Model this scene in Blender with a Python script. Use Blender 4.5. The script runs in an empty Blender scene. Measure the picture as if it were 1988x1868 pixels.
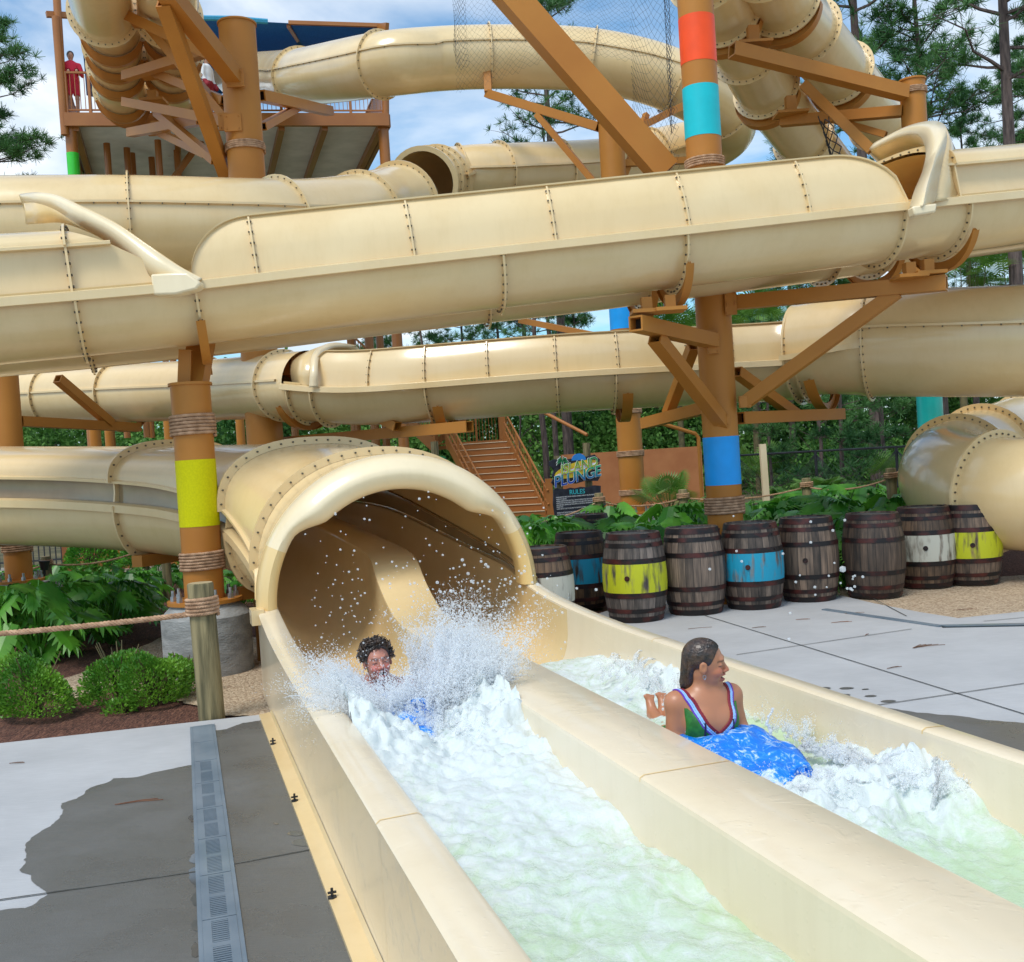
import bpy, math, random
import numpy as np
from mathutils import Vector, Matrix, noise
PI=math.pi; R=math.radians
V=Vector
SC=bpy.context.scene; COL=SC.collection
# ---------------------------------------------------------------- camera
IW,IH,FL=1988.0,1868.0,2050.0
CAM=V((0,0,1.8)); PITCH=math.atan(.0224); ROLL=R(3.6)
_f=V((0,math.cos(PITCH),-math.sin(PITCH))); _u0=V((0,math.sin(PITCH),math.cos(PITCH))); _r0=V((1,0,0))
CU=(_u0*math.cos(ROLL)+_r0*math.sin(ROLL)).normalized(); CR=(_r0*math.cos(ROLL)-_u0*math.sin(ROLL)).normalized()
cam=bpy.data.cameras.new('camera'); camo=bpy.data.objects.new('camera',cam); COL.objects.link(camo)
cam.sensor_width=36; cam.sensor_fit='HORIZONTAL'; cam.lens=FL/IW*36; cam.clip_end=2000; cam.clip_start=.05
M=Matrix((CR,CU,-_f)).transposed().to_4x4(); M.translation=CAM; camo.matrix_world=M
SC.camera=camo
def ray(x,y): return _f+CR*((x-IW/2)/FL)+CU*((IH/2-y)/FL)
def P(x,y,F): return CAM+ray(x,y)*F
def G(x,y,z=0.0):
    d=ray(x,y); return CAM+d*((z-CAM.z)/d.z)
def PZ(x,z,F):
    """point of picture column x at forward distance F and height z"""
    y=900.0
    for _ in range(6):
        p=P(x,y,F); y-=(z-p.z)/F*FL
    return P(x,y,F)
def px(p):
    d=p-CAM; F=d.dot(_f); return (IW/2+d.dot(CR)/F*FL, IH/2-d.dot(CU)/F*FL, F)
_h=ray(329,925); UH=V((_h.x,_h.y,0)).normalized(); VH=V((UH.y,-UH.x,0))
def Wf(v,t,z): return VH*v+UH*t+V((0,0,z))
def sm(a,b,x):
    t=min(1,max(0,(x-a)/(b-a))); return t*t*(3-2*t)
def lerp(a,b,t): return a+(b-a)*t
def interp(x,tab):
    if x<=tab[0][0]: return tab[0][1]
    for (a,fa),(b,fb) in zip(tab,tab[1:]):
        if x<=b: return fa+(fb-fa)*(x-a)/(b-a)
    return tab[-1][1]
# ---------------------------------------------------------------- mesh builder
class MB:
    def __init__(s): s.v=[]; s.f=[]; s.m=[]; s.mi=0
    def add(s,vs,fs):
        n=len(s.v); s.v.extend(vs); s.f.extend([tuple(i+n for i in f) for f in fs]); s.m.extend([s.mi]*len(fs))
    def grid(s,rows,closed=False,flip=False):
        n=len(s.v); k=len(rows[0])
        for r in rows: s.v.extend(r)
        for i in range(len(rows)-1):
            for j in range(k if closed else k-1):
                a=n+i*k+j; b=n+i*k+(j+1)%k; c=b+k; d=a+k
                s.f.append((a,d,c,b) if flip else (a,b,c,d)); s.m.append(s.mi)
    def box(s,c,sx,sy,sz,ax=None):
        c=V(c)
        if ax is None: ax=(V((1,0,0)),V((0,1,0)),V((0,0,1)))
        vs=[c+ax[0]*(sx/2*i)+ax[1]*(sy/2*j)+ax[2]*(sz/2*k) for i in(-1,1) for j in(-1,1) for k in(-1,1)]
        s.add(vs,[(0,1,3,2),(4,6,7,5),(0,4,5,1),(2,3,7,6),(0,2,6,4),(1,5,7,3)])
    def beam(s,p,q,w,h,up=None,hollow=False,dark=None):
        p=V(p);q=V(q);T=(q-p).normalized()
        up=V((0,0,1)) if up is None else V(up)
        if abs(T.dot(up))>.98: up=V((0,1,0))
        A=T.cross(up).normalized(); N=A.cross(T).normalized()
        def rect(c,w,h): return [c+A*(w/2)*i+N*(h/2)*j for i,j in((-1,-1),(1,-1),(1,1),(-1,1))]
        if not hollow:
            rows=[rect(p,w,h),rect(q,w,h)]
            n=len(s.v); s.grid(rows,closed=True,flip=True); s.f.append((n,n+1,n+2,n+3)); s.f.append((n+7,n+6,n+5,n+4)); s.m+= [s.mi]*2
        else:
            k=min(w,h)*.12; d=T*min(.12,w)
            rows=[rect(p+d,w-2*k,h-2*k),rect(p,w-2*k,h-2*k),rect(p,w,h),rect(q,w,h),rect(q,w-2*k,h-2*k),rect(q-d,w-2*k,h-2*k)]
            n=len(s.v); s.grid(rows,closed=True,flip=True)
            om=s.mi
            if dark is not None: s.mi=dark
            s.f.append((n,n+1,n+2,n+3)); s.f.append((n+23,n+22,n+21,n+20)); s.m+=[s.mi]*2; s.mi=om
    def cyl(s,p,q,r,r2=None,seg=16,caps=True,rings=1):
        p=V(p);q=V(q);r2=r if r2 is None else r2; T=(q-p).normalized()
        A=T.orthogonal().normalized(); B=T.cross(A)
        rows=[]
        for k in range(rings+1):
            t=k/rings; c=p.lerp(q,t); rr=r+(r2-r)*t
            rows.append([c+(A*math.cos(a)+B*math.sin(a))*rr for a in [2*PI*i/seg for i in range(seg)]])
        n=len(s.v); s.grid(rows,closed=True)
        if caps:
            s.f.append(tuple(reversed(range(n,n+seg)))); e=n+rings*seg; s.f.append(tuple(range(e,e+seg))); s.m+=[s.mi]*2
    def tube(s,pts,r,seg=8,caps=True):
        pts=[V(p) for p in pts]; rows=[]; A=None
        n0=len(s.v)
        for i,p in enumerate(pts):
            T=(pts[min(i+1,len(pts)-1)]-pts[max(i-1,0)]).normalized()
            if A is None: A=T.orthogonal().normalized()
            A=(A-T*A.dot(T)).normalized(); B=T.cross(A)
            rr=r[i] if hasattr(r,'__len__') else r
            rows.append([p+(A*math.cos(a)+B*math.sin(a))*rr for a in [2*PI*k/seg for k in range(seg)]])
        s.grid(rows,closed=True)
        if caps:
            s.f.append(tuple(reversed(range(n0,n0+seg)))); e=n0+(len(pts)-1)*seg; s.f.append(tuple(range(e,e+seg))); s.m+=[s.mi]*2
    def prism(s,poly,d):
        """poly: list of Vectors in a plane, d: thickness vector"""
        n=len(poly); s.add(list(poly)+[p+d for p in poly],[tuple(range(n)),tuple(reversed(range(n,2*n)))]+[(i,i+n,(i+1)%n+n,(i+1)%n) for i in range(n)])
    def ball(s,c,r,seg=10,ax=None,sc=(1,1,1)):
        c=V(c); rows=[]
        for i in range(seg//2+1):
            a=PI*i/(seg//2); rows.append([c+V((math.sin(a)*math.cos(b)*sc[0],math.sin(a)*math.sin(b)*sc[1],-math.cos(a)*sc[2]))*r for b in [2*PI*k/seg for k in range(seg)]])
        s.grid(rows,closed=True)
def setp(o,label=None,cat=None,group=None,kind=None):
    if label: o['label']=label
    if cat: o['category']=cat
    if group: o['group']=group
    if kind: o['kind']=kind
    return o
def link_mesh(name,me,mats,parent=None,loc=None,angle=40,smooth=True):
    for m in (mats if isinstance(mats,(list,tuple)) else [mats]): me.materials.append(m)
    if smooth:
        me.shade_smooth()
        if angle: me.set_sharp_from_angle(angle=R(angle))
    o=bpy.data.objects.new(name,me); COL.objects.link(o)
    if parent is not None: o.parent=parent
    elif loc is not None: o.location=loc
    return o
def origin(o):
    l=V((0,0,0))
    while o is not None: l+=V(o.location); o=o.parent
    return l
def obj(name,mb,mats,parent=None,angle=40,loc=None,label=None,smooth=True,local=False):
    """mb in world coordinates (unless local); stored relative to the parent's place"""
    me=bpy.data.meshes.new(name)
    if local: off=V((0,0,0))
    else: off=origin(parent) if parent is not None else (V(loc) if loc is not None else V((0,0,0)))
    me.from_pydata([V(v)-off for v in mb.v],[],mb.f)
    me.polygons.foreach_set('material_index',mb.m)
    me.update()
    o=link_mesh(name,me,mats,parent,loc,angle,smooth)
    if label: o['label']=label
    return o
def npmesh(name,Vv,Ff,mats,parent=None,loc=None,smooth=False,angle=None,mi=None,local=False):
    Vv=np.asarray(Vv,dtype=np.float32).reshape(-1,3); Ff=np.asarray(Ff,dtype=np.int32); k=Ff.shape[1]
    if not local:
        off=origin(parent) if parent is not None else (V(loc) if loc is not None else V((0,0,0)))
        Vv=Vv-np.array(off,dtype=np.float32)
    me=bpy.data.meshes.new(name); me.vertices.add(len(Vv)); me.vertices.foreach_set('co',Vv.ravel())
    me.loops.add(Ff.size); me.loops.foreach_set('vertex_index',Ff.ravel())
    me.polygons.add(len(Ff)); me.polygons.foreach_set('loop_start',np.arange(0,Ff.size,k,dtype=np.int32))
    if mi is not None: me.polygons.foreach_set('material_index',np.asarray(mi,dtype=np.int32))
    me.update(calc_edges=True); me.validate()
    return link_mesh(name,me,mats,parent,loc,angle,smooth)
def thing(name,label,cat,loc=(0,0,0),rz=0,group=None):
    o=bpy.data.objects.new(name,None); COL.objects.link(o); o.location=loc; o.rotation_euler=(0,0,rz)
    o.empty_display_size=.2
    return setp(o,label,cat,group,'thing')
def copy_tree(o,parent=None):
    c=o.copy(); COL.objects.link(c); c.parent=parent
    for ch in [x for x in bpy.data.objects if x.parent==o]: copy_tree(ch,c)
    return c
def copies(o):
    """children cached for quick repeats"""
    return [x for x in bpy.data.objects if x.parent==o]
def dup(o,kids,loc,rz=None,scale=None,label=None):
    c=o.copy(); COL.objects.link(c); c.location=loc
    if rz is not None: c.rotation_euler=(0,0,rz)
    if scale is not None: c.scale=(scale,)*3
    if label: c['label']=label
    for k in kids:
        d=k.copy(); COL.objects.link(d); d.parent=c
        for g in [x for x in k.children]:
            e=g.copy(); COL.objects.link(e); e.parent=d
    return c
def catmull(ctrl,n=10):
    """ctrl: list of Vectors -> smooth list"""
    c=[V(p) for p in ctrl]; c=[c[0]*2-c[1]]+c+[c[-1]*2-c[-2]]; out=[]
    for i in range(1,len(c)-2):
        p0,p1,p2,p3=c[i-1:i+3]
        for k in range(n):
            t=k/n; out.append(.5*((2*p1)+(p2-p0)*t+(2*p0-5*p1+4*p2-p3)*t*t+(3*p1-p0-3*p2+p3)*t**3))
    out.append(c[-2]); return out
class Path:
    def __init__(s,ctrl,n=10,raw=False):
        s.p=list(ctrl) if raw else catmull(ctrl,n); s.n=len(s.p); s.fr=[]
        s.L=[0]
        for i in range(1,s.n): s.L.append(s.L[-1]+(s.p[i]-s.p[i-1]).length)
        for i in range(s.n):
            T=(s.p[min(i+1,s.n-1)]-s.p[max(i-1,0)]).normalized()
            A=V((0,0,1)).cross(T).normalized(); N=T.cross(A)
            s.fr.append((s.p[i],T,A,N))
        s.X=[px(q)[0] for q in s.p]
    def at(s,i):
        i=max(0,min(s.n-1.001,i)); k=int(i); t=i-k
        return tuple(a.lerp(b,t) for a,b in zip(s.fr[k],s.fr[k+1]))
    def ix(s,x):
        for i in range(s.n-1):
            if (s.X[i]-x)*(s.X[i+1]-x)<=0 and s.X[i]!=s.X[i+1]: return i+(x-s.X[i])/(s.X[i+1]-s.X[i])
        return 0 if abs(s.X[0]-x)<abs(s.X[-1]-x) else s.n-1.001
    def atx(s,x): return s.at(s.ix(x))
def pt(fr,a,h): return fr[0]+fr[2]*a+fr[3]*h
def sweep(mb,path,prof,i0=0,i1=None,closed=False,flip=False):
    """prof(i) or list -> (away, up) pairs"""
    i1=path.n-1 if i1 is None else i1
    idx=[i0]+[k for k in range(int(i0)+1,int(math.ceil(i1)))]+[i1]
    rows=[]
    for i in idx:
        fr=path.at(i); pr=prof(i) if callable(prof) else prof
        rows.append([pt(fr,a,h) for a,h in pr])
    mb.grid(rows,closed=closed,flip=flip)
def arc(cx,cz,r,a0,a1,n): return [(cx+r*math.cos(R(a0+(a1-a0)*k/n)),cz+r*math.sin(R(a0+(a1-a0)*k/n))) for k in range(n+1)]
# ---------------------------------------------------------------- materials
def newmat(name):
    m=bpy.data.materials.new(name); m.use_nodes=True; nt=m.node_tree; b=nt.nodes['Principled BSDF']; return m,nt,b
def N(nt,t,**k):
    n=nt.nodes.new(t)
    for a,v in k.items():
        if a in n.inputs.keys() if isinstance(a,str) else False: n.inputs[a].default_value=v
        else: setattr(n,a,v)
    return n
def inp(n,**k):
    for a,v in k.items(): n.inputs[a.replace('_',' ')].default_value=v
    return n
def noise_mat(name,c1,c2,scale=3,rough=.5,detail=4,bump=0,bscale=None,spec=.5,coat=0,stretch=(1,1,1),rvar=0,trans=0,metal=0,lo=.35,hi=.65,coatr=.08,sheen=0):
    m,nt,b=newmat(name); L=nt.links.new
    tc=N(nt,'ShaderNodeTexCoord'); mp=N(nt,'ShaderNodeMapping'); mp.inputs['Scale'].default_value=stretch
    L(tc.outputs['Object'],mp.inputs['Vector'])
    n=N(nt,'ShaderNodeTexNoise'); n.inputs['Scale'].default_value=scale; n.inputs['Detail'].default_value=detail
    L(mp.outputs['Vector'],n.inputs['Vector'])
    cr=N(nt,'ShaderNodeValToRGB'); cr.color_ramp.elements[0].position=lo; cr.color_ramp.elements[1].position=hi
    cr.color_ramp.elements[0].color=(*c1,1); cr.color_ramp.elements[1].color=(*c2,1)
    L(n.outputs['Fac'],cr.inputs['Fac']); L(cr.outputs['Color'],b.inputs['Base Color'])
    b.inputs['Roughness'].default_value=rough; b.inputs['Metallic'].default_value=metal
    b.inputs['Specular IOR Level'].default_value=spec
    if coat: b.inputs['Coat Weight'].default_value=coat; b.inputs['Coat Roughness'].default_value=coatr
    if rvar:
        mr=N(nt,'ShaderNodeMapRange'); mr.inputs['To Min'].default_value=max(0.02,rough-rvar); mr.inputs['To Max'].default_value=rough+rvar
        L(n.outputs['Fac'],mr.inputs['Value']); L(mr.outputs['Result'],b.inputs['Roughness'])
    if bump:
        n2=N(nt,'ShaderNodeTexNoise'); n2.inputs['Scale'].default_value=bscale or scale*6; n2.inputs['Detail'].default_value=3
        L(mp.outputs['Vector'],n2.inputs['Vector']); bp=N(nt,'ShaderNodeBump'); bp.inputs['Strength'].default_value=bump; bp.inputs['Distance'].default_value=.02
        L(n2.outputs['Fac'],bp.inputs['Height']); L(bp.outputs['Normal'],b.inputs['Normal'])
    if trans:
        # thin leaves let light through
        out=nt.nodes['Material Output']; tr=N(nt,'ShaderNodeBsdfTranslucent'); mx=N(nt,'ShaderNodeMixShader'); mx.inputs['Fac'].default_value=trans
        L(cr.outputs['Color'],tr.inputs['Color']); L(b.outputs['BSDF'],mx.inputs[1]); L(tr.outputs['BSDF'],mx.inputs[2]); L(mx.outputs['Shader'],out.inputs['Surface'])
    return m
MT={}
# fibreglass: cream gel coat with faint waviness
def slide_mat(name,c1,c2,rough,coat,bump=.06):
    m=noise_mat(name,c1,c2,scale=1.3,rough=rough,bump=bump,bscale=5,coat=coat,rvar=.06,detail=5); nt=m.node_tree; b=nt.nodes['Principled BSDF']; L=nt.links.new
    # faint runs and water marks down the shells
    src=b.inputs['Base Color'].links[0].from_socket; tc=N(nt,'ShaderNodeTexCoord'); mp=N(nt,'ShaderNodeMapping'); mp.inputs['Scale'].default_value=(7,7,.7); L(tc.outputs['Object'],mp.inputs['Vector'])
    n=N(nt,'ShaderNodeTexNoise'); n.inputs['Scale'].default_value=1.6; n.inputs['Detail'].default_value=7; n.inputs['Roughness'].default_value=.65; L(mp.outputs['Vector'],n.inputs['Vector'])
    cr=N(nt,'ShaderNodeValToRGB'); cr.color_ramp.elements[0].position=.34; cr.color_ramp.elements[1].position=.52; cr.color_ramp.elements[0].color=(.83,.80,.74,1); cr.color_ramp.elements[1].color=(1,1,1,1); L(n.outputs['Fac'],cr.inputs['Fac'])
    mx=N(nt,'ShaderNodeMix',data_type='RGBA',blend_type='MULTIPLY'); mx.inputs[0].default_value=.16; L(src,mx.inputs[6]); L(cr.outputs['Color'],mx.inputs[7]); L(mx.outputs[2],b.inputs['Base Color']); return m
MT['slide']=slide_mat('cream_fibreglass',(.765,.555,.28),(.805,.61,.335),.24,.5)
MT['slide_in']=slide_mat('tan_fibreglass_inside',(.77,.54,.23),(.81,.59,.28),.34,.25)  # inside copy of the cream; warm bounced light put into its colour
MT['slide_wet']=slide_mat('cream_fibreglass_wet',(.74,.59,.38),(.80,.66,.45),.3,.35,.10)
def wet_slide():
    m=slide_mat('cream_fibreglass_wet',(.79,.655,.455),(.83,.70,.51),.30,.3,.05); nt=m.node_tree; b=nt.nodes['Principled BSDF']; L=nt.links.new
    tc=N(nt,'ShaderNodeTexCoord'); v=N(nt,'ShaderNodeTexVoronoi'); v.inputs['Scale'].default_value=38; L(tc.outputs['Object'],v.inputs['Vector'])
    n=N(nt,'ShaderNodeTexNoise'); n.inputs['Scale'].default_value=3.2; n.inputs['Detail'].default_value=7; n.inputs['Distortion'].default_value=.8; L(tc.outputs['Object'],n.inputs['Vector'])
    mr=N(nt,'ShaderNodeMapRange'); mr.inputs['From Min'].default_value=0; mr.inputs['From Max'].default_value=.32; mr.inputs['To Min'].default_value=1; mr.inputs['To Max'].default_value=0; L(v.outputs['Distance'],mr.inputs['Value'])
    wn=N(nt,'ShaderNodeMath',operation='GREATER_THAN'); wn.inputs[1].default_value=.62; sp=N(nt,'ShaderNodeSeparateColor'); L(v.outputs['Color'],sp.inputs['Color']); L(sp.outputs['Green'],wn.inputs[0])
    ml=N(nt,'ShaderNodeMath',operation='MULTIPLY'); L(mr.outputs['Result'],ml.inputs[0]); L(wn.outputs[0],ml.inputs[1])
    pd=N(nt,'ShaderNodeMapRange'); pd.inputs['From Min'].default_value=.56; pd.inputs['From Max'].default_value=.60; pd.inputs['To Min'].default_value=0; pd.inputs['To Max'].default_value=1; L(n.outputs['Fac'],pd.inputs['Value'])
    ad=N(nt,'ShaderNodeMath',operation='ADD'); L(ml.outputs[0],ad.inputs[0]); L(pd.outputs['Result'],ad.inputs[1])
    bp=N(nt,'ShaderNodeBump'); bp.inputs['Strength'].default_value=.4; bp.inputs['Distance'].default_value=.0018; L(ad.outputs[0],bp.inputs['Height']); L(bp.outputs['Normal'],b.inputs['Normal']); L(bp.outputs['Normal'],b.inputs['Coat Normal'])
    cw=N(nt,'ShaderNodeMath',operation='MULTIPLY_ADD'); cw.inputs[1].default_value=.6; cw.inputs[2].default_value=.25; L(pd.outputs['Result'],cw.inputs[0]); b.inputs['Coat Weight'].default_value=.4
    return m
MT['slide_wet']=wet_slide()
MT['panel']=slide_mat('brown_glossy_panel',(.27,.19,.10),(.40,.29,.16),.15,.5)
MT['lip']=slide_mat('pale_cream_lip',(.83,.67,.42),(.87,.72,.48),.3,.3,.02)
MT['bolt']=noise_mat('bolt_metal',(.10,.085,.06),(.18,.15,.11),scale=20,rough=.45,metal=.6)
MT['zinc']=noise_mat('zinc_bolt',(.35,.37,.4),(.5,.52,.55),scale=20,rough=.35,metal=.9)
MT['steel']=noise_mat('tan_painted_steel',(.435,.165,.026),(.49,.20,.034),scale=1.2,rough=.5,coat=.04,rvar=.05,bump=.02,bscale=30,spec=.3)
MT['steel_dark']=noise_mat('brown_painted_steel',(.34,.115,.018),(.39,.14,.024),scale=1.5,rough=.4,coat=.15)
MT['stair']=noise_mat('brown_stair_steel',(.37,.135,.032),(.42,.16,.042),scale=1.2,rough=.5,coat=.04,spec=.3)
MT['hole']=noise_mat('dark_hollow',(.02,.015,.01),(.03,.02,.015),rough=.9)  # near-black inset faces paint the shade inside the open beam ends
def flat(name,c,rough=.35,coat=.2,var=.06):
    return noise_mat(name,tuple(x*(1-var) for x in c),tuple(min(1,x*(1+var)) for x in c),scale=4,rough=rough,coat=coat)
MT['yellow']=noise_mat('yellow_band',(.60,.57,.0),(.68,.64,.0),scale=60,rough=.6,spec=.2)
MT['orange']=flat('orange_band',(.95,.075,.0),.45,0); MT['cyan']=flat('turquoise_band',(.0,.52,.60),.45,0); MT['blue']=flat('blue_band',(.0,.34,.88),.45,0)
MT['green']=flat('green_band',(.04,.60,.03)); MT['teal']=flat('teal_band',(.0,.36,.35))
MT['galv']=noise_mat('galvanised_corrugated',(.66,.68,.64),(.78,.79,.75),scale=2,rough=.5,metal=.0)
MT['sail']=noise_mat('navy_shade_cloth',(.03,.17,.38),(.045,.22,.48),scale=30,rough=.85,bump=.2,bscale=200,trans=.4)
MT['sail_top']=noise_mat('blue_cloth_edge',(.03,.25,.42),(.05,.32,.5),scale=30,rough=.85)
MT['wall']=noise_mat('terracotta_stucco',(.36,.13,.045),(.44,.175,.065),scale=1.5,rough=.85,bump=.3,bscale=80)
MT['black']=noise_mat('black_paint',(.012,.013,.015),(.03,.03,.035),scale=5,rough=.45)
MT['white']=flat('white_cloth',(.8,.8,.8),.8,0); MT['red']=flat('red_cloth',(.62,.02,.05),.8,0)
MT['concrete_ped']=noise_mat('grey_cast_concrete',(.22,.22,.21),(.36,.355,.34),scale=5,rough=.85,bump=.4,bscale=30,stretch=(1,1,2.5))
MT['needles_dry']=noise_mat('dry_pine_needle',(.16,.06,.03),(.28,.12,.06),scale=9,rough=.9)
MT['twig']=noise_mat('twig_brown',(.12,.06,.035),(.22,.11,.06),scale=9,rough=.9)
# concrete paving with broom finish and joints
def concrete(name,c1,c2,rough,wet=False):
    m,nt,b=newmat(name); L=nt.links.new
    tc=N(nt,'ShaderNodeTexCoord'); n=N(nt,'ShaderNodeTexNoise'); n.inputs['Scale'].default_value=1.1; n.inputs['Detail'].default_value=8; n.inputs['Roughness'].default_value=.62
    L(tc.outputs['Object'],n.inputs['Vector']); cr=N(nt,'ShaderNodeValToRGB'); cr.color_ramp.elements[0].position=.3; cr.color_ramp.elements[1].position=.7
    cr.color_ramp.elements[0].color=(*c1,1); cr.color_ramp.elements[1].color=(*c2,1); L(n.outputs['Fac'],cr.inputs['Fac'])
    mp=N(nt,'ShaderNodeMapping'); mp.inputs['Rotation'].default_value=(0,0,-math.atan2(VH.y,VH.x)); mp.inputs['Scale'].default_value=(1.2,26,1); L(tc.outputs['Object'],mp.inputs['Vector'])
    s=N(nt,'ShaderNodeTexNoise'); s.inputs['Scale'].default_value=5; s.inputs['Detail'].default_value=3; L(mp.outputs['Vector'],s.inputs['Vector'])
    mx=N(nt,'ShaderNodeMix',data_type='RGBA',blend_type='MULTIPLY'); mx.inputs[0].default_value=.35
    cr2=N(nt,'ShaderNodeValToRGB'); cr2.color_ramp.elements[0].position=.35; cr2.color_ramp.elements[1].position=.62; cr2.color_ramp.elements[0].color=(.72,.72,.72,1); cr2.color_ramp.elements[1].color=(1,1,1,1)
    L(s.outputs['Fac'],cr2.inputs['Fac']); L(cr.outputs['Color'],mx.inputs[6]); L(cr2.outputs['Color'],mx.inputs[7]); L(mx.outputs[2],b.inputs['Base Color'])
    b.inputs['Roughness'].default_value=rough
    g=N(nt,'ShaderNodeTexNoise'); g.inputs['Scale'].default_value=160; L(tc.outputs['Object'],g.inputs['Vector'])
    ad=N(nt,'ShaderNodeMath',operation='ADD'); L(g.outputs['Fac'],ad.inputs[0]); L(s.outputs['Fac'],ad.inputs[1])
    bp=N(nt,'ShaderNodeBump'); bp.inputs['Strength'].default_value=.25; bp.inputs['Distance'].default_value=.004; L(ad.outputs[0],bp.inputs['Height']); L(bp.outputs['Normal'],b.inputs['Normal'])
    if wet:
        mr=N(nt,'ShaderNodeMapRange'); mr.inputs['From Min'].default_value=.35; mr.inputs['From Max'].default_value=.7; mr.inputs['To Min'].default_value=.16; mr.inputs['To Max'].default_value=.62
        L(n.outputs['Fac'],mr.inputs['Value']); L(mr.outputs['Result'],b.inputs['Roughness'])
    return m
MT['conc']=concrete('dry_concrete',(.40,.40,.405),(.50,.50,.505),.8)
MT['conc_wet']=concrete('wet_concrete',(.105,.105,.10),(.155,.15,.14),.35,True)
MT['joint']=noise_mat('joint_dark',(.05,.05,.045),(.12,.12,.11),scale=8,rough=.9)
# planting bed ground: pine straw mulch and gravel
def ground_mat():
    m,nt,b=newmat('pine_straw_and_gravel_ground'); L=nt.links.new
    tc=N(nt,'ShaderNodeTexCoord')
    mp=N(nt,'ShaderNodeMapping'); mp.inputs['Rotation'].default_value=(0,0,.6); mp.inputs['Scale'].default_value=(6,1.2,1); L(tc.outputs['Object'],mp.inputs['Vector'])
    w=N(nt,'ShaderNodeTexNoise'); w.inputs['Scale'].default_value=7; w.inputs['Detail'].default_value=6; w.inputs['Distortion'].default_value=2.5; L(mp.outputs['Vector'],w.inputs['Vector'])
    cr=N(nt,'ShaderNodeValToRGB'); e=cr.color_ramp.elements; e[0].position=.36; e[0].color=(.045,.016,.01,1); e[1].position=.66; e[1].color=(.26,.115,.07,1); x=cr.color_ramp.elements.new(.5); x.color=(.13,.05,.03,1)
    L(w.outputs['Fac'],cr.inputs['Fac']); L(cr.outputs['Color'],b.inputs['Base Color']); b.inputs['Roughness'].default_value=.95
    bp=N(nt,'ShaderNodeBump'); bp.inputs['Strength'].default_value=.9; bp.inputs['Distance'].default_value=.03; L(w.outputs['Fac'],bp.inputs['Height']); L(bp.outputs['Normal'],b.inputs['Normal'])
    return m
MT['mulch']=ground_mat()
def gravel_mat():
    m,nt,b=newmat('tan_pea_gravel'); L=nt.links.new; tc=N(nt,'ShaderNodeTexCoord')
    v=N(nt,'ShaderNodeTexVoronoi'); v.inputs['Scale'].default_value=55; L(tc.outputs['Object'],v.inputs['Vector'])
    cr=N(nt,'ShaderNodeValToRGB'); e=cr.color_ramp.elements; e[0].color=(.30,.20,.125,1); e[1].color=(.62,.49,.34,1)
    sp=N(nt,'ShaderNodeSeparateColor'); L(v.outputs['Color'],sp.inputs['Color']); L(sp.outputs['Red'],cr.inputs['Fac'])
    L(cr.outputs['Color'],b.inputs['Base Color']); b.inputs['Roughness'].default_value=.85
    bp=N(nt,'ShaderNodeBump'); bp.inputs['Strength'].default_value=.9; bp.inputs['Distance'].default_value=.015; bp.invert=True; L(v.outputs['Distance'],bp.inputs['Height']); L(bp.outputs['Normal'],b.inputs['Normal'])
    return m
MT['gravel']=gravel_mat()
MT['grate']=noise_mat('grey_plastic_grate',(.13,.175,.22),(.19,.235,.28),scale=3,rough=.4,coat=.2)
MT['grate_hole']=noise_mat('drain_dark',(.02,.03,.035),(.04,.05,.055),scale=3,rough=.7)
def rope_mat():
    return noise_mat('tan_twisted_rope',(.34,.19,.105),(.58,.36,.22),scale=14,rough=.9,bump=.4,bscale=120)
MT['rope']=rope_mat()
MT['post']=noise_mat('weathered_green_brown_timber',(.10,.085,.04),(.30,.24,.12),scale=4,rough=.85,bump=.5,bscale=20,stretch=(5,5,.5),detail=8)
MT['post_top']=noise_mat('sawn_timber_end',(.30,.22,.11),(.48,.37,.2),scale=10,rough=.8)
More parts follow.
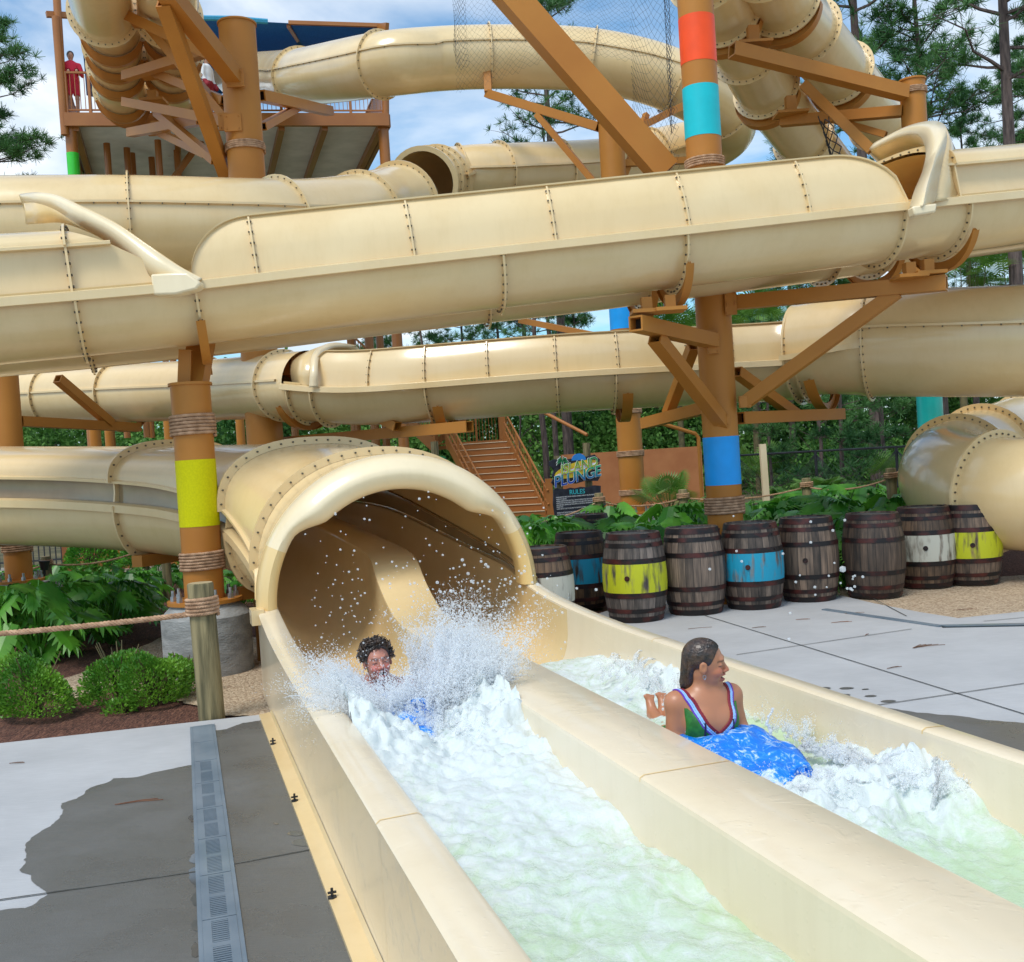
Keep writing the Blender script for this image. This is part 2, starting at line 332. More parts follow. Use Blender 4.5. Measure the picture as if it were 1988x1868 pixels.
# oak barrel staves
def barrel_mat():
    m,nt,b=newmat('weathered_oak_staves'); L=nt.links.new; tc=N(nt,'ShaderNodeTexCoord')
    sp=N(nt,'ShaderNodeSeparateXYZ'); L(tc.outputs['Object'],sp.inputs[0])
    at=N(nt,'ShaderNodeMath',operation='ARCTAN2'); L(sp.outputs['Y'],at.inputs[0]); L(sp.outputs['X'],at.inputs[1])
    ml=N(nt,'ShaderNodeMath',operation='MULTIPLY'); ml.inputs[1].default_value=26/(2*PI); L(at.outputs[0],ml.inputs[0])
    fr=N(nt,'ShaderNodeMath',operation='FRACT'); L(ml.outputs[0],fr.inputs[0])
    fl=N(nt,'ShaderNodeMath',operation='FLOOR'); L(ml.outputs[0],fl.inputs[0])
    oi=N(nt,'ShaderNodeObjectInfo'); ad=N(nt,'ShaderNodeMath',operation='MULTIPLY_ADD'); ad.inputs[1].default_value=37; L(oi.outputs['Random'],ad.inputs[0]); L(fl.outputs[0],ad.inputs[2])
    wn=N(nt,'ShaderNodeTexWhiteNoise',noise_dimensions='1D'); L(ad.outputs[0],wn.inputs['W'])
    mp=N(nt,'ShaderNodeMapping'); mp.inputs['Scale'].default_value=(14,14,1.3); L(tc.outputs['Object'],mp.inputs['Vector'])
    n=N(nt,'ShaderNodeTexNoise',noise_dimensions='4D'); n.inputs['Scale'].default_value=2; n.inputs['Detail'].default_value=7; L(mp.outputs['Vector'],n.inputs['Vector']); L(ad.outputs[0],n.inputs['W'])
    a2=N(nt,'ShaderNodeMath',operation='MULTIPLY_ADD'); a2.inputs[1].default_value=.35; L(wn.outputs['Value'],a2.inputs[0]); L(n.outputs['Fac'],a2.inputs[2])
    cr=N(nt,'ShaderNodeValToRGB'); e=cr.color_ramp.elements; e[0].position=.4; e[0].color=(.032,.022,.015,1); e[1].position=.95; e[1].color=(.29,.165,.085,1); x=e.new(.66); x.color=(.12,.07,.04,1)
    L(a2.outputs[0],cr.inputs['Fac'])
    hv=N(nt,'ShaderNodeHueSaturation'); sm_=N(nt,'ShaderNodeMapRange'); sm_.inputs['To Min'].default_value=.45; sm_.inputs['To Max'].default_value=1.1; L(oi.outputs['Random'],sm_.inputs['Value']); L(sm_.outputs['Result'],hv.inputs['Saturation'])
    vv=N(nt,'ShaderNodeMath',operation='MULTIPLY'); vv.inputs[1].default_value=7.3; fr2=N(nt,'ShaderNodeMath',operation='FRACT'); L(oi.outputs['Random'],vv.inputs[0]); L(vv.outputs[0],fr2.inputs[0]); m3=N(nt,'ShaderNodeMapRange'); m3.inputs['To Min'].default_value=.62; m3.inputs['To Max'].default_value=1.1; L(fr2.outputs[0],m3.inputs['Value']); L(m3.outputs['Result'],hv.inputs['Value']); L(cr.outputs['Color'],hv.inputs['Color'])
    # grooves between staves
    pp=N(nt,'ShaderNodeMath',operation='PINGPONG'); pp.inputs[1].default_value=.5; L(fr.outputs[0],pp.inputs[0])
    gt=N(nt,'ShaderNodeMath',operation='GREATER_THAN'); gt.inputs[1].default_value=.035; L(pp.outputs[0],gt.inputs[0])
    mx=N(nt,'ShaderNodeMix',data_type='RGBA',blend_type='MULTIPLY'); mx.inputs[0].default_value=.75
    L(hv.outputs['Color'],mx.inputs[6]); L(gt.outputs[0],mx.inputs[7]); L(mx.outputs[2],b.inputs['Base Color'])
    b.inputs['Roughness'].default_value=.6
    bp=N(nt,'ShaderNodeBump'); bp.inputs['Strength'].default_value=.5; bp.inputs['Distance'].default_value=.01; L(n.outputs['Fac'],bp.inputs['Height']); L(bp.outputs['Normal'],b.inputs['Normal'])
    return m,mx,b,L,nt
MT['oak']=barrel_mat()[0]
def painted_oak(name,c):
    m,mx,b,L,nt=barrel_mat(); m.name=name
    tc=N(nt,'ShaderNodeTexCoord'); mp=N(nt,'ShaderNodeMapping'); mp.inputs['Scale'].default_value=(7,7,1.6); L(tc.outputs['Object'],mp.inputs['Vector'])
    oi=N(nt,'ShaderNodeObjectInfo'); n=N(nt,'ShaderNodeTexNoise',noise_dimensions='4D'); n.inputs['Scale'].default_value=2.2; n.inputs['Detail'].default_value=6; L(mp.outputs['Vector'],n.inputs['Vector'])
    ml=N(nt,'ShaderNodeMath',operation='MULTIPLY'); ml.inputs[1].default_value=30; L(oi.outputs['Random'],ml.inputs[0]); L(ml.outputs[0],n.inputs['W'])
    cr=N(nt,'ShaderNodeValToRGB'); cr.color_ramp.elements[0].position=.33; cr.color_ramp.elements[1].position=.50; L(n.outputs['Fac'],cr.inputs['Fac'])
    m2=N(nt,'ShaderNodeMix',data_type='RGBA'); m2.inputs[7].default_value=(*c,1); L(cr.outputs['Color'],m2.inputs[0]); L(mx.outputs[2],m2.inputs[6]); L(m2.outputs[2],b.inputs['Base Color'])
    return m
MT['oak_yellow']=painted_oak('flaking_yellow_paint_on_oak',(.52,.54,.012)); MT['oak_blue']=painted_oak('flaking_blue_paint_on_oak',(.008,.30,.46)); MT['oak_white']=painted_oak('flaking_white_paint_on_oak',(.55,.53,.44))
MT['hoop']=noise_mat('rusty_dark_hoop',(.014,.011,.011),(.11,.022,.016),scale=6,rough=.5,metal=.3,lo=.45,hi=.72,detail=6)
MT['barrel_top']=noise_mat('dark_barrel_head',(.05,.05,.055),(.12,.115,.11),scale=5,rough=.55)
# foliage
MT['leaf']=noise_mat('glossy_green_leaf',(.03,.17,.014),(.17,.48,.04),scale=2.2,rough=.38,trans=.25,detail=3)
MT['leaf_shrub']=noise_mat('shrub_leaf',(.06,.21,.018),(.26,.52,.05),scale=3,rough=.45,trans=.3,detail=3)
MT['leaf_pine']=noise_mat('pine_needles',(.03,.12,.03),(.11,.26,.06),scale=.6,rough=.6,trans=.15,detail=3)
MT['leaf_palm']=noise_mat('palm_frond',(.07,.20,.02),(.22,.40,.07),scale=2,rough=.5,trans=.25)
MT['leaf_wood']=noise_mat('woodland_foliage',(.025,.115,.014),(.16,.34,.055),scale=.35,rough=.75,trans=.2,detail=6,lo=.38,hi=.62)
MT['bark']=noise_mat('pine_bark',(.055,.038,.034),(.15,.105,.09),scale=4,rough=.9,bump=.6,bscale=14,stretch=(3,3,.6))
MT['stem']=noise_mat('brown_stem',(.07,.06,.025),(.15,.12,.05),scale=6,rough=.8)
# ---------------------------------------------------------------- sky and light
SUN_EL,SUN_AZ=R(58),R(215)   # azimuth measured from +Y towards +X
wd=bpy.data.worlds.new('World'); SC.world=wd; wd.use_nodes=True; nt=wd.node_tree; L=nt.links.new
bg=nt.nodes['Background']; sky=N(nt,'ShaderNodeTexSky',sky_type='NISHITA'); sky.sun_disc=False; sky.sun_elevation=SUN_EL; sky.sun_rotation=SUN_AZ; sky.dust_density=1.2; sky.ozone_density=2.0
tc=N(nt,'ShaderNodeTexCoord'); sp=N(nt,'ShaderNodeSeparateXYZ'); L(tc.outputs['Generated'],sp.inputs[0])
mz=N(nt,'ShaderNodeMath',operation='ADD'); mz.inputs[1].default_value=.25; L(sp.outputs['Z'],mz.inputs[0])
dx=N(nt,'ShaderNodeMath',operation='DIVIDE'); dy=N(nt,'ShaderNodeMath',operation='DIVIDE'); L(sp.outputs['X'],dx.inputs[0]); L(mz.outputs[0],dx.inputs[1]); L(sp.outputs['Y'],dy.inputs[0]); L(mz.outputs[0],dy.inputs[1])
cb=N(nt,'ShaderNodeCombineXYZ'); L(dx.outputs[0],cb.inputs[0]); L(dy.outputs[0],cb.inputs[1])
cn=N(nt,'ShaderNodeTexNoise'); cn.inputs['Scale'].default_value=1.5; cn.inputs['Detail'].default_value=9; cn.inputs['Roughness'].default_value=.52; cn.inputs['Distortion'].default_value=.35; L(cb.outputs[0],cn.inputs['Vector'])
cr=N(nt,'ShaderNodeValToRGB'); cr.color_ramp.elements[0].position=.43; cr.color_ramp.elements[1].position=.62; L(cn.outputs['Fac'],cr.inputs['Fac'])
c2=N(nt,'ShaderNodeTexNoise'); c2.inputs['Scale'].default_value=2.7; c2.inputs['Detail'].default_value=6; L(cb.outputs[0],c2.inputs['Vector'])
crc=N(nt,'ShaderNodeValToRGB'); crc.color_ramp.elements[0].position=.35; crc.color_ramp.elements[1].position=.62; crc.color_ramp.elements[0].color=(6.0,6.8,7.6,1); crc.color_ramp.elements[1].color=(8.2,8.6,9.0,1); L(c2.outputs['Fac'],crc.inputs['Fac'])
tint=N(nt,'ShaderNodeMix',data_type='RGBA',blend_type='MULTIPLY'); tint.inputs[0].default_value=1; tint.inputs[7].default_value=(.95,1.35,1.45,1); L(sky.outputs['Color'],tint.inputs[6])
mx=N(nt,'ShaderNodeMix',data_type='RGBA'); L(cr.outputs['Color'],mx.inputs[0]); L(tint.outputs[2],mx.inputs[6]); L(crc.outputs['Color'],mx.inputs[7]); L(mx.outputs[2],bg.inputs['Color'])
bg.inputs['Strength'].default_value=.10
sd=bpy.data.lights.new('sun','SUN'); sd.energy=1.7; sd.angle=R(22); sd.color=(1,.95,.88); so=bpy.data.objects.new('sun',sd); COL.objects.link(so)
sdir=V((math.sin(SUN_AZ)*math.cos(SUN_EL),math.cos(SUN_AZ)*math.cos(SUN_EL),math.sin(SUN_EL))); so.rotation_euler=sdir.to_track_quat('Z','Y').to_euler(); so.location=(0,0,30)
SC.view_settings.view_transform='Standard'; SC.view_settings.look='None'; SC.view_settings.gamma=1; SC.view_settings.exposure=.45
SC.render.engine='CYCLES'; SC.cycles.use_denoising=True; SC.cycles.max_bounces=12; SC.cycles.diffuse_bounces=8; SC.cycles.glossy_bounces=3; SC.cycles.transparent_max_bounces=24; SC.cycles.transmission_bounces=4
SC.cycles.sample_clamp_indirect=4
# ---------------------------------------------------------------- ground, paving
def struct(name,mb,m,**k): return setp(obj(name,mb,m,**k),kind='structure')
g=MB(); n=60; rows=[]
for i in range(n+1):
    for_y=-20+ (i/n)**2*220
    rows.append([V((-130+260*j/n,for_y,-.05)) for j in range(n+1)])
g.grid(rows); MT['sand']=noise_mat('pale_sandy_ground',(.29,.265,.21),(.38,.345,.275),scale=.8,rough=.9,detail=8,bump=.3,bscale=30); struct('ground',g,MT['sand'],smooth=False)
MT['floor_w']=noise_mat('leaf_litter_floor',(.06,.06,.025),(.16,.13,.06),scale=.9,rough=.95,detail=8)
def bed(name,pts,mat,z=-.044):
    mb=MB(); mb.add([V((p.x,p.y,z)) for p in pts],[tuple(range(len(pts)))]); struct(name,mb,mat,smooth=False)
EDGE_T=(G(520,1388)-V((0,0,0))).dot(UH)   # far edge of the left slab, in the flume frame
def slab(name,poly,z0,z1,mat):
    mb=MB(); mb.prism([V((p.x,p.y,z0)) for p in poly],V((0,0,z1-z0))); return struct(name,mb,mat,smooth=False)
bed('planting_bed_left',[G(-420,1470),G(0,1446),G(520,1390),Wf(.75,8.0,0),Wf(.9,10.5,0),PZ(560,0,20.5),PZ(-500,0,21)],MT['mulch'])
bed('planting_bed_right',[Wf(2.9,8.6,0),G(1640,1160),G(1790,1192),PZ(2300,0,10.5),PZ(2500,0,19.5),PZ(1300,0,22),PZ(960,0,22)],MT['mulch'])
bed('woodland_floor',[PZ(-900,0,25),PZ(2900,0,25),V((130,199,0)),V((-129,199,0))],MT['floor_w'])
eL=G(0,1443); eR=G(520,1386)
d=(eR-eL).normalized(); eL2=eL-d*8; eR2=eR+d*.35
slab('pavement_beside_left_wall',[eL2,eR2,eR2-UH*12,eL2-UH*14],-.12,0,MT['conc'])
# right hand slab: edge follows the gravel
rp=[G(1015,1218),G(1250,1195),G(1560,1162),G(1650,1152),G(1760,1178),G(1860,1200),G(1990,1180),G(2200,1150)]
rp[0]=Wf(3.0,9.2,0); 
poly=[Wf(3.03,-2,0),Wf(3.03,9.9,0),G(1300,1150),G(1560,1147),G(1640,1158),G(1700,1172),G(1790,1189),G(1860,1200),G(1988,1187),G(2300,1165),Wf(14,2,0),Wf(9,-3,0)]
slab('pavement_beside_barrels',poly,-.12,0,MT['conc'])
# gravel sheets on the planting bed
mb=MB(); gp=[G(1600,1150,-.03),G(1655,1120,-.03),G(1760,1128,-.03),G(1900,1125,-.03),G(2300,1100,-.03),G(2400,1250,-.03),G(1900,1230,-.03),G(1700,1190,-.03)]
mb.add([V((p.x,p.y,-.012)) for p in gp],[tuple(range(len(gp)))]); struct('gravel_strip_beside_barrels',mb,MT['gravel'],smooth=False)
def blob(pts,z,jit,seed,sub=14):
    rnd=random.Random(seed); out=[]
    n=len(pts)
    for i in range(n):
        a,b=V(pts[i]),V(pts[(i+1)%n]); nrm=V((-(b-a).y,(b-a).x,0)).normalized(); ln=(b-a).length
        for k in range(sub):
            t=k/sub; p=a.lerp(b,t); q=noise.noise(V((p.x*3.1+seed,p.y*3.1,0)))*jit+noise.noise(V((p.x*11+seed,p.y*11,3)))*jit*.45+noise.noise(V((p.x*34+seed,p.y*34,7)))*jit*.2
            out.append(V((p.x,p.y,z))+nrm*q)
    return out
def poly_obj(name,pts,mat):
    from mathutils.geometry import tessellate_polygon
    tr=tessellate_polygon([pts]); mb=MB(); mb.add(pts,[tuple(t) for t in tr])
    for i,f in enumerate(mb.f):
        a,b,c=[mb.v[k] for k in f]
        if (b-a).cross(c-a).z<0: mb.f[i]=(f[0],f[2],f[1])
    return struct(name,mb,mat,smooth=False)
poly_obj('gravel_bed_around_column',blob([G(220,1330),G(330,1268),G(470,1230),G(600,1240),G(600,1340),G(520,1385),G(430,1380),G(330,1345)],-.03,.10,3),MT['gravel'])
poly_obj('gravel_path_in_bed',blob([G(60,1330),G(180,1290),G(330,1225),G(330,1262),G(230,1318),G(140,1350)],-.034,.08,5),MT['gravel'])
# wet areas on the slabs
wl=[(520,1397),(470,1404),(440,1417),(415,1420),(404,1440),(398,1480),(345,1490),(270,1508),(220,1512),(180,1530),(150,1552),(122,1560),(126,1572),(98,1600),(72,1622),(45,1660),(38,1690),(80,1722),(88,1738),(50,1762),(-20,1772),(-300,1900),(-200,2300),(900,2300),(700,1868),(560,1500)]
poly_obj('wet_patch_left',blob([G(*p) for p in wl],.003,.045,8,8),MT['conc_wet'])
wr=[(1560,1360),(1640,1373),(1700,1372),(1780,1385),(1860,1390),(1920,1400),(2050,1412),(2400,1440),(2300,1700),(1900,1560),(1700,1480)]
poly_obj('wet_patch_right',blob([G(*p) for p in wr],.003,.05,18,8),MT['conc_wet'])
for i,(x,y,s) in enumerate([(1600,1337,.05),(1643,1337,.06),(1680,1339,.035),(1640,1350,.06),(1600,1348,.03),(1690,1352,.05),(1725,1362,.06),(1585,1345,.03)]):
    c=G(x,y); poly_obj('wet_spot',blob([c+V((math.cos(a)*s*.9,math.sin(a)*s*.6,0)) for a in [k*PI/4 for k in range(8)]],.0032,.02,30+i,3),MT['conc_wet'])
MT['puddle']=noise_mat('standing_water_on_concrete',(.09,.09,.085),(.12,.12,.11),scale=3,rough=.04,spec=.6)
for i,(x,y,w,h) in enumerate([(472,1592,10,8),(478,1625,9,14),(484,1668,12,9),(480,1705,12,20),(486,1745,9,12),(484,1800,14,14),(480,1845,13,16),(650,1620,16,5),(668,1637,22,5),(690,1650,10,4),(610,1600,10,3),(733,1735,8,3)]):
    if x<500: x-=100
    else: x-=75
    c=G(x,y); poly_obj('puddle',blob([G(x+w*math.cos(k*PI/4),y+h*math.sin(k*PI/4),0) for k in range(8)],.0045,.035,60+i,4),MT['puddle'])
# expansion joints: thin recessed-looking strips
def joint(a,b,name='slab_joint',w=.012):
    mb=MB(); a=V((a.x,a.y,.006)); b=V((b.x,b.y,.006)); nrm=V((-(b-a).y,(b-a).x,0)).normalized()*w/2
    mb.add([a-nrm,b-nrm,b+nrm,a+nrm],[(0,1,2,3)]); return struct(name,mb,MT['joint'],smooth=False)
joint(G(-200,1778),G(388,1693)); joint(G(438,1682),G(601,1652))
joint(G(1340,1187),G(2300,1484)); joint(G(1430,1272),G(1770,1222)); joint(G(1690,1372),G(2300,1282)); joint(G(1690,1160),G(1760,1197)); joint(G(1910,1207),G(2200,1180))
# drain channel on the left
def drain_left():
    t=thing('drain_channel','long grey slotted drain channel let into the wet left paving','drain',G(392,1413))
    a=G(393,1411); b=G(445,2000); dr=(a-b).normalized(); sd=V((dr.y,-dr.x,0)); w=.135
    Lh=(a-b).length; seg=.5; k=int(Lh/seg)+1; fr=MB()
    for s in(-1,1): fr.beam(a+sd*s*(w/2+.009)+V((0,0,.004)),b+sd*s*(w/2+.009)+V((0,0,.004)),.018,.012)
    obj('frame',fr,MT['grate'],t,smooth=False)
    bd=MB(); bd.beam(a+V((0,0,.002)),b+V((0,0,.002)),w,.008); obj('channel',bd,MT['grate_hole'],t,smooth=False)
    for i in range(k):
        p=a-dr*(seg*i+.004); q=a-dr*(seg*(i+1)-.004); g=MB()
        for s in(-1,1): g.beam(p+sd*s*.05+V((0,0,.008)),q+sd*s*.05+V((0,0,.008)),.034,.008)
        nb=26
        for j in range(nb):
            c=p.lerp(q,(j+.5)/nb); solid = (i<2) or j in(0,nb-1) or j in (12,13)
            g.box(c+V((0,0,.008)),.07,(seg/nb)*(1.0 if solid else .48),.0078,(sd,dr,V((0,0,1))))
        obj('grate',g,MT['grate'],t,smooth=False)
drain_left()
def drain_right():
    t=thing('drain_channel','thin dark slot drain crossing the right paving in front of the barrels','drain',G(1700,1190))
    g=MB(); a=G(1600,1184); b=G(1828,1217); c=G(2250,1209)
    up=V((0,0,.006))
    g.beam(a+up,b+up,.07,.01); obj('cover_strip',g,MT['grate'],t,smooth=False)
    g=MB(); g.beam(b+up*.8,c+up*.8,.12,.008); obj('channel',g,MT['grate_hole'],t,smooth=False)
    g=MB(); n=90; dr=(c-b).normalized(); sd=V((dr.y,-dr.x,0))
    for i in range(n): g.box(b.lerp(c,(i+.5)/n)+V((0,0,.011)),.022,.11,.006,(dr,(sd+dr*.8).normalized(),V((0,0,1))))
    obj('grate_bars',g,MT['grate'],t,smooth=False)
drain_right()
# ---------------------------------------------------------------- slides
def bolt(mb,c,n,r=.016,h=.02):
    if r<.02: r*=.68; h*=.7
    c=V(c); A=n.orthogonal().normalized(); B=n.cross(A)
    b=[c+(A*math.cos(k*PI/3)+B*math.sin(k*PI/3))*r for k in range(6)]; t=[p+n*h for p in b]
    mb.add(b+t,[(0,1,7,6),(1,2,8,7),(2,3,9,8),(3,4,10,9),(4,5,11,10),(5,0,6,11),(6,7,8,9,10,11)])
def ringpts(fr,pts0,pts1,th,mb,closed=False,bn=0,side=(1,-1),br=.016,step=None):
    """flange between two outlines (away,up) with thickness along the tube"""
    T=fr[1]
    rows=[[pt(fr,*p)-T*th/2 for p in pts0],[pt(fr,*p)-T*th/2 for p in pts1],[pt(fr,*p)+T*th/2 for p in pts1],[pt(fr,*p)+T*th/2 for p in pts0]]
    mb.mi=0; mb.grid(rows,closed=closed)
    if not closed: mb.add([r[0] for r in rows]+[r[-1] for r in rows],[(0,1,2,3),(7,6,5,4)])
    if bn or step:
        mid=[V(((a[0]+b[0])/2,(a[1]+b[1])/2)) for a,b in zip(pts0,pts1)]
        if closed: mid.append(mid[0])
        L=[0]
        for a,b in zip(mid,mid[1:]): L.append(L[-1]+(b-a).length)
        if step: bn=max(2,int(L[-1]/step))
        mb.mi=1
        for k in range(bn):
            d=L[-1]*(k+.5)/bn
            for j in range(len(mid)-1):
                if L[j+1]>=d: q=mid[j].lerp(mid[j+1],(d-L[j])/max(1e-6,L[j+1]-L[j])); break
            for s in side: bolt(mb,pt(fr,q.x,q.y)+T*s*th/2,T*s,br)
        mb.mi=0
def ring(mb,fr,cx,cz,r0,r1,a0,a1,th=.03,bn=0,n=28,**k):
    closed=abs(a1-a0)>=359.9
    p0=arc(cx,cz,r0,a0,a1,n); p1=arc(cx,cz,r1,a0,a1,n)
    if closed: p0=p0[:-1];p1=p1[:-1]
    ringpts(fr,p0,p1,th,mb,closed,bn,**k)
def saddle(parent,fr,cx,cz,r,a0=205,a1=335,w=.10,th=.14,mat='steel'):
    mb=MB(); n=22; T=fr[1]
    o=[(cx+(r+.012)*math.cos(R(a0+(a1-a0)*k/n)),cz+(r+.012)*math.sin(R(a0+(a1-a0)*k/n))) for k in range(n+1)]
    q=[(cx+(r+.02+w*math.sin(PI*(.1+.8*k/n))*1.0)*math.cos(R(a0+(a1-a0)*k/n)),cz+(r+.02+w*math.sin(PI*(.1+.8*k/n)))*math.sin(R(a0+(a1-a0)*k/n))) for k in range(n+1)]
    rows=[[pt(fr,*p)-T*.01 for p in o],[pt(fr,*p)-T*.01 for p in q],[pt(fr,*p)+T*.01 for p in q],[pt(fr,*p)+T*.01 for p in o]]; mb.grid(rows)
    rows=[[pt(fr,*p)-T*th/2 for p in q],[pt(fr,p[0]*1,p[1]-.008)-T*th/2 for p in q],[pt(fr,p[0],p[1]-.008)+T*th/2 for p in q],[pt(fr,*p)+T*th/2 for p in q]]; mb.grid(rows)
    return obj('saddle',mb,[MT[mat],MT['bolt']],parent)
SM=None
def smats(): return [MT['slide'],MT['bolt']]
def seg_tube(parent,path,r,i0,i1,name='tube_shell',n=40,mat='slide',sq=1.0,th=.0):
    mb=MB(); sweep(mb,path,arc(0,0,r,0,360,n)[:-1],i0,i1,closed=True)
    if th: sweep(mb,path,arc(0,0,r-th,0,360,n)[:-1],i0,i1,closed=True,flip=True)
    return obj(name,mb,[MT[mat],MT['bolt']],parent,angle=60)
def seam(parent,path,d,h,i0,i1,w=.03,t=.03,step=.22,bolts=True,dirn=-1):
    """horizontal longitudinal flange standing out of the shell on the near side"""
    mb=MB(); sweep(mb,path,[(d,h-t/2),(d+dirn*w,h-t/2),(d+dirn*w,h+t/2),(d,h+t/2)],i0,i1)
    if bolts:
        mb.mi=1; a=path.at(i0); L0=lerp(path.L[int(i0)],path.L[min(path.n-1,int(i0)+1)],i0-int(i0)); L1=path.L[min(path.n-1,int(i1))]
        k=int((L1-L0)/step)
        for j in range(k):
            Lx=L0+step*(j+.5)
            i=next((q for q in range(path.n-1) if path.L[q+1]>=Lx),path.n-2); i+= (Lx-path.L[i])/(path.L[i+1]-path.L[i])
            fr=path.at(i); bolt(mb,pt(fr,d+dirn*w*.5,h-t/2),-fr[3],.014,.025)
        mb.mi=0
    return obj('seam_flange',mb,smats(),parent)
# ================= run-out flume with the big tunnel mouth
def lane(c,a,zl,zr,zb,n,k=16):
    out=[]
    for j in range(k+1):
        th=PI*j/k; co,si=math.cos(th),math.sin(th)
        out.append((c+a*math.copysign(abs(co)**(2/n),co), (zl if j<k/2 else zr)-((zl if j<k/2 else zr)-zb)*(abs(si)**(2/n))))
    return out
RO=thing('runout_flume','cream twin lane run-out flume with a wide arched tunnel mouth, water rushing down its lanes','water slide',Wf(1.79,8.65,0))
VC=1.79
ctrl=[Wf(VC,8.65,0),Wf(VC,9.6,0),PZ(622,0,10.8),PZ(468,0,11.65),PZ(262,0,12.25),PZ(0,0,12.6),PZ(-200,0,12.9),PZ(-380,0,13.1)]
for c in ctrl: c.z=0
curve=catmull([Wf(VC,7.6,0)]+ctrl,10)[10:]
straight=[Wf(VC,-1.2+9.85*k/60,0) for k in range(60)]
RP=Path(straight+curve,raw=True); I0=60
s0=RP.L[I0]
def S(i):
    k=int(i); return lerp(RP.L[k],RP.L[min(k+1,RP.n-1)],i-k)-s0
T_RIM_L=[(-2.6,.58),(-1.6,.59),(-.8,.62),(0,.70),(.6,.80),(1.3,1.0),(2.3,1.36),(3.6,1.52),(5,1.64),(7,1.77),(9,1.82),(12,1.86)]
T_RIM_R=[(-2.0,.58),(-1.2,.60),(-.5,.64)]+T_RIM_L[3:]
T_BOT=[(-3,.04),(-1.6,.06),(0,.16),(1.3,.42),(2.3,.80),(3.6,1.0),(5,1.13),(7,1.27),(9,1.32),(12,1.36)]
T_DIV=[(-1.0,.58),(-.5,.60),(-.1,.74),(.35,.96),(.9,1.04),(1.6,1.18),(2.4,1.36),(3.6,1.5),(5,1.60),(7,1.75),(12,1.8)]
T_COV=[(0,1.19),(.9,1.02),(1.6,.86),(2.6,.68),(3.8,.60),(5,.56),(12,.55)]
T_GAP=[(.25,.0),(1.2,.12),(2.6,.19),(4,.21),(12,.21)]
def smi(x,tab):
    return (interp(x-.25,tab)+interp(x,tab)*2+interp(x+.25,tab))/4
def ron(s): return 3.6-1.4*sm(-1.5,2.5,s)
# a = -(v-VC): left/near side positive
def wsc(s): return 1-.115*sm(.3,2.4,s)
def WP(f): return lambda i:[(a*wsc(S(i)),h) for a,h in f(i)]
def prof_lane(side):
    def f(i):
        s=S(i); zb=smi(s,T_BOT); zd=smi(s,T_DIV); n=ron(s)
        if side>0: return lane((1.03+.2)/2,(1.03-.2)/2,smi(s,T_RIM_L)-.02,zd-.02,zb,n)
        return [(-a,z) for a,z in lane((1.07+.2)/2,(1.07-.2)/2,smi(s,T_RIM_R)-.02,zd-.02,zb,n)]
    return f
IE=RP.n-1
for side in(1,-1):
    mb=MB(); sweep(mb,RP,prof_lane(side),0,I0-6,flip=side<0); obj('lane_channel',mb,[MT['slide_wet'],MT['bolt']],RO,angle=60)
    mb=MB(); sweep(mb,RP,WP(prof_lane(side)),I0-6,IE,flip=side<0); obj('tunnel_lane',mb,[MT['slide'],MT['bolt']],RO,angle=60)
def wallprof(i):
    s=S(i); z=smi(s,T_RIM_L); return [(1.185,-.0),(1.185,z-.035),(1.195,z-.012),(1.18,z),(1.05,z+.004),(1.032,z-.006),(1.03,z-.02)]
mb=MB(); sweep(mb,RP,wallprof,0,I0+3,flip=False); obj('left_wall',mb,MT['slide_wet'],RO,angle=50)
def wallprofR(i):
    s=S(i); z=smi(s,T_RIM_R); return [(-1.07,z-.02),(-1.072,z-.006),(-1.09,z+.004),(-1.18,z),(-1.195,z-.012),(-1.195,z-.04),(-1.19,0)]
mb=MB(); sweep(mb,RP,wallprofR,0,I0+3); obj('right_wall',mb,MT['slide_wet'],RO,angle=50)
def divprof(i):
    s=S(i); z=smi(s,T_DIV); w=.2; return [(w,z-.02),(w-.003,z-.005),(w-.02,z+.004),(-w+.02,z+.004),(-w+.003,z-.005),(-w,z-.02)]
mb=MB(); sweep(mb,RP,divprof,0,I0-6); obj('divider_cap',mb,MT['slide_wet'],RO,angle=50)
mb=MB(); sweep(mb,RP,WP(divprof),I0-6,IE); obj('tunnel_divider_cap',mb,MT['slide'],RO,angle=50)
# base flange with anchor bolts
mb=MB(); sweep(mb,RP,[(1.28,.0),(1.28,.022),(1.2,.03),(1.187,.05)],0,(EDGE_T+1.2)/9.85*60-.3); obj('base_flange',mb,MT['slide'],RO)
for x,y in((530,1443),(572,1553),(645,1740)):
    c=G(x,y,.03); b=MB()
    bolt(b,c-V((0,0,.01)),V((0,0,1)),.02,.010); b.cyl(c,c+V((0,0,.034)),.006,seg=8); b.box(c+V((0,0,.016)),.036,.009,.008,(VH,UH,V((0,0,1))))
    obj('anchor_bolt',b,MT['black'],RO)
# joints of the walls: thin proud ribs
for t,w in((3.6,1),(1.35,1),(6.15,1)):
    i=(t+1.2)/9.85*60
    fr=RP.at(i); b=MB(); T=fr[1]
    for pf,k in((wallprof,1),(wallprofR,1),(divprof,1)):
        rows=[[pt(fr,a,h+.0018)+T*d for a,h in pf(i)] for d in(-.004,.004)]; b.grid(rows)
    f=RP.at(i)
    obj('wall_joint',b,MT['joint'],RO) if False else obj('wall_joint',b,MT['slide_in'],RO)
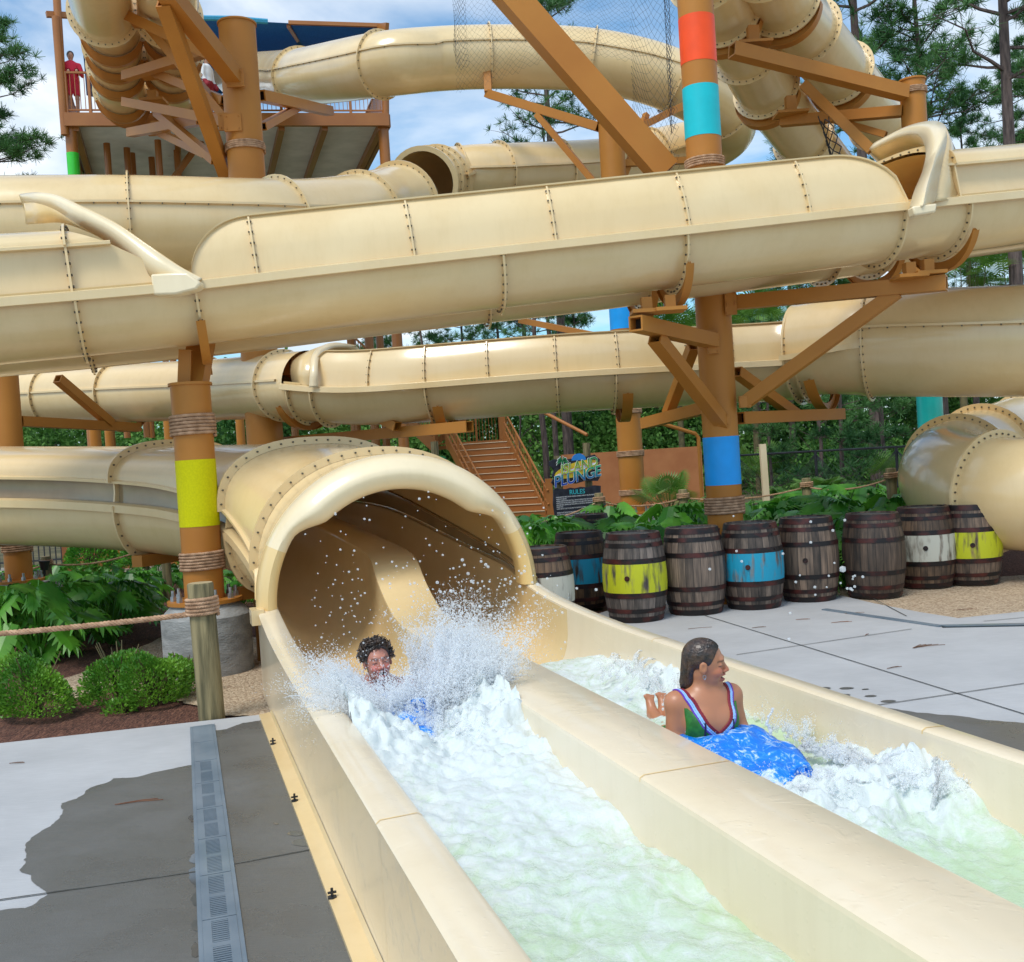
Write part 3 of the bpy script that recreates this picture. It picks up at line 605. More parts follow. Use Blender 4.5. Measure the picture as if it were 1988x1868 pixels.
# outer underside of the approaching lanes
def under(i):
    s=S(i); zb=smi(s,T_BOT)-.03; zl=smi(s,T_RIM_L)-.03; zr=smi(s,T_RIM_R)-.03
    zb-=.03; L_=lane(.565,.565,zl,zb+.22,zb,2.4,14); R_=[(-a,z) for a,z in lane(.565,.565,zr,zb+.22,zb,2.4,14)][::-1]
    return L_+R_
mb=MB(); sweep(mb,RP,WP(under),I0+2,IE); obj('lower_shell',mb,smats(),RO,angle=60)
def rimprof(i):
    s=S(i); z=smi(s,T_RIM_L); return [(1.04,z+.002),(1.15,z),(1.19,z-.02),(1.19,z-.10),(1.165,z-.10),(1.16,z-.02)]
mb=MB(); sweep(mb,RP,WP(rimprof),I0,IE)
sweep(mb,RP,lambda i:[(-a,h) for a,h in WP(rimprof)(i)],I0,IE,flip=True); obj('rim',mb,MT['slide'],RO)
def panelprof(i):
    s=S(i); z=smi(s,T_RIM_L); g_=smi(s,T_GAP); return [(1.10,z+.003),(1.085,z+g_*.5),(1.09,z+g_)]
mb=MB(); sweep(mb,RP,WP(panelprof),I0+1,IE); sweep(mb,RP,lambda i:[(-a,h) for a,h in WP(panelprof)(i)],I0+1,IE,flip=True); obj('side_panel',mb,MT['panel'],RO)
def coverprof(i,off=0,k=26):
    s=S(i); z=smi(s,T_RIM_L); g_=smi(s,T_GAP); H=smi(s,T_COV)-g_; w=1.17*wsc(s)+off; n=2.05+.5*sm(.3,3,s)
    out=[]
    for j in range(k+1):
        th=PI*j/k; co,si=math.cos(th),math.sin(th)
        out.append((w*math.copysign(abs(co)**(2/n),co),z+g_+(H+off)*abs(si)**(2/n)))
    return out
mb=MB(); sweep(mb,RP,coverprof,I0+1,IE); obj('tunnel_cover',mb,smats(),RO,angle=60)
mb=MB(); sweep(mb,RP,lambda i:coverprof(i,-.03),I0+1,IE,flip=True); obj('tunnel_lining',mb,MT['slide_in'],RO,angle=60)
cs_=lambda i:[(coverprof(i)[0][0]-.09*wsc(S(i)),coverprof(i)[0][1]-.012),(coverprof(i)[0][0]+.03,coverprof(i)[0][1]-.012),(coverprof(i)[0][0]+.03,coverprof(i)[0][1]+.02),(coverprof(i)[0][0]-.03,coverprof(i)[0][1]+.03)]
mb=MB(); sweep(mb,RP,lambda i:[(-a,h) for a,h in cs_(i)],I0+1,IE,flip=True); obj('cover_seam',mb,smats(),RO)
mb=MB(); sweep(mb,RP,lambda i:[(coverprof(i)[0][0]-.05,coverprof(i)[0][1]-.006),(coverprof(i)[0][0]+.03,coverprof(i)[0][1]-.006),(coverprof(i)[0][0]+.03,coverprof(i)[0][1]+.02),(coverprof(i)[0][0]-.02,coverprof(i)[0][1]+.04)],I0+2,IE); obj('cover_seam',mb,smats(),RO)
# flanges: find the path index where the near top shoulder has the wanted picture column
def ixside(path,x,a,h,i0):
    best=None
    for k in range(int(i0)*4,(path.n-1)*4):
        i=k/4; q=px(pt(path.at(i),a(i) if callable(a) else a,h(i) if callable(h) else h))[0]
        if best is None or abs(q-x)<best[0]: best=(abs(q-x),i)
    return best[1]
for x in(208,425,510):
    i=ixside(RP,x,1.1,lambda i:smi(S(i),T_RIM_L)+smi(S(i),T_GAP),I0+4); fr=RP.at(i)
    b=MB(); c0=coverprof(i,-.0); c1=coverprof(i,.075); ringpts(fr,c0,c1,.02,b,step=.13,side=(1,-1),br=.014)
    s=S(i); z=smi(s,T_RIM_L); u0=under(i); k=len(u0)//2
    zb=smi(s,T_BOT)-.03; u0=WP(under)(i); k_=wsc(s)
    if x<450:
        u1=[(a*1.0+(.07*math.copysign(1,a) if abs(a)>.54 else .0)*abs(math.cos(min(1.5,max(-1.5,(z-h)*2.2)))),h-.07*min(1,(z-h)/.45)) for a,h in u0]
        ringpts(fr,u0,u1,.02,b,step=.13,br=.014)
    ringpts(fr,[(1.09*k_,z+.01),(1.08*k_,z+.1),(1.09*k_,z+smi(s,T_GAP))],[(1.17*k_,z+.01),(1.15*k_,z+.1),(1.15*k_,z+smi(s,T_GAP))],.02,b)
    obj('joint_flange',b,smats(),RO)
# the rolled lip round the mouth
def mouth_lip():
    mb=MB(); fr=RP.at(I0); T=fr[1]; z0=.70; rows=[]; n=64; m=14
    for k in range(n+1):
        ph=PI*k/n; d=abs(ph-PI/2)
        ri=lerp(.895,1.035,sm(R(40),R(58),d)); ro=1.195
        # outer outline, slightly flattened
        row=[]
        for j in range(m+1):
            q=j/m; al=PI*q; rr=lerp(ro,ri,(1-math.cos(al))/2); bulge=.17*math.sin(al)**.8*(ro-ri)/.3+.0
            back=.32*(1-q)**3 if q<.5 else .05*(q-.5)*2
            row.append(fr[0]+fr[2]*(rr*math.cos(ph))+V((0,0,z0+rr*math.sin(ph)*1.0))-T*(bulge-.02-back*.4))
        # return inside
        row.append(fr[0]+fr[2]*((ri+.02)*math.cos(ph))+V((0,0,z0+(ri+.02)*math.sin(ph)))+T*.22)
        row.insert(0,fr[0]+fr[2]*((ro-.02)*math.cos(ph))+V((0,0,z0+(ro-.02)*math.sin(ph)))+T*.45)
        rows.append(row)
    k0=9
    mb.grid(rows[k0:n-k0+1],flip=True); obj('mouth_lip',mb,MT['lip'],RO,angle=70)
    for sl,nm in((rows[:k0+1],'lip_foot'),(rows[n-k0:],'lip_foot')):
        mb=MB(); mb.grid(sl,flip=True); obj(nm,mb,MT['slide_in'],RO,angle=70)
mouth_lip()
# bracket under the left foot of the mouth
b=MB(); fr=RP.at(I0); b.box(pt(fr,1.2,.66),.10,.22,.12,(VH,UH,V((0,0,1)))); obj('foot_bracket',b,MT['slide'],RO)
# piers under the tunnel
for s_,a_ in((2.2,.6),(4.2,0),(7,0)):
    i=next(k for k in range(I0,RP.n) if S(k)>=s_); fr=RP.at(i); b=MB(); z=smi(s_,T_BOT)-.1
    b.cyl(pt(fr,a_-.0,-.05)-V((0,0,fr[0].z)),pt(fr,a_,z),.11,seg=16); b.beam(pt(fr,-.9,z),pt(fr,.9,z),.14,.12); obj('support_pier',b,MT['steel'],RO)
# ================= big open flume in front
def AP(l): return [P(*q) for q in l]
FA=thing('racer_flume','large cream open twin flume crossing in front of the tower, highest of the open flumes','water slide',P(380,545,9.3))
A_CTRL=[(-260,604,8.3),(-120,590,8.6),(0,578,8.8),(150,566,9.0),(385,545,9.3),(600,520,9.5),(980,478,9.8),(1330,440,10.0),(1760,393,10.5),(1988,370,11.0),(2150,352,11.6),(2300,340,12.3)]
PA=Path(AP(A_CTRL),14)
rA=.5
def twin_under(r,k=16): 
    a=[(r-r*math.cos(R(t)),-r*math.sin(R(t))) for t in [180*j/k for j in range(k+1)]]
    a=a[:-2]; w=r*.12
    b=[(x+2*r+w,z) for x,z in [(r-r*math.cos(R(t)),-r*math.sin(R(t))) for t in [180*j/k for j in range(k+1)]][2:]]
    return a+b
def add_trough(parent,path,r,i0,i1,wall=None,mat='slide',twin=True):
    """open trough: shell from the near rim (0,0) to the far rim; wall(i)->0..1 height factor of the near upper wall"""
    W=2*r*(2.06 if twin else 1)
    low=twin_under(r) if twin else [(r-r*math.cos(R(t)),-r*math.sin(R(t))) for t in [180*j/20 for j in range(21)]]
    mb=MB(); sweep(mb,path,low,i0,i1); obj('trough_shell',mb,[MT[mat],MT['bolt']],parent,angle=60)
    mb=MB(); sweep(mb,path,[(a*1.0+(.025 if a<W/2 else -.025),h+.03) for a,h in low],i0,i1,flip=True); obj('trough_lining',mb,MT['slide_in'],parent,angle=60)
    for s in(1,-1):
        pr=[(0,.0),(-.05,.0),(-.075,-.012),(-.075,-.085),(-.06,-.09),(-.055,-.03),(0,-.03)]
        if s<0: pr=[(W-a,h) for a,h in pr]
        mb=MB(); sweep(mb,path,pr,i0,i1,flip=s<0); obj('rim',mb,MT['slide'],parent)
UW=[(0,0),(.012,.12),(.035,.25),(.075,.37),(.13,.48),(.165,.535)]
def upper_wall(parent,path,i0,i1,f,scale=1.0,far=0,n=10,rings=(),rname='wall_flange'):
    m=len(UW)*2
    def W(i,q):
        h=q*UW[-1][1]; a=interp(h,[(z,a) for a,z in UW]); return (a*scale,h*scale)
    idx=[i0]+[k/2 for k in range(int(i0*2)+1,int(math.ceil(i1*2)))]+[i1]
    rows=[]
    for i in idx:
        fr=path.at(i); ff=max(.0,f(i)); rows.append([pt(fr,*W(i,ff*j/m)) for j in range(m+1)])
    mb=MB(); mb.grid(rows)
    rows2=[[p+path.at(i)[2]*.022 for p in r] for i,r in zip(idx,rows)]; mb.grid(rows2,flip=True)
    # rolled top edge
    e=[r[-1] for r in rows]; top=[]
    for p,i in zip(e,idx): top.append([p,p-path.at(i)[2]*.03+V((0,0,.004)),p-path.at(i)[2]*.032+V((0,0,.018)),p+path.at(i)[2]*.024+V((0,0,.018)),p+path.at(i)[2]*.022])
    mb.grid(top,flip=True)
    obj('upper_wall',mb,smats(),parent,angle=60)
    for x in rings:
        i=ixside(path,x,.05,.25,0); b=MB(); fr=path.at(i); ff=f(i)
        p0=[W(i,ff*j/8*.985) for j in range(9)]; p1=[(a-.035,h) for a,h in p0]
        ringpts(fr,p0,p1,.016,b,bn=5,br=.013); obj(rname,b,smats(),parent)
def ffac(path,xl0,xl1,xr0,xr1):
    a=path.ix(xl0);b=path.ix(xl1);c=path.ix(xr0);d=path.ix(xr1)
    def f(i):
        if i<b: return math.sqrt(max(0,1-((b-i)/(b-a))**2))
        if i>c: return math.sqrt(max(0,1-((i-c)/(d-c))**2))
        return 1
    return f,a,d
iL,iR=PA.ix(382),PA.ix(1775)
add_trough(FA,PA,rA,0,PA.n-1)
f_,a_,b_=ffac(PA,372,500,1640,1760)
upper_wall(FA,PA,a_,b_,f_,1.03,rings=(493,798,1070,1330,1560))
# far upper wall
def farwall(parent,path,i0,i1,W,h=.4):
    mb=MB(); pr=[(W,0),(W-.02,h*.3),(W-.07,h*.7),(W-.14,h)]; sweep(mb,path,pr,i0,i1); sweep(mb,path,[(a-.02,z) for a,z in pr],i0,i1,flip=True); obj('far_wall',mb,smats(),parent,angle=60)
farwall(FA,PA,PA.ix(480),PA.ix(1650),2.06*2*rA-.02)
def trough_ring(parent,path,x,r,twin=True,name='joint_flange',at=(.0,-.3),lanes=(0,1)):
    i=ixside(path,x,.03,-.2*r/.5,0); fr=path.at(i); b=MB(); 
    for q in lanes:
        c=r+q*2.12*r
        ring(b,fr,c,0,r,r+.065,184 if q==0 else 215,335 if (twin and q==0) else 356,.02,bn=15,br=.014,n=22)
    obj(name,b,smats(),parent); return i
for x in(150,385,980,1330,1755): trough_ring(FA,PA,x,rA)
for x in(1880,): trough_ring(FA,PA,x,rA)
def closed_top(parent,path,i0,i1,W,gap,H,name='cover',panel='panel',rings=(),fstep=.13):
    def cp(off=0,k=22):
        out=[]
        for j in range(k+1):
            th=PI*j/k; co,si=math.cos(th),math.sin(th); out.append((W/2-(W/2-.05+off)*math.copysign(abs(co)**.85,co),gap+(H-gap+off)*abs(si)**.85))
        return out
    mb=MB(); sweep(mb,path,cp(),i0,i1); obj(name,mb,smats(),parent,angle=60)
    mb=MB(); sweep(mb,path,cp(-.03),i0,i1,flip=True); obj('cover_lining',mb,MT['slide_in'],parent,angle=60)
    if panel:
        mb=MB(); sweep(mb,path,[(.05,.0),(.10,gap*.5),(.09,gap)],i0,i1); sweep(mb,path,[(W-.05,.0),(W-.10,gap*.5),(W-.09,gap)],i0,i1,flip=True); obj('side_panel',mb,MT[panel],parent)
        mb=MB(); sweep(mb,path,[(.09,gap-.012),(.02,gap-.012),(.02,gap+.012),(.07,gap+.03)],i0,i1); obj('cover_seam',mb,smats(),parent)
    for x in rings:
        i=ixside(path,x,.05,gap,0); fr=path.at(i); b=MB(); ringpts(fr,cp(),cp(.06),.02,b,step=fstep,br=.014)
        ringpts(fr,[(.08,.0),(.08,gap)],[(.0,.0),(.03,gap)],.02,b); obj('joint_flange',b,smats(),parent)
    return cp
WA=2.06*2*rA
def slanted_cover():
    gap,H=.40,.66; k=22
    def cp(off=0): return [(WA/2-(WA/2-.05+off)*math.copysign(abs(math.cos(PI*j/k))**.85,math.cos(PI*j/k)),gap+(H-gap+off)*abs(math.sin(PI*j/k))**.85) for j in range(k+1)]
    for off,nm,mt,fl in((0,'cover',smats(),False),(-.03,'cover_lining',MT['slide_in'],True)):
        c=cp(off); rows=[]
        for r in range(25):
            row=[]
            for a,h in c: ie=lerp(PA.ix(228),PA.ix(105),(h-gap)/(H-gap)); row.append(pt(PA.at(ie*r/24),a,h))
            rows.append(row)
        mb=MB(); mb.grid(rows,flip=fl); obj(nm,mb,mt,FA,angle=60)
    def pg(i): return gap*min(1,max(.02,(PA.ix(378)-i)/(PA.ix(378)-PA.ix(228))))
    mb=MB(); sweep(mb,PA,lambda i:[(.05,.0),(.10,pg(i)*.5),(.09,pg(i))],0,PA.ix(378)); sweep(mb,PA,[(WA-.05,.0),(WA-.10,gap*.5),(WA-.09,gap)],0,PA.ix(228),flip=True); obj('side_panel',mb,MT['slide'],FA)
    mb=MB(); sweep(mb,PA,[(.09,gap-.012),(.02,gap-.012),(.02,gap+.012),(.07,gap+.03)],0,PA.ix(228)); obj('cover_seam',mb,smats(),FA)
    i=ixside(PA,128,.05,gap,0); fr=PA.at(i); b=MB(); ringpts(fr,cp()[:12],cp(.06)[:12],.02,b,step=.13); ringpts(fr,[(.08,.0),(.08,gap)],[(.0,.0),(.03,gap)],.02,b,bn=4); obj('joint_flange',b,smats(),FA)
slanted_cover()
closed_top(FA,PA,PA.ix(1845),PA.n-1,WA,.34,.62,panel='slide',rings=(1850,))
def shell(name,rows,mat,parent,th=.03,angle=60,nrm=None):
    """double sided sheet with real thickness from a grid of points"""
    mb=MB(); mb.grid(rows); o=obj(name,mb,mat,parent,angle=angle); md=o.modifiers.new('s','SOLIDIFY'); md.thickness=th; md.offset=0; return o
def ribbon(name,curves,mat,parent,n=8,th=.03):
    cs=[catmull(AP(c),n) for c in curves]; return shell(name,[list(c) for c in cs],mat,parent,th)
# left hood of the racer flume
U=[(392,542,9.2),(350,520,9.2),(289,479,9.25),(223,434,9.4),(156,401,9.6),(110,380,9.9),(70,375,10.1),(38,378,10.5)]
Lc=[(374,558,9.22),(330,550,9.25),(285,534,9.3),(217,474,9.5),(150,433,9.7),(108,406,9.95),(72,394,10.1),(48,394,10.5)]
Tt=[(362,552,9.45),(315,540,9.5),(262,508,9.6),(212,470,9.75),(165,446,9.9),(120,432,10.05),(80,434,10.2),(52,436,10.6)]
ribbon('hood_lip',[U,[((a[0]+c[0])/2-1,(a[1]+c[1])/2-3,a[2]-.02) for a,c in zip(U,Lc)],Lc],MT['lip'],FA,th=.02); ribbon('hood_visor',[Lc,Tt],MT['slide_in'],FA,th=.02)
ribbon('hood_top',[U,[(x+4,y-6,F+.9) for x,y,F in Tt]],MT['slide'],FA,th=.02)
b=MB(); q=[P(291,532,9.12),P(340,529,9.1),P(362,529,9.08),P(386,546,9.08),P(389,552,9.08),P(380,562,9.08),P(340,572,9.1),P(297,573,9.12)]; b.prism(q,V((0,.16,0))); o=obj('hood_foot',b,MT['lip'],FA); m=o.modifiers.new('b','BEVEL'); m.width=.02; m.segments=2
# right hood
U=[(1810,392,10.4),(1822,330,10.45),(1836,262,10.6),(1830,244,10.9),(1806,239,11.3),(1760,250,11.9),(1700,280,12.3)]
L2=[(1769,405,10.35),(1778,375,10.4),(1796,330,10.5),(1800,290,10.65),(1782,262,11.2),(1740,268,11.8),(1690,292,12.2)]
mid=[(1790,404,10.22),(1800,358,10.25),(1817,300,10.4),(1816,258,10.7),(1796,246,11.2),(1752,255,11.8),(1696,284,12.2)]
ribbon('hood_lip',[U,mid,L2],MT['lip'],FA,th=.05)
ribbon('hood_top',[U,[(1852,388,10.62),(1862,352,10.9),(1858,312,11.3),(1852,290,11.7),(1820,276,12.0),(1790,285,12.2),(1740,305,12.5)]],MT['slide'],FA,th=.02)
ribbon('hood_inside',[L2,[(1790,395,10.8),(1800,370,11.1),(1815,345,11.4),(1820,315,11.8),(1800,300,12.1),(1760,302,12.4),(1720,318,12.6)]],MT['slide_in'],FA,th=.02)
b=MB(); b.prism([P(1771,400,10.2),P(1820,394,10.25),P(1818,412,10.25),P(1776,419,10.2)],V((0,.15,0))); o=obj('hood_foot',b,MT['lip'],FA); m=o.modifiers.new('b','BEVEL'); m.width=.02; m.segments=2
b=MB(); ib=PA.ix(2100); fr=PA.at(ib); b.add([pt(fr,a,h) for a,h in [(0,-.4),(2,-.4),(2,.6),(0,.6)]],[(0,1,2,3)]); obj('bend_bulkhead',b,MT['slide_in'],FA)
for x in(1330,1880,388):
    i=ixside(PA,x,.1,-.35,0); fr=PA.at(i)
    for q in(0,1): saddle(FA,fr,rA+q*2.12*rA,0,rA+.06,214 if q==0 else 215,332 if q==0 else 345,th=.08)
# ================= lower open flume behind
FD=thing('lower_flume','cream open flume running low across the middle in front of the staircase and woods','water slide',P(1000,720,14))
rD=.52
D_CTRL=[(540,744,14.9),(620,750,14.6),(700,750,14.4),(820,742,14.1),(1080,722,13.9),(1330,708,13.9),(1500,699,13.8),(1570,694,13.6),(1650,686,13.5)]
PD=Path(AP(D_CTRL),12)
add_trough(FD,PD,rD,PD.ix(548),PD.ix(1560),twin=False)
f_,a_,b_=ffac(PD,600,624,1540,1560)
upper_wall(FD,PD,a_,b_,f_,.92,rings=(716,823,946,1080,1198,1330,1420))
farwall(FD,PD,a_,b_,2*rD,.3)
for x in(560,606,828,1083,1195,1548): trough_ring(FD,PD,x,rD,twin=False,lanes=(0,))
PD1=Path(AP([(-260,792,19.6),(-120,785,19.4),(0,777,19),(120,770,18.6),(230,764,18),(410,757,17),(500,752,16.2),(570,748,15.5),(620,746,15.1)]),10)
seg_tube(FD,PD1,.49,0,PD1.ix(600)); seam(FD,PD1,-.485,.06,0,PD1.ix(590),bolts=False)
for x in(100,230,406,552): 
    b=MB(); ring(b,PD1.atx(x),0,0,.485,.545,0,360,.02,bn=30,br=.014); obj('joint_flange',b,smats(),FD)
PD2=Path(AP([(1500,695,14.35),(1560,690,14.1),(1640,676,13.8),(1700,668,13.6),(1850,665,13.2),(1988,662,12.9),(2200,655,12.5),(2400,648,12.3)]),10)
mb=MB()
i0,i1,i2=PD2.ix(1548),PD2.ix(1688),PD2.n-1
def tp(i):
    k=min(1,max(0,(i-i0)/(i1-i0))); r=lerp(.60,.68,sm(0,1,k)); return arc(0,lerp(.08,0,k),r,0,360,40)[:-1]
sweep(mb,PD2,tp,i0,i2,closed=True); obj('tube_shell',mb,smats(),FD,angle=60)
seam(FD,PD2,-.675,.17,i1,i2,step=.2)
mb=MB(); sweep(mb,PD2,[(-.60,-.02),(-.69,-.02),(-.69,-.09),(-.66,-.09)],i0,i1); obj('rim',mb,MT['slide'],FD)
for x,r0,a in((1552,.60,360),(1690,.68,360)):
    b=MB(); ring(b,PD2.atx(x),0,0,r0-.02,r0+.06,100,460,.02,bn=44,br=.014,n=40); obj('joint_flange',b,smats(),FD)
ribbon('hood_lip',[[(600,752,14.5),(602,720,14.5),(606,690,14.7),(622,674,15.1),(650,667,15.5),(690,672,15.9),(704,690,16.1)],[(618,752,14.5),(617,722,14.5),(620,694,14.7),(634,681,15.1),(655,675,15.5),(684,679,15.9),(697,694,16.1)]],MT['lip'],FD)
ribbon('hood_top',[[(600,750,14.6),(602,720,14.6),(608,690,14.8),(624,674,15.15),(652,667,15.55),(692,672,15.9)],[(570,750,14.95),(565,720,15),(568,700,15.1),(580,690,15.4),(600,690,15.8),(640,700,16.2)]],MT['slide'],FD)
for x in(868,1232):
    i=ixside(PD,x-15,.1,-.4,0); saddle(FD,PD.at(i),rD,0,rD+.06,212,330,w=.09)
for x in(1590,): saddle(FD,PD2.atx(x),0,0,.66,212,330,w=.09)
for x in(240,595): saddle(FD,PD1.atx(x),0,0,.55,212,330,w=.08)
# ================= closed tubes
def closed_slide(name,label,ctrl,r,rings,seams=None,mats='slide',n=10,i0x=None,i1x=None,bn=32,th=0,seamh=.1):
    t=thing(name,label,'water slide',P(*ctrl[len(ctrl)//2])); pa=Path(AP(ctrl),n)
    seg_tube(t,pa,r,0,pa.n-1,mat=mats,th=th)
    if seams is not None: seam(t,pa,-r*.985,seamh,seams[0]*(pa.n-1),seams[1]*(pa.n-1),step=.28)
    for ri in rings:
        fr=pa.at(ri[1]*(pa.n-1)) if isinstance(ri,tuple) else pa.atx(ri); b=MB(); ring(b,fr,0,0,r-.01,r+.065,0,360,.022,bn=bn,br=.015,n=36); obj('joint_flange',b,smats(),t)
    return t,pa
TB,PB=closed_slide('tube_slide','cream closed tube running behind the front flume and ending in an open collar',[(-300,458,14),(-120,450,14.1),(0,442,14.3),(240,438,14.7),(480,440,15.3),(600,436,16.2),(690,422,17.2),(740,408,18.2),(778,396,18.9)],.68,[255,540,700],(0,.62),seamh=.17)
mb=MB(); fr=PB.at(PB.n-1); ring(mb,fr,0,0,.62,.755,0,360,.03,bn=36,n=40); obj('end_collar',mb,smats(),TB)
# looping tube: leaves the tower, turns at the right and comes back underneath
CL=[(455,146,31),(510,147,28.3),(555,149,25.5),(600,148,23.2),(740,126,20.6),(850,115,20.8),(950,111,21),(1060,112,21),(1150,118,21),(1250,138,21),(1335,170,21.2),(1400,212,21.9),(1412,250,23.0),(1370,280,23.6),(1300,298,23.4),(1200,322,22.6),(1100,332,22),(1000,337,21.4),(930,341,21),(885,345,20.9),(850,349,20.3),(822,356,19.4)]
TC_,PC=closed_slide('loop_tube_slide','cream closed tube curving high from the tower across the sky and back underneath behind netting',CL,.60,[],None,n=8,th=.03)
kx=[(x,i) for i,x in enumerate(PC.X)]
def pci(x,lo,hi):
    c=[i for i in range(int(lo),int(hi)) ]; return min(c,key=lambda i:abs(PC.X[i]-x))
half=pci(1412,60,110)
for x,lo,hi in((585,0,half),(742,0,half),(948,0,half),(1150,0,half),(1310,0,half),(1400,half-10,half),(1270,half,PC.n),(1082,half,PC.n),(975,half,PC.n),(893,half,PC.n),(850,half,PC.n)):
    b=MB(); ring(b,PC.at(pci(x,lo,hi)),0,0,.59,.66,0,360,.022,bn=28,n=32); obj('joint_flange',b,smats(),TC_)
seam(TC_,PC,-.59,.12,6,half-8,step=.3)
mb=MB(); sweep(mb,PC,[(.60,-.02),(.66,-.02),(.66,.02),(.60,.02)],half+12,PC.n-8); obj('seam_flange',mb,smats(),TC_)
fr=PC.at(PC.n-1); b=MB(); ring(b,fr,0,0,.57,.665,0,360,.05,bn=0,n=36); obj('end_lip',b,MT['slide'],TC_)
fr=PC.at(PC.n-4.5); b=MB(); ring(b,fr,0,0,.59,.66,0,360,.022,bn=28,n=32); obj('joint_flange',b,smats(),TC_)
# top left twin
L6=[(166,-170,14.2),(186,-56,15.6),(200,24,17),(216,54,18),(222,92,19),(226,130,20.2),(237,182,21.8),(248,190,24.5),(254,190,27.5)]
P6=Path(AP(L6),8); off=.58
T6=thing('twin_tube_slide','pair of cream half tubes seen from below, dropping from the tower at top left','water slide',P(220,120,20))
P6c=Path([p+P6.fr[i][2]*0 for i,p in enumerate(P6.p)],raw=True)
P6r=Path([p-P6.fr[i][2]*1.0 for i,p in enumerate(P6.p)],raw=True)
s6=1 if px(P6r.p[30])[0]>px(P6.p[30])[0] else -1
if s6<0: P6r=Path([p+P6.fr[i][2]*1.0 for i,p in enumerate(P6.p)],raw=True)
for pa in(P6,P6r): seg_tube(T6,pa,.475,0,pa.n-1,mat='slide',th=.03)
for k,i in enumerate((16,24,32,40,47,54)):
    for pa in(P6,P6r):
        b=MB(); ring(b,pa.at(i),0,0,.465,.56,0,360,.025,bn=30,n=30); obj('joint_flange',b,smats(),T6)
        if k: 
            fr=pa.at(i-.6); saddle(T6,fr,0,0,.485,205,335,w=.15,mat='steel')
# top right twin
L7=[(1330,-150,14),(1365,-60,15),(1407,23,16),(1450,100,17),(1487,170,18),(1559,268,19.5),(1650,380,21.5),(1750,490,23.5)]
R7=[(1455,-160,14),(1484,-80,15),(1520,0,16),(1566,62,17),(1632,142,18),(1706,235,19.5),(1800,340,21.5),(1900,450,23.5)]
T7=thing('twin_tube_slide','pair of cream tubes dropping steeply to the right at top right behind the striped column','water slide',P(1500,150,18))
for l in(L7,R7):
    pa=Path(AP(l),8); seg_tube(T7,pa,.5,0,pa.n-1,mat='slide')
    for k,i in enumerate((9,16,24,32,40,48)):
        b=MB(); ring(b,pa.at(i),0,0,.49,.585,0,360,.025,bn=30,n=30); obj('joint_flange',b,smats(),T7)
        if k in(1,3): saddle(T7,pa.at(i+.5),0,0,.51,195,345,w=.16)
    seam(T7,pa,.49,.0,0,pa.n-1,bolts=False,dirn=1)
# lower right tube turning round
C9=[(2500,835,19),(2300,838,18.5),(2120,838,17.8),(2000,848,16.8),(1935,872,15.7),(1870,902,14.7),(1846,925,13.9),(1880,945,13.1),(1945,957,12.5),(2050,962,12.1),(2180,965,11.9),(2400,965,11.8)]
T9,P9=closed_slide('tube_slide','large cream tube doubling back on itself low down behind the last barrels',C9,.66,[],None,n=8)
for i in(8*3,8*4+3,8*5+2,8*8-1):
    b=MB(); ring(b,P9.at(i),0,0,.65,.75,0,360,.03,bn=44,n=44,br=.018); obj('joint_flange',b,smats(),T9)
b=MB(); b.cyl(PZ(2150,-.05,14.5),PZ(2150,1.2,14.5),.2); obj('support_pier',b,MT['steel'],T9)
# ---------------------------------------------------------------- columns, arms, tower, stairs, signs
def zat(xy,y):
    z0,z1=0.0,4.0
    for _ in range(6):
        y0=px(V((xy.x,xy.y,z0)))[1]; y1=px(V((xy.x,xy.y,z1)))[1]
        if abs(y1-y0)<1e-6: break
        z0,z1=z1,z0+(y-y0)*(z1-z0)/(y1-y0)
    return z1
def rope_wrap(name,xy,r,za,zb,parent,rr=None):
    n=max(2,int(round(abs(zb-za)/.036))); rr=rr or abs(zb-za)/n/2
    mb=MB(); lo=min(za,zb)+rr; R0=r+rr*.8; per=max(.05,rr*3.6); m=int(2*PI*R0/(per/4))
    for st in(0,1,2):
        pts=[]
        for k in range(n*m+1):
            a=2*PI*k/m; ph=2*PI*(R0*a/per)+st*2*PI/3; ra=R0+rr*.42*math.cos(ph); pts.append(V((xy.x+ra*math.cos(a),xy.y+ra*math.sin(a),lo+2*rr*(k/m)*(n-1)/n+rr*.42*math.sin(ph))))
        mb.tube(pts,rr*.56,5)
    return obj(name,mb,MT['rope'],parent,angle=80)
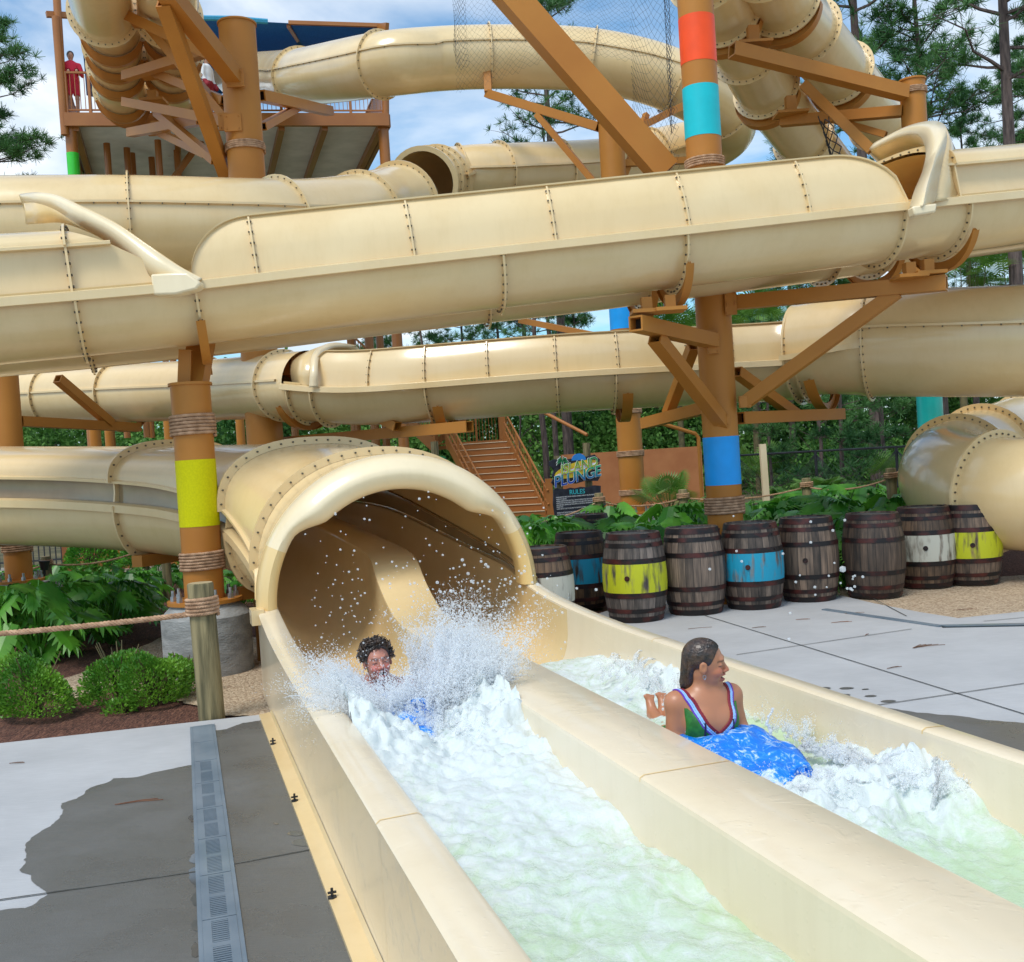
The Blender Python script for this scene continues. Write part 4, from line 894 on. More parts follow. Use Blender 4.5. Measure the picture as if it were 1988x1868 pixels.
def column(label,x,y,F,dia,ytop,zbot=.0,bands=(),ropes=(),ped=0,cap=True,name='support_column',base=False,zt=None):
    c=P(x,y,F); zt=zat(c,ytop) if zt is None else zt; xy=V((c.x,c.y,0))
    t=thing(name,label,'column',xy+V((0,0,0))); r=dia/2
    b=MB(); b.cyl(xy+V((0,0,zbot)),xy+V((0,0,zt)),r,seg=40,caps=False)
    b.add([xy+V((r*math.cos(k*PI/20),r*math.sin(k*PI/20),zt-.03)) for k in range(40)],[tuple(range(40))])
    obj('shaft',b,[MT['steel']],t)
    if cap:
        b=MB(); n=40; o=[[xy+V((q*math.cos(k*2*PI/n),q*math.sin(k*2*PI/n),z)) for k in range(n)] for q,z in((r,zt-.02),(r+.018,zt-.02),(r+.018,zt+.005),(r-.02,zt+.005),(r-.02,zt-.03))]; b.grid(o,closed=True); obj('top_rim',b,MT['steel'],t)
    for y0,y1,m in bands:
        za,zb=zat(xy,y0),zat(xy,y1); b=MB(); b.cyl(xy+V((0,0,zb)),xy+V((0,0,za)),r+.003,seg=40,caps=False); obj('painted_band',b,MT[m],t)
    for y0,y1 in ropes: rope_wrap('rope_wrap',xy,r,zat(xy,y0),zat(xy,y1),t)
    if base or ped:
        z=zbot; b=MB(); b.cyl(xy+V((0,0,z)),xy+V((0,0,z+.035)),r+.16,seg=32); obj('base_plate',b,MT['steel'],t)
        for k in range(10):
            a=2*PI*(k+.5)/10; q=xy+V(((r+.10)*math.cos(a),(r+.10)*math.sin(a),z+.035)); b=MB(); bolt(b,q,V((0,0,1)),.030,.045); b.cyl(q,q+V((0,0,.10)),.017,seg=8); obj('anchor_bolt',b,MT['zinc'],t)
    if ped:
        b=MB(); n=40; o=[[xy+V((q*math.cos(k*2*PI/n),q*math.sin(k*2*PI/n),z)) for k in range(n)] for q,z in((ped,-.1),(ped,zbot-.12),(ped-.012,zbot-.10),(ped-.09,zbot-.02),(ped-.10,zbot-.002),(.01,zbot-.001))]; b.grid(o,closed=True)
        obj('pedestal',b,MT['concrete_ped'],t,angle=30)
    return t,xy
def arm(t,a,b,w,h=None,hollow=True,name='arm',m='steel',bev=True):
    mb=MB(); mb.beam(P(*a),P(*b),w,h or w,hollow=hollow,dark=1); o=obj(name,mb,[MT[m],MT['hole']],t,smooth=False)
    return o
def plate(t,c,s=.18,th=.03,name='end_plate'):
    mb=MB(); p=P(*c); mb.box(p,s,th,s); 
    for i in(-1,1):
        for j in(-1,1): bolt(mb,p+V((i*s*.35,-th/2,j*s*.35)),V((0,-1,0)),.014,.02)
    return obj(name,mb,MT['steel'],t,smooth=False)
c1,xy1=column('tan steel column with a bright yellow band on a round concrete pedestal beside the tunnel',397,1150,9.95,.365,745,zbot=.62,bands=((893,1021,'yellow'),),ropes=((803,851),(1068,1110)),ped=.41)
b=MB(); zt=zat(xy1,745); b.beam(xy1+V((.0,.1,zt-.05)),xy1+V((.02,.45,zt+.5)),.22,.16); b.beam(xy1+V((-.06,0,zt-.05)),xy1+V((-.02,.0,zt+.32)),.12,.03); obj('bracket',b,MT['steel'],c1,smooth=False)
b=MB(); hn=40; 
c2,xy2=column('tall tan steel column with one rope wrap, standing under the twin tubes at upper left',480,345,16,.55,47,ropes=((279,299),))
for a,bb,w,nm in (((300,-45,13.6),(457,152,15.7),.23,'arm'),((318,5,14),(441,346,16.3),.19,'brace'),((225,20,16.6),(430,118,15.9),.15,'arm'),((283,44,17),(455,246,16),.13,'brace'),
   ((243,148,18),(394,102,16.3),.15,'arm'),((290,137,18),(436,196,16.1),.13,'brace'),((243,198,19),(440,236,16.1),.15,'arm'),((304,218,18.6),(418,312,16.4),.13,'brace'),
   ((253,258,20.5),(390,233,17.2),.16,'arm'),((302,254,20),(400,300,17),.12,'brace'),
   ((505,186,16.5),(640,216,20.8),.17,'arm'),((510,246,16.5),(590,202,19.4),.12,'brace'),
   ((540,711,16.3),(772,828,14.6),.13,'brace'),((556,858,16.5),(912,828,13.9),.15,'arm'),((545,770,16.5),(585,815,15.6),.12,'brace'),((545,808,16.6),(620,815,15.5),.12,'arm')):
    arm(c2,a,bb,w,name=nm)
for q in((457,152,15.62),(452,238,15.7),(441,236,15.8),(545,712,15.9)): plate(c2,q,.26)
for q in((281,44,17),(298,146,18),(299,197,19),(305,256,20.2)):
    b=MB(); b.box(P(*q),.42,.34,.05); b.box(P(q[0]-2,q[1]-9,q[2]),.16,.14,.2); obj('saddle_plate',b,MT['steel'],c2,smooth=False)
c3,xy3=column('tall tan steel column with orange, turquoise and blue bands rising behind the wooden barrels',1402,900,12,.40,-60,zbot=-.05,bands=((37,127,'orange'),(172,270,'cyan'),(848,941,'blue')),ropes=((308,332),(962,1001)),cap=False,base=False)
for a,bb,w,nm in (((1234,628,10.2),(1384,662,11.75),.15,'arm'),((1272,655,10.6),(1404,822,11.85),.14,'brace'),((1838,549,10.75),(1424,588,11.85),.155,'arm'),((1742,566,11.0),(1446,782,11.85),.14,'brace'),
   ((1346,672,12.3),(1296,804,13.3),.12,'brace'),((1385,788,12.2),(1252,822,13.6),.14,'arm'),((1430,722,12.2),(1545,805,13.3),.12,'brace'),((1436,812,12.2),(1632,804,13.7),.14,'arm'),
   ((958,-45,12.2),(1292,336,12.4),.30,'arm')):
    arm(c3,a,bb,w,name=nm)
for q in((1385,652,11.72),(1385,675,11.72),(1418,580,11.75),(1419,600,11.75),(1446,780,11.78),(1405,815,11.78)): plate(c3,q,.13)
for q in((1255,606,10.35),(1300,602,10.3),(1800,532,10.8),(1765,538,10.8)):
    b=MB(); b.box(P(*q),.30,.3,.035); b.box(P(q[0],q[1]-14,q[2]),.10,.12,.14); obj('saddle_plate',b,MT['steel'],c3,smooth=False)
c4,xy4=column('rope wrapped tan column at the far left edge, its bolted base among leafy plants',33,1060,14.7,.36,700,zbot=.5,ropes=((1041,1074),),ped=.55)
arm(c4,(38,818,14.8),(268,830,17.3),.14); arm(c4,(20,650,14.8),(-40,760,15.5),.12,name='brace'); arm(c4,(112,735,15.6),(215,822,16.6),.13,name='brace')
c5,xy5=column('tan column with thin rope rings standing between the staircase and the small fan palm',1225,900,19.5,.46,236,zbot=.62,bands=((560,640,'blue'),),ropes=((794,806),(874,888),(949,963)),ped=.62)
for a,bb,w,nm in(((946,182,20.6),(1162,247,19.4),.16,'arm'),((1042,222,20),(1152,352,19.5),.11,'brace'),((1325,206,20.4),(1192,272,19.4),.13,'arm'),((1255,222,20),(1212,340,19.6),.1,'brace'),((1198,318,19.5),(1330,312,20.2),.12,'arm'),((1010,622,21),(1150,650,19.7),.11,'brace')): arm(c5,a,bb,w,name=nm)
b=MB(); b.beam(P(948,182,20.6),P(946,140,20.7),.14,.22); obj('bracket',b,MT['steel'],c5,smooth=False)
c6,xy6=column('tan column with a teal band low down and a small rope wrap near its top',1773,200,16.4,.38,156,zbot=-.05,bands=((740,850,'teal'),),ropes=((171,187),))
for a,bb,w,nm in(((1421,97,15.2),(1757,181,16.2),.20,'arm'),((1560,164,16.6),(1692,292,16.2),.15,'brace'),((1516,236,17.3),(1752,216,16.4),.16,'arm'),((1590,225,17.2),(1720,262,16.6),.10,'brace')): arm(c6,a,bb,w,name=nm)
for q in((1462,88,15.5),(1535,222,17.1)):
    b=MB(); b.box(P(*q),.5,.4,.04); b.box(P(q[0],q[1]-16,q[2]),.16,.14,.3); obj('saddle_plate',b,MT['steel'],c6,smooth=False)
for x,y,F,yt,l in((185,850,21,790,'thick'),(212,850,22,800,'slim')):
    column('%s plain tan column below the low tube, seen between the flumes at left'%l,x,y,F,.22 if l=='thick' else .17,yt-10,cap=False)
column('brown leg standing left of the rope wrapped yellow banded column',328,840,22,.20,790,cap=False)
column('brown leg glimpsed just left of the tall column under the low tube',467,840,22,.18,760,cap=False)
# ---- tower
ZD=11.3
TFL,TFR,TBR,TBL=PZ(132,ZD,27.5),PZ(748,ZD,29.1),PZ(694,ZD,34.6),PZ(168,ZD,33.0)
TW=thing('slide_tower','tall brown start platform with corrugated underside, picket railing and blue shade sail','tower',V((TFL.x,TFL.y,0)))
def q4(u,v,z=0): return TFL.lerp(TFR,u).lerp(TBL.lerp(TBR,u),v)+V((0,0,z))
b=MB(); n=110; rows=[]
for i in range(n*2+1):
    v=i/(n*2); z=(.05 if (i//1)%2 else 0); rows.append([q4(u/8,v,z-.06) for u in range(9)])
b.grid(rows); obj('corrugated_soffit',b,MT['galv'],TW,smooth=False)
b=MB(); b.prism([q4(0,0,.02),q4(1,0,.02),q4(1,1,.02),q4(0,1,.02)],V((0,0,.12))); obj('deck',b,MT['steel_dark'],TW,smooth=False)
for a,c in(((-.01,-.01),(1.01,-.01)),((-.01,1.01),(1.01,1.01)),((-.01,0),(-.01,1)),((1.01,0),(1.01,1))):
    b=MB(); b.beam(q4(a[0],a[1],-.02),q4(c[0],c[1],-.02),.12,.34); obj('edge_beam',b,MT['steel_dark'],TW,smooth=False)
for u in(.33,.52,.66,.8,.985,.02): 
    b=MB(); b.beam(q4(u,.01,-.17),q4(u,.99,-.17),.16,.2); obj('joist',b,MT['steel_dark'],TW,smooth=False)
def pole(parent,p,q,r,m='steel_dark',name='post'):
    b=MB(); b.cyl(p,q,r,seg=14); return obj(name,b,MT[m],parent)
for u,v in((.005,.03),(.995,.03),(1.0,.97),(.02,.97)):
    p=q4(u,v); pole(TW,V((p.x,p.y,-.05)),p+V((0,0,.0)),.15,name='leg')
p=q4(.005,.03); za,zb=zat(p,298),zat(p,346); b=MB(); b.cyl(V((p.x,p.y,zb)),V((p.x,p.y,za)),.155,seg=20,caps=False); obj('green_band',b,MT['green'],TW)
for x,F in((207,29),(246,29.5),(256,30),(294,30.5),(306,29),(343,30)):
    p=PZ(x,ZD-.2,F); pole(TW,V((p.x,p.y,3.0)),p,.09,name='strut')
arm(TW,(338,345,29),(400,260,30),.14,name='brace',m='steel_dark')
pole(TW,q4(-.012,0,-.4),PZ(107,15.2,27.5)+V((0,0,-.0)),.10,name='sail_post'); 
sp1=P(108,33,27.4); sp2=P(748,52,29.0)
b=MB(); b.cyl(q4(-.012,0,-.4),sp1,.10,seg=14); obj('sail_post',b,MT['steel_dark'],TW)
b=MB(); b.cyl(q4(1.0,0,-.2),sp2,.10,seg=14); obj('sail_post',b,MT['steel_dark'],TW)
b=MB(); b.beam(P(90,28,27.4),P(170,32,28),.12,.14,hollow=False); b.beam(P(560,44,28.8),P(752,50,29),.08,.10); b.beam(P(735,54,29),P(752,52,28.5),.1,.2); obj('sail_beam',b,MT['steel_dark'],TW,smooth=False)
rows=[catmull(AP(l),5) for l in ([(150,33,27.8),(260,33,28.2),(370,32,28.4),(500,42,28.7),(620,48,28.9),(742,52,29)],[(156,60,29),(240,70,29.5),(370,75,30),(500,80,30.5),(600,82,30.5),(690,72,30)],[(163,120,31),(240,135,31.5),(370,140,32),(480,125,32),(570,112,32),(650,95,31)],[(168,185,33),(240,200,33),(370,200,33.5),(460,170,33.5),(530,140,33),(600,118,32)])]
shell('shade_sail',rows,MT['sail'],TW,.01)
b=MB(); b.tube(AP([(385,35,28.3),(450,36,28.4),(520,42,28.6)]),.07,6); obj('sail_hem',b,MT['sail_top'],TW)
b=MB(); b.beam(P(560,50,28.9),P(600,110,32.5),.1,.1); obj('sail_strut',b,MT['steel_dark'],TW,smooth=False)
def railing(parent,a,b_,h=1.07,pick=.11,posts=4,m='steel_dark',lowz=.1):
    a=V(a);b_=V(b_); L_=(b_-a).length; n=max(2,int(L_/pick)); mb=MB(); up=V((0,0,1))
    mb.beam(a+up*h,b_+up*h,.05,.05); obj('handrail',mb,MT[m],parent,smooth=False)
    mb=MB(); mb.beam(a+up*lowz,b_+up*lowz,.04,.04); obj('lower_rail',mb,MT[m],parent,smooth=False)
    mb=MB()
    for i in range(n+1): p=a.lerp(b_,i/n); mb.beam(p+up*lowz,p+up*h,.016,.016)
    obj('pickets',mb,MT[m],parent,smooth=False)
    for i in range(posts):
        mb=MB(); p=a.lerp(b_,i/(posts-1)); mb.beam(p-up*.2,p+up*(h+.02),.07,.07); obj('rail_post',mb,MT[m],parent,smooth=False)
railing(TW,q4(0,-.0,.15),q4(.14,-.0,.15),posts=3); railing(TW,q4(.55,-.0,.15),q4(1,-.0,.15),posts=5); railing(TW,q4(1,.02,.15),q4(1,.9,.15),posts=3); railing(TW,q4(.30,.55,.15),q4(.5,.55,.15),posts=4); railing(TW,q4(0,.02,.15),q4(0,.9,.15),posts=3); railing(TW,q4(.0,.98,.15),q4(.25,.98,.15),posts=3); railing(TW,q4(.6,.98,.15),q4(1,.98,.15),posts=3)
# ---- staircase
ST=thing('staircase','orange brown steel staircase with picket rails climbing behind the tunnel mouth','staircase',PZ(1020,0,31))
BR_,TR_=PZ(1061,.0,30.5),PZ(981,2.3,33.6)
BL_,TL_=PZ(946,.0,30.9),PZ(868,2.3,34.0)
ns=12
for k in range(ns):
    u0,u1=k/ns,(k+1)/ns
    a,c=BL_.lerp(TL_,u0),BR_.lerp(TR_,u0); a1,c1_=BL_.lerp(TL_,u1),BR_.lerp(TR_,u1); dz=a1.z-a.z
    b=MB(); b.add([V((a.x,a.y,a.z)),V((c.x,c.y,c.z)),V((c.x,c.y,c.z+dz)),V((a.x,a.y,a.z+dz))],[(0,1,2,3)])
    q=[V((a.x,a.y,a1.z)),V((c.x,c.y,c1_.z)),V((c1_.x,c1_.y,c1_.z)),V((a1.x,a1.y,a1.z))]; q=[p+V((0,0,.0)) for p in q]; b.prism(q,V((0,0,.02)))
    d=(V((a.x-a1.x,a.y-a1.y,0))).normalized()*.012
    obj('step',b,MT['stair'],ST,smooth=False)
    b=MB(); b.beam(q[0]+d+V((0,0,.012)),q[1]+d+V((0,0,.012)),.03,.02); obj('nosing',b,MT['lip'],ST,smooth=False)
for a,c in((BL_,TL_),(BR_,TR_)):
    b=MB(); b.beam(a+V((0,0,.08)),c+V((0,0,.2)),.06,.32); obj('stringer',b,MT['stair'],ST,smooth=False)
    for h in(.95,.55): b=MB(); b.tube([a+V((0,0,h))+(a-c).normalized()*.3,c+V((0,0,h+.1))],.03,6); obj('handrail',b,MT['stair'],ST)
    b=MB(); n=26
    for i in range(n+1): p=a.lerp(c,i/n); b.beam(p+V((0,0,.2)),p+V((0,0,.95)),.016,.016)
    obj('pickets',b,MT['stair'],ST,smooth=False)
    for i in range(4): b=MB(); p=a.lerp(c,i/3); b.beam(p+V((0,0,-.05)),p+V((0,0,1.0)),.08,.08); obj('rail_post',b,MT['stair'],ST,smooth=False)
b=MB(); b.beam(BR_+V((.12,-.1,0)),BR_+V((.12,-.1,1.12)),.2,.2); obj('newel_post',b,MT['stair'],ST,smooth=False)
land=[TL_,TR_,TR_+V((-.2,1.8,0)),TL_+V((-.6,1.8,0))]
b=MB(); b.prism([p+V((0,0,-.1)) for p in land],V((0,0,.12))); b.beam(TL_+V((0,-.02,-.03)),TR_+V((0,-.02,-.03)),.1,.22); obj('landing',b,MT['stair'],ST,smooth=False)
railing(ST,land[1],land[2],posts=2,m='stair'); railing(ST,land[2],land[3],posts=4,m='stair')
u0=land[3]+V((.2,-.7,0)); u1=PZ(690,5.0,35.2)
for off in(V((0,0,0)),V((0,-1.2,0))):
    b=MB(); b.beam(u0+off,u1+off,.08,.34); obj('stringer',b,MT['steel_dark'],ST,smooth=False); railing(ST,u0+off+V((0,0,.1)),u1+off+V((0,0,.1)),posts=5,m='stair')
for k in range(15): b=MB(); p=u0.lerp(u1,(k+.5)/15); b.box(p+V((0,-.6,0)),.3,1.2,.04); obj('step',b,MT['steel_dark'],ST,smooth=False)
v1=PZ(985,4.4,35.4); v0=PZ(850,2.5,36)
b=MB(); b.beam(v0,v1,.06,.2); obj('stringer',b,MT['stair'],ST,smooth=False); railing(ST,v0,v1,posts=5,m='stair')
for x,zt in((585,5),(700,4.8),(705,9),(760,9),(690,2.9)):
    p=PZ(x,0,36); b=MB(); b.cyl(p,p+V((0,0,zt)),.13,seg=12); obj('leg',b,MT['steel_dark'],ST)
b=MB(); b.tube([PZ(1020,3.4,31.5),PZ(1140,2.3,30)],.05,8); obj('guard_pipe',b,MT['stair'],ST)
# gate pipe right of the column
gp=thing('guard_pipe','bent orange guard pipe behind the tan column above the terracotta wall','pipe',PZ(1300,1,27)); b=MB(); b.tube([P(1270,818,27),P(1350,842,27.3),P(1356,850,27.3),P(1357,872,27.3)],.05,8); b2=obj('pipe',b,MT['steel'],gp)
b=MB(); p=P(1357,872,27.3); b.cyl(V((p.x,p.y,-.05)),p,.045,seg=10); obj('pipe_leg',b,MT['steel'],gp)
# ---- walls and fences
def wallobj(label,pts,zt,th=.2,name='boundary_wall'):
    b=MB()
    for a,c in zip(pts,pts[1:]): b.prism([V((a.x,a.y,-.1)),V((c.x,c.y,-.1)),V((c.x,c.y,zt)),V((a.x,a.y,zt))],V((0,th,0)))
    o=obj(name,b,MT['wall'],loc=V((pts[0].x,pts[0].y,0)),smooth=False); return setp(o,label,'wall')
wallobj('long terracotta rendered wall behind the rules sign and fan palm',[PZ(1096,0,33.5),PZ(1368,0,32.5)],1.78)
wallobj('terracotta rendered wall behind the round shrubs at far left',[PZ(123,0,22),PZ(470,0,23.5)],1.55)
def picket_fence(label,a,c,h=1.5,sp=.12):
    t=thing('metal_fence',label,'fence',V((a.x,a.y,0))); L_=(c-a).length; n=int(L_/sp); b=MB()
    for i in range(n+1): p=a.lerp(c,i/n); b.beam(p,p+V((0,0,h)),.022,.022)
    obj('pickets',b,MT['black'],t,smooth=False); b=MB()
    for z in(.15,h-.12): b.beam(a+V((0,0,z)),c+V((0,0,z)),.035,.04)
    obj('rails',b,MT['black'],t,smooth=False)
picket_fence('black metal picket fence at the far left edge beside the terracotta wall',PZ(-200,0,23.5),PZ(121,0,23.8),1.6)
CF=thing('wire_fence','thin black wire mesh fence with round rails in front of the woods at right','fence',PZ(1600,0,24))
fp=[PZ(1440,0,25.5),PZ(1590,0,24.5),PZ(1747,0,23),PZ(1990,0,21)]
for p in fp: b=MB(); b.cyl(p,p+V((0,0,1.52)),.035,seg=8); obj('post',b,MT['black'],CF)
b=MB()
for a,c in zip(fp,fp[1:]): b.tube([a+V((0,0,1.5)),c+V((0,0,1.5))],.025,6)
obj('top_rail',b,MT['black'],CF)
b=MB()
for a,c in zip(fp,fp[1:]):
    n=int((c-a).length/.14)
    for i in range(n+1):
        for s in(-1,1):
            p=a.lerp(c,i/n); q=a.lerp(c,min(1,max(0,(i+s*10)/n))); b.beam(p,q+V((0,0,1.45)),.005,.005)
obj('wire_mesh',b,MT['black'],CF,smooth=False)
b=MB(); b.beam(PZ(1492,0,21),PZ(1480,1.75,21),.12,.12); o=obj('marker_post',b,MT['lip'],loc=PZ(1492,0,21),smooth=False); setp(o,'pale square post leaning slightly in front of the wire fence','post')
o=thing('garden_light','small black path light on a spike in the bed at far left','lamp',PZ(86,0,15)); b=MB(); b.cyl(PZ(86,.3,15),PZ(86,.62,15),.02,seg=8); obj('stake',b,MT['black'],o); b=MB(); b.cyl(PZ(86,.62,15),PZ(86,.75,15),.05,.08,seg=12); obj('lamp_head',b,MT['black'],o)
# ---- signs
def text_obj(name,s,p,ax,up,size,mat,parent,th=.01,shear=0,align='CENTER',off=0,bold=0,space=1,maxw=None):
    cu=bpy.data.curves.new(name,'FONT'); cu.body=s; cu.size=size; cu.align_x=align; cu.extrude=th/2; cu.shear=shear; cu.offset=bold; cu.space_character=space; cu.space_line=1.0
    o=bpy.data.objects.new(name,cu); COL.objects.link(o); n=ax.cross(up).normalized()
    m=Matrix((ax,up,n)).transposed().to_4x4(); 
    dg=bpy.context.evaluated_depsgraph_get(); me=bpy.data.meshes.new_from_object(o.evaluated_get(dg)); bpy.data.objects.remove(o)
    if maxw:
        w=max(v.co.x for v in me.vertices)
        if w>maxw: me.transform(Matrix.Scale(maxw/w,4,V((1,0,0))))
    me.transform(m); me.transform(Matrix.Translation(V(p)-origin(parent)))
    me.materials.clear(); me.materials.append(mat); oo=bpy.data.objects.new(name,me); COL.objects.link(oo); oo.parent=parent; return oo
def gradmat(name,c1,c2,z0,z1):
    m,nt,b=newmat(name); L=nt.links.new; tc=N(nt,'ShaderNodeTexCoord'); sp=N(nt,'ShaderNodeSeparateXYZ'); L(tc.outputs['Object'],sp.inputs[0]); mr=N(nt,'ShaderNodeMapRange'); mr.inputs['From Min'].default_value=z0; mr.inputs['From Max'].default_value=z1; L(sp.outputs['Z'],mr.inputs['Value'])
    cr=N(nt,'ShaderNodeValToRGB'); cr.color_ramp.elements[0].color=(*c1,1); cr.color_ramp.elements[1].color=(*c2,1); L(mr.outputs['Result'],cr.inputs['Fac']); L(cr.outputs['Color'],b.inputs['Base Color']); b.inputs['Roughness'].default_value=.4; return m
SG=thing('rules_sign','dark sign on timber posts with surfboard and palm emblem above a list of rules','sign',PZ(1120,0,27.5))
sc=1/(2050/27.5)   # metres per picture unit at the sign
c0=P(1119,935,27.5); up=V((0,0,1)); sx=(P(1180,935,28.0)-P(1060,935,27.2)); sx.z=0; sx.normalize(); nn=sx.cross(up).normalized()   # nn points to the camera side
if nn.y>0: nn=-nn
def sg(x,y,d=0): # picture units relative to the middle of the sign (level)
    return c0+sx*((x)*sc)+up*(-y*sc)+nn*d
b=MB(); rnd=random.Random(4)
def plank_board(pts,th=.05):
    b=MB(); b.prism([sg(x,y,.0) for x,y in pts],-nn*th); return b
MT['board']=noise_mat('charcoal_board',(.012,.013,.022),(.035,.036,.055),scale=6,rough=.6)
top=[(-56,-42),(-45,-46),(-30,-44),(20,-46),(45,-50),(50,-44),(56,-40),(54,-32),(50,-28),(56,-24),(54,-14),(50,-12),(54,-6),(48,2),(20,0),(0,4),(-30,1),(-50,4),(-54,-2),(-48,-10),(-52,-14),(-47,-24),(-50,-30),(-56,-34)]
obj('name_board',plank_board(top),MT['board'],SG,smooth=False)
rul=[(-50,12),(-42,10),(-36,12),(-22,13),(-14,11),(-4,13),(10,11),(24,13),(40,10),(54,12),(53,30),(50,38),(54,46),(53,60),(56,80),(54,98),(-52,98),(-51,60),(-53,40)]
obj('rules_board',plank_board(rul),MT['board'],SG,smooth=False)
for x in(-32,34):
    b=MB(); p=sg(x,0,-.16); b.cyl(V((p.x,p.y,-.05)),sg(x,-52 if x<0 else -74,-.16),.10,seg=12); obj('post',b,MT['post'],SG)
rot=R(4); 
def sp_(x,y,a=R(-12),cx=2,cy=-24): return (cx+x*math.cos(a)-y*math.sin(a),cy+x*math.sin(a)+y*math.cos(a))
MT['sig_y']=flat('sign_yellow',(.85,.60,.02)); MT['sig_w']=flat('sign_white',(.85,.85,.85)); MT['sig_o']=flat('sign_orange',(.8,.2,.03)); MT['sig_b']=flat('sign_blue',(.01,.25,.75)); MT['sig_c']=flat('sign_cyan_text',(.05,.62,.68)); MT['sig_g']=gradmat('sign_green_yellow',(.62,.70,.02),(.01,.28,.05),1.34,1.62); MT['sig_gb']=gradmat('sign_blue_green',(.005,.07,.50),(.02,.42,.20),1.06,1.36); MT['sig_p']=flat('sign_palm_green',(.01,.22,.07))
def ell(rx,ry,n=24,a0=0,a1=2*PI): return [(rx*math.cos(a0+(a1-a0)*k/n),ry*math.sin(a0+(a1-a0)*k/n)) for k in range(n if abs(a1-a0)>6.2 else n+1)]
b=MB(); b.prism([sg(8+x,-41+y,.012) for x,y in ell(16,13,20,PI,2*PI)],-nn*.012); obj('wave_emblem',b,MT['sig_b'],SG,smooth=False)
for i,(ry,m,d) in enumerate(((13.5,'sig_y',.016),(4.6,'sig_o',.020),(3.4,'sig_w',.024))):
    b=MB(); b.prism([sg(*sp_(x,y),d) for x,y in ell(50-(1 if i else 0)*1.5,ry)],-nn*.014); obj('surfboard_emblem',b,MT[m],SG,smooth=False)
def palmleaf(cx,cy,a,l):
    w=l*.22; pts=[]
    for k in range(7): t=k/6; pts.append((cx+math.cos(a)*l*t, cy+math.sin(a)*l*t+l*.45*t*t-w*math.sin(PI*t)))
    for k in range(6,-1,-1): t=k/6; pts.append((cx+math.cos(a)*l*t, cy+math.sin(a)*l*t+l*.45*t*t+w*.6*math.sin(PI*t)))
    return pts
for gr,m,d in((1.3,'sig_w',.028),(1,'sig_p',.033)):
    b=MB(); trunk=[(-31,-42),(-27,-42),(-27.5,-30),(-26,-16),(-33,-16),(-31,-28)]
    if gr>1: trunk=[(x+(-1 if x<-29 else 1),y) for x,y in trunk]
    b.prism([sg(x,y,d) for x,y in trunk],-nn*.01)
    for a in(-2.95,-2.5,-2.0,-1.35,-.75,-.25,.15,3.0):
        b.prism([sg(x,y,d) for x,y in palmleaf(-29,-42,a,13*(1.12 if gr>1 else 1))],-nn*.01)
    obj('palm_emblem',b,MT[m],SG,smooth=False)
tx=(sx*math.cos(R(9))+up*math.sin(R(9))); tu=(up*math.cos(R(9))-sx*math.sin(R(9)))
text_obj('name_text_outline','ISLAND',sg(7,-22,.036),tx,tu,.35,MT['sig_w'],SG,.008,.2,bold=.012,space=.95)
text_obj('name_text','ISLAND',sg(7,-22,.044),tx,tu,.35,MT['sig_g'],SG,.008,.2,bold=.002,space=.95)
text_obj('name_text_outline','PLUNGE',sg(2,0,.036),tx,tu,.40,MT['sig_w'],SG,.008,.2,bold=.013,space=.95)
text_obj('name_text','PLUNGE',sg(2,0,.044),tx,tu,.40,MT['sig_gb'],SG,.008,.2,bold=.003,space=.95)
text_obj('rules_text','RULES',sg(0,24,.008),sx,up,.17,MT['sig_c'],SG,.006,0,bold=.001)
lines=["MAXIMUM FOR THIS IS 2 RIDERS. 400 LBS. COMBINED WEIGHT. MAXIMUM SINGLE RIDER","WEIGHT IS 300 LBS.","RIDERS UNDER 42 INCHES TALL ARE NOT PERMITTED ON THIS RIDE.","RIDERS MUST BE SECURELY ASSISTED TO SECURE WITH HEAD STRAPS.","NO EXPOSED ZIPPERS, BUCKLES, RIVETS, OR METAL ORNAMENTATION","PERMITTED.","WAIT UNTIL TOLD TO ENTER THE SLIDE AT A TIME.","","RIDERS MUST BE SEATED IN A PROPER POSITION, FACING FORWARD.","STAY IN THE TUBE DURING THE RIDE. IF YOU ACCIDENTALLY FALL DOWN","REMAIN ON DOWN THE SLIDE WITHOUT IT AND EXIT NORMALLY.","WAIT FOR THE ATTENDANTS SIGNAL BEFORE STARTING THE RIDE.","NO RIDER UNDER WEIGHT THE SLIDES AT A TIME.","NO STAND ABOVE, ROTATE OR STOP IN THE SLIDE.","EXIT THE SLIDE. EXIT ALL RIDERS.","STORE YOUR TUBE WITH THE STACK AT THE END OF THE RIDE.","SAFETY REASONS THE SLIDE.","ADD INSTRUMENT IN PLACE. THE RIDER."]
cuy=29
for i,l in enumerate(lines):
    if l: text_obj('rules_line',l,sg(-47,cuy+i*3.75,.006),sx,up,.044,MT['sig_w'],SG,.004,0,'LEFT',space=.82,maxw=1.27)
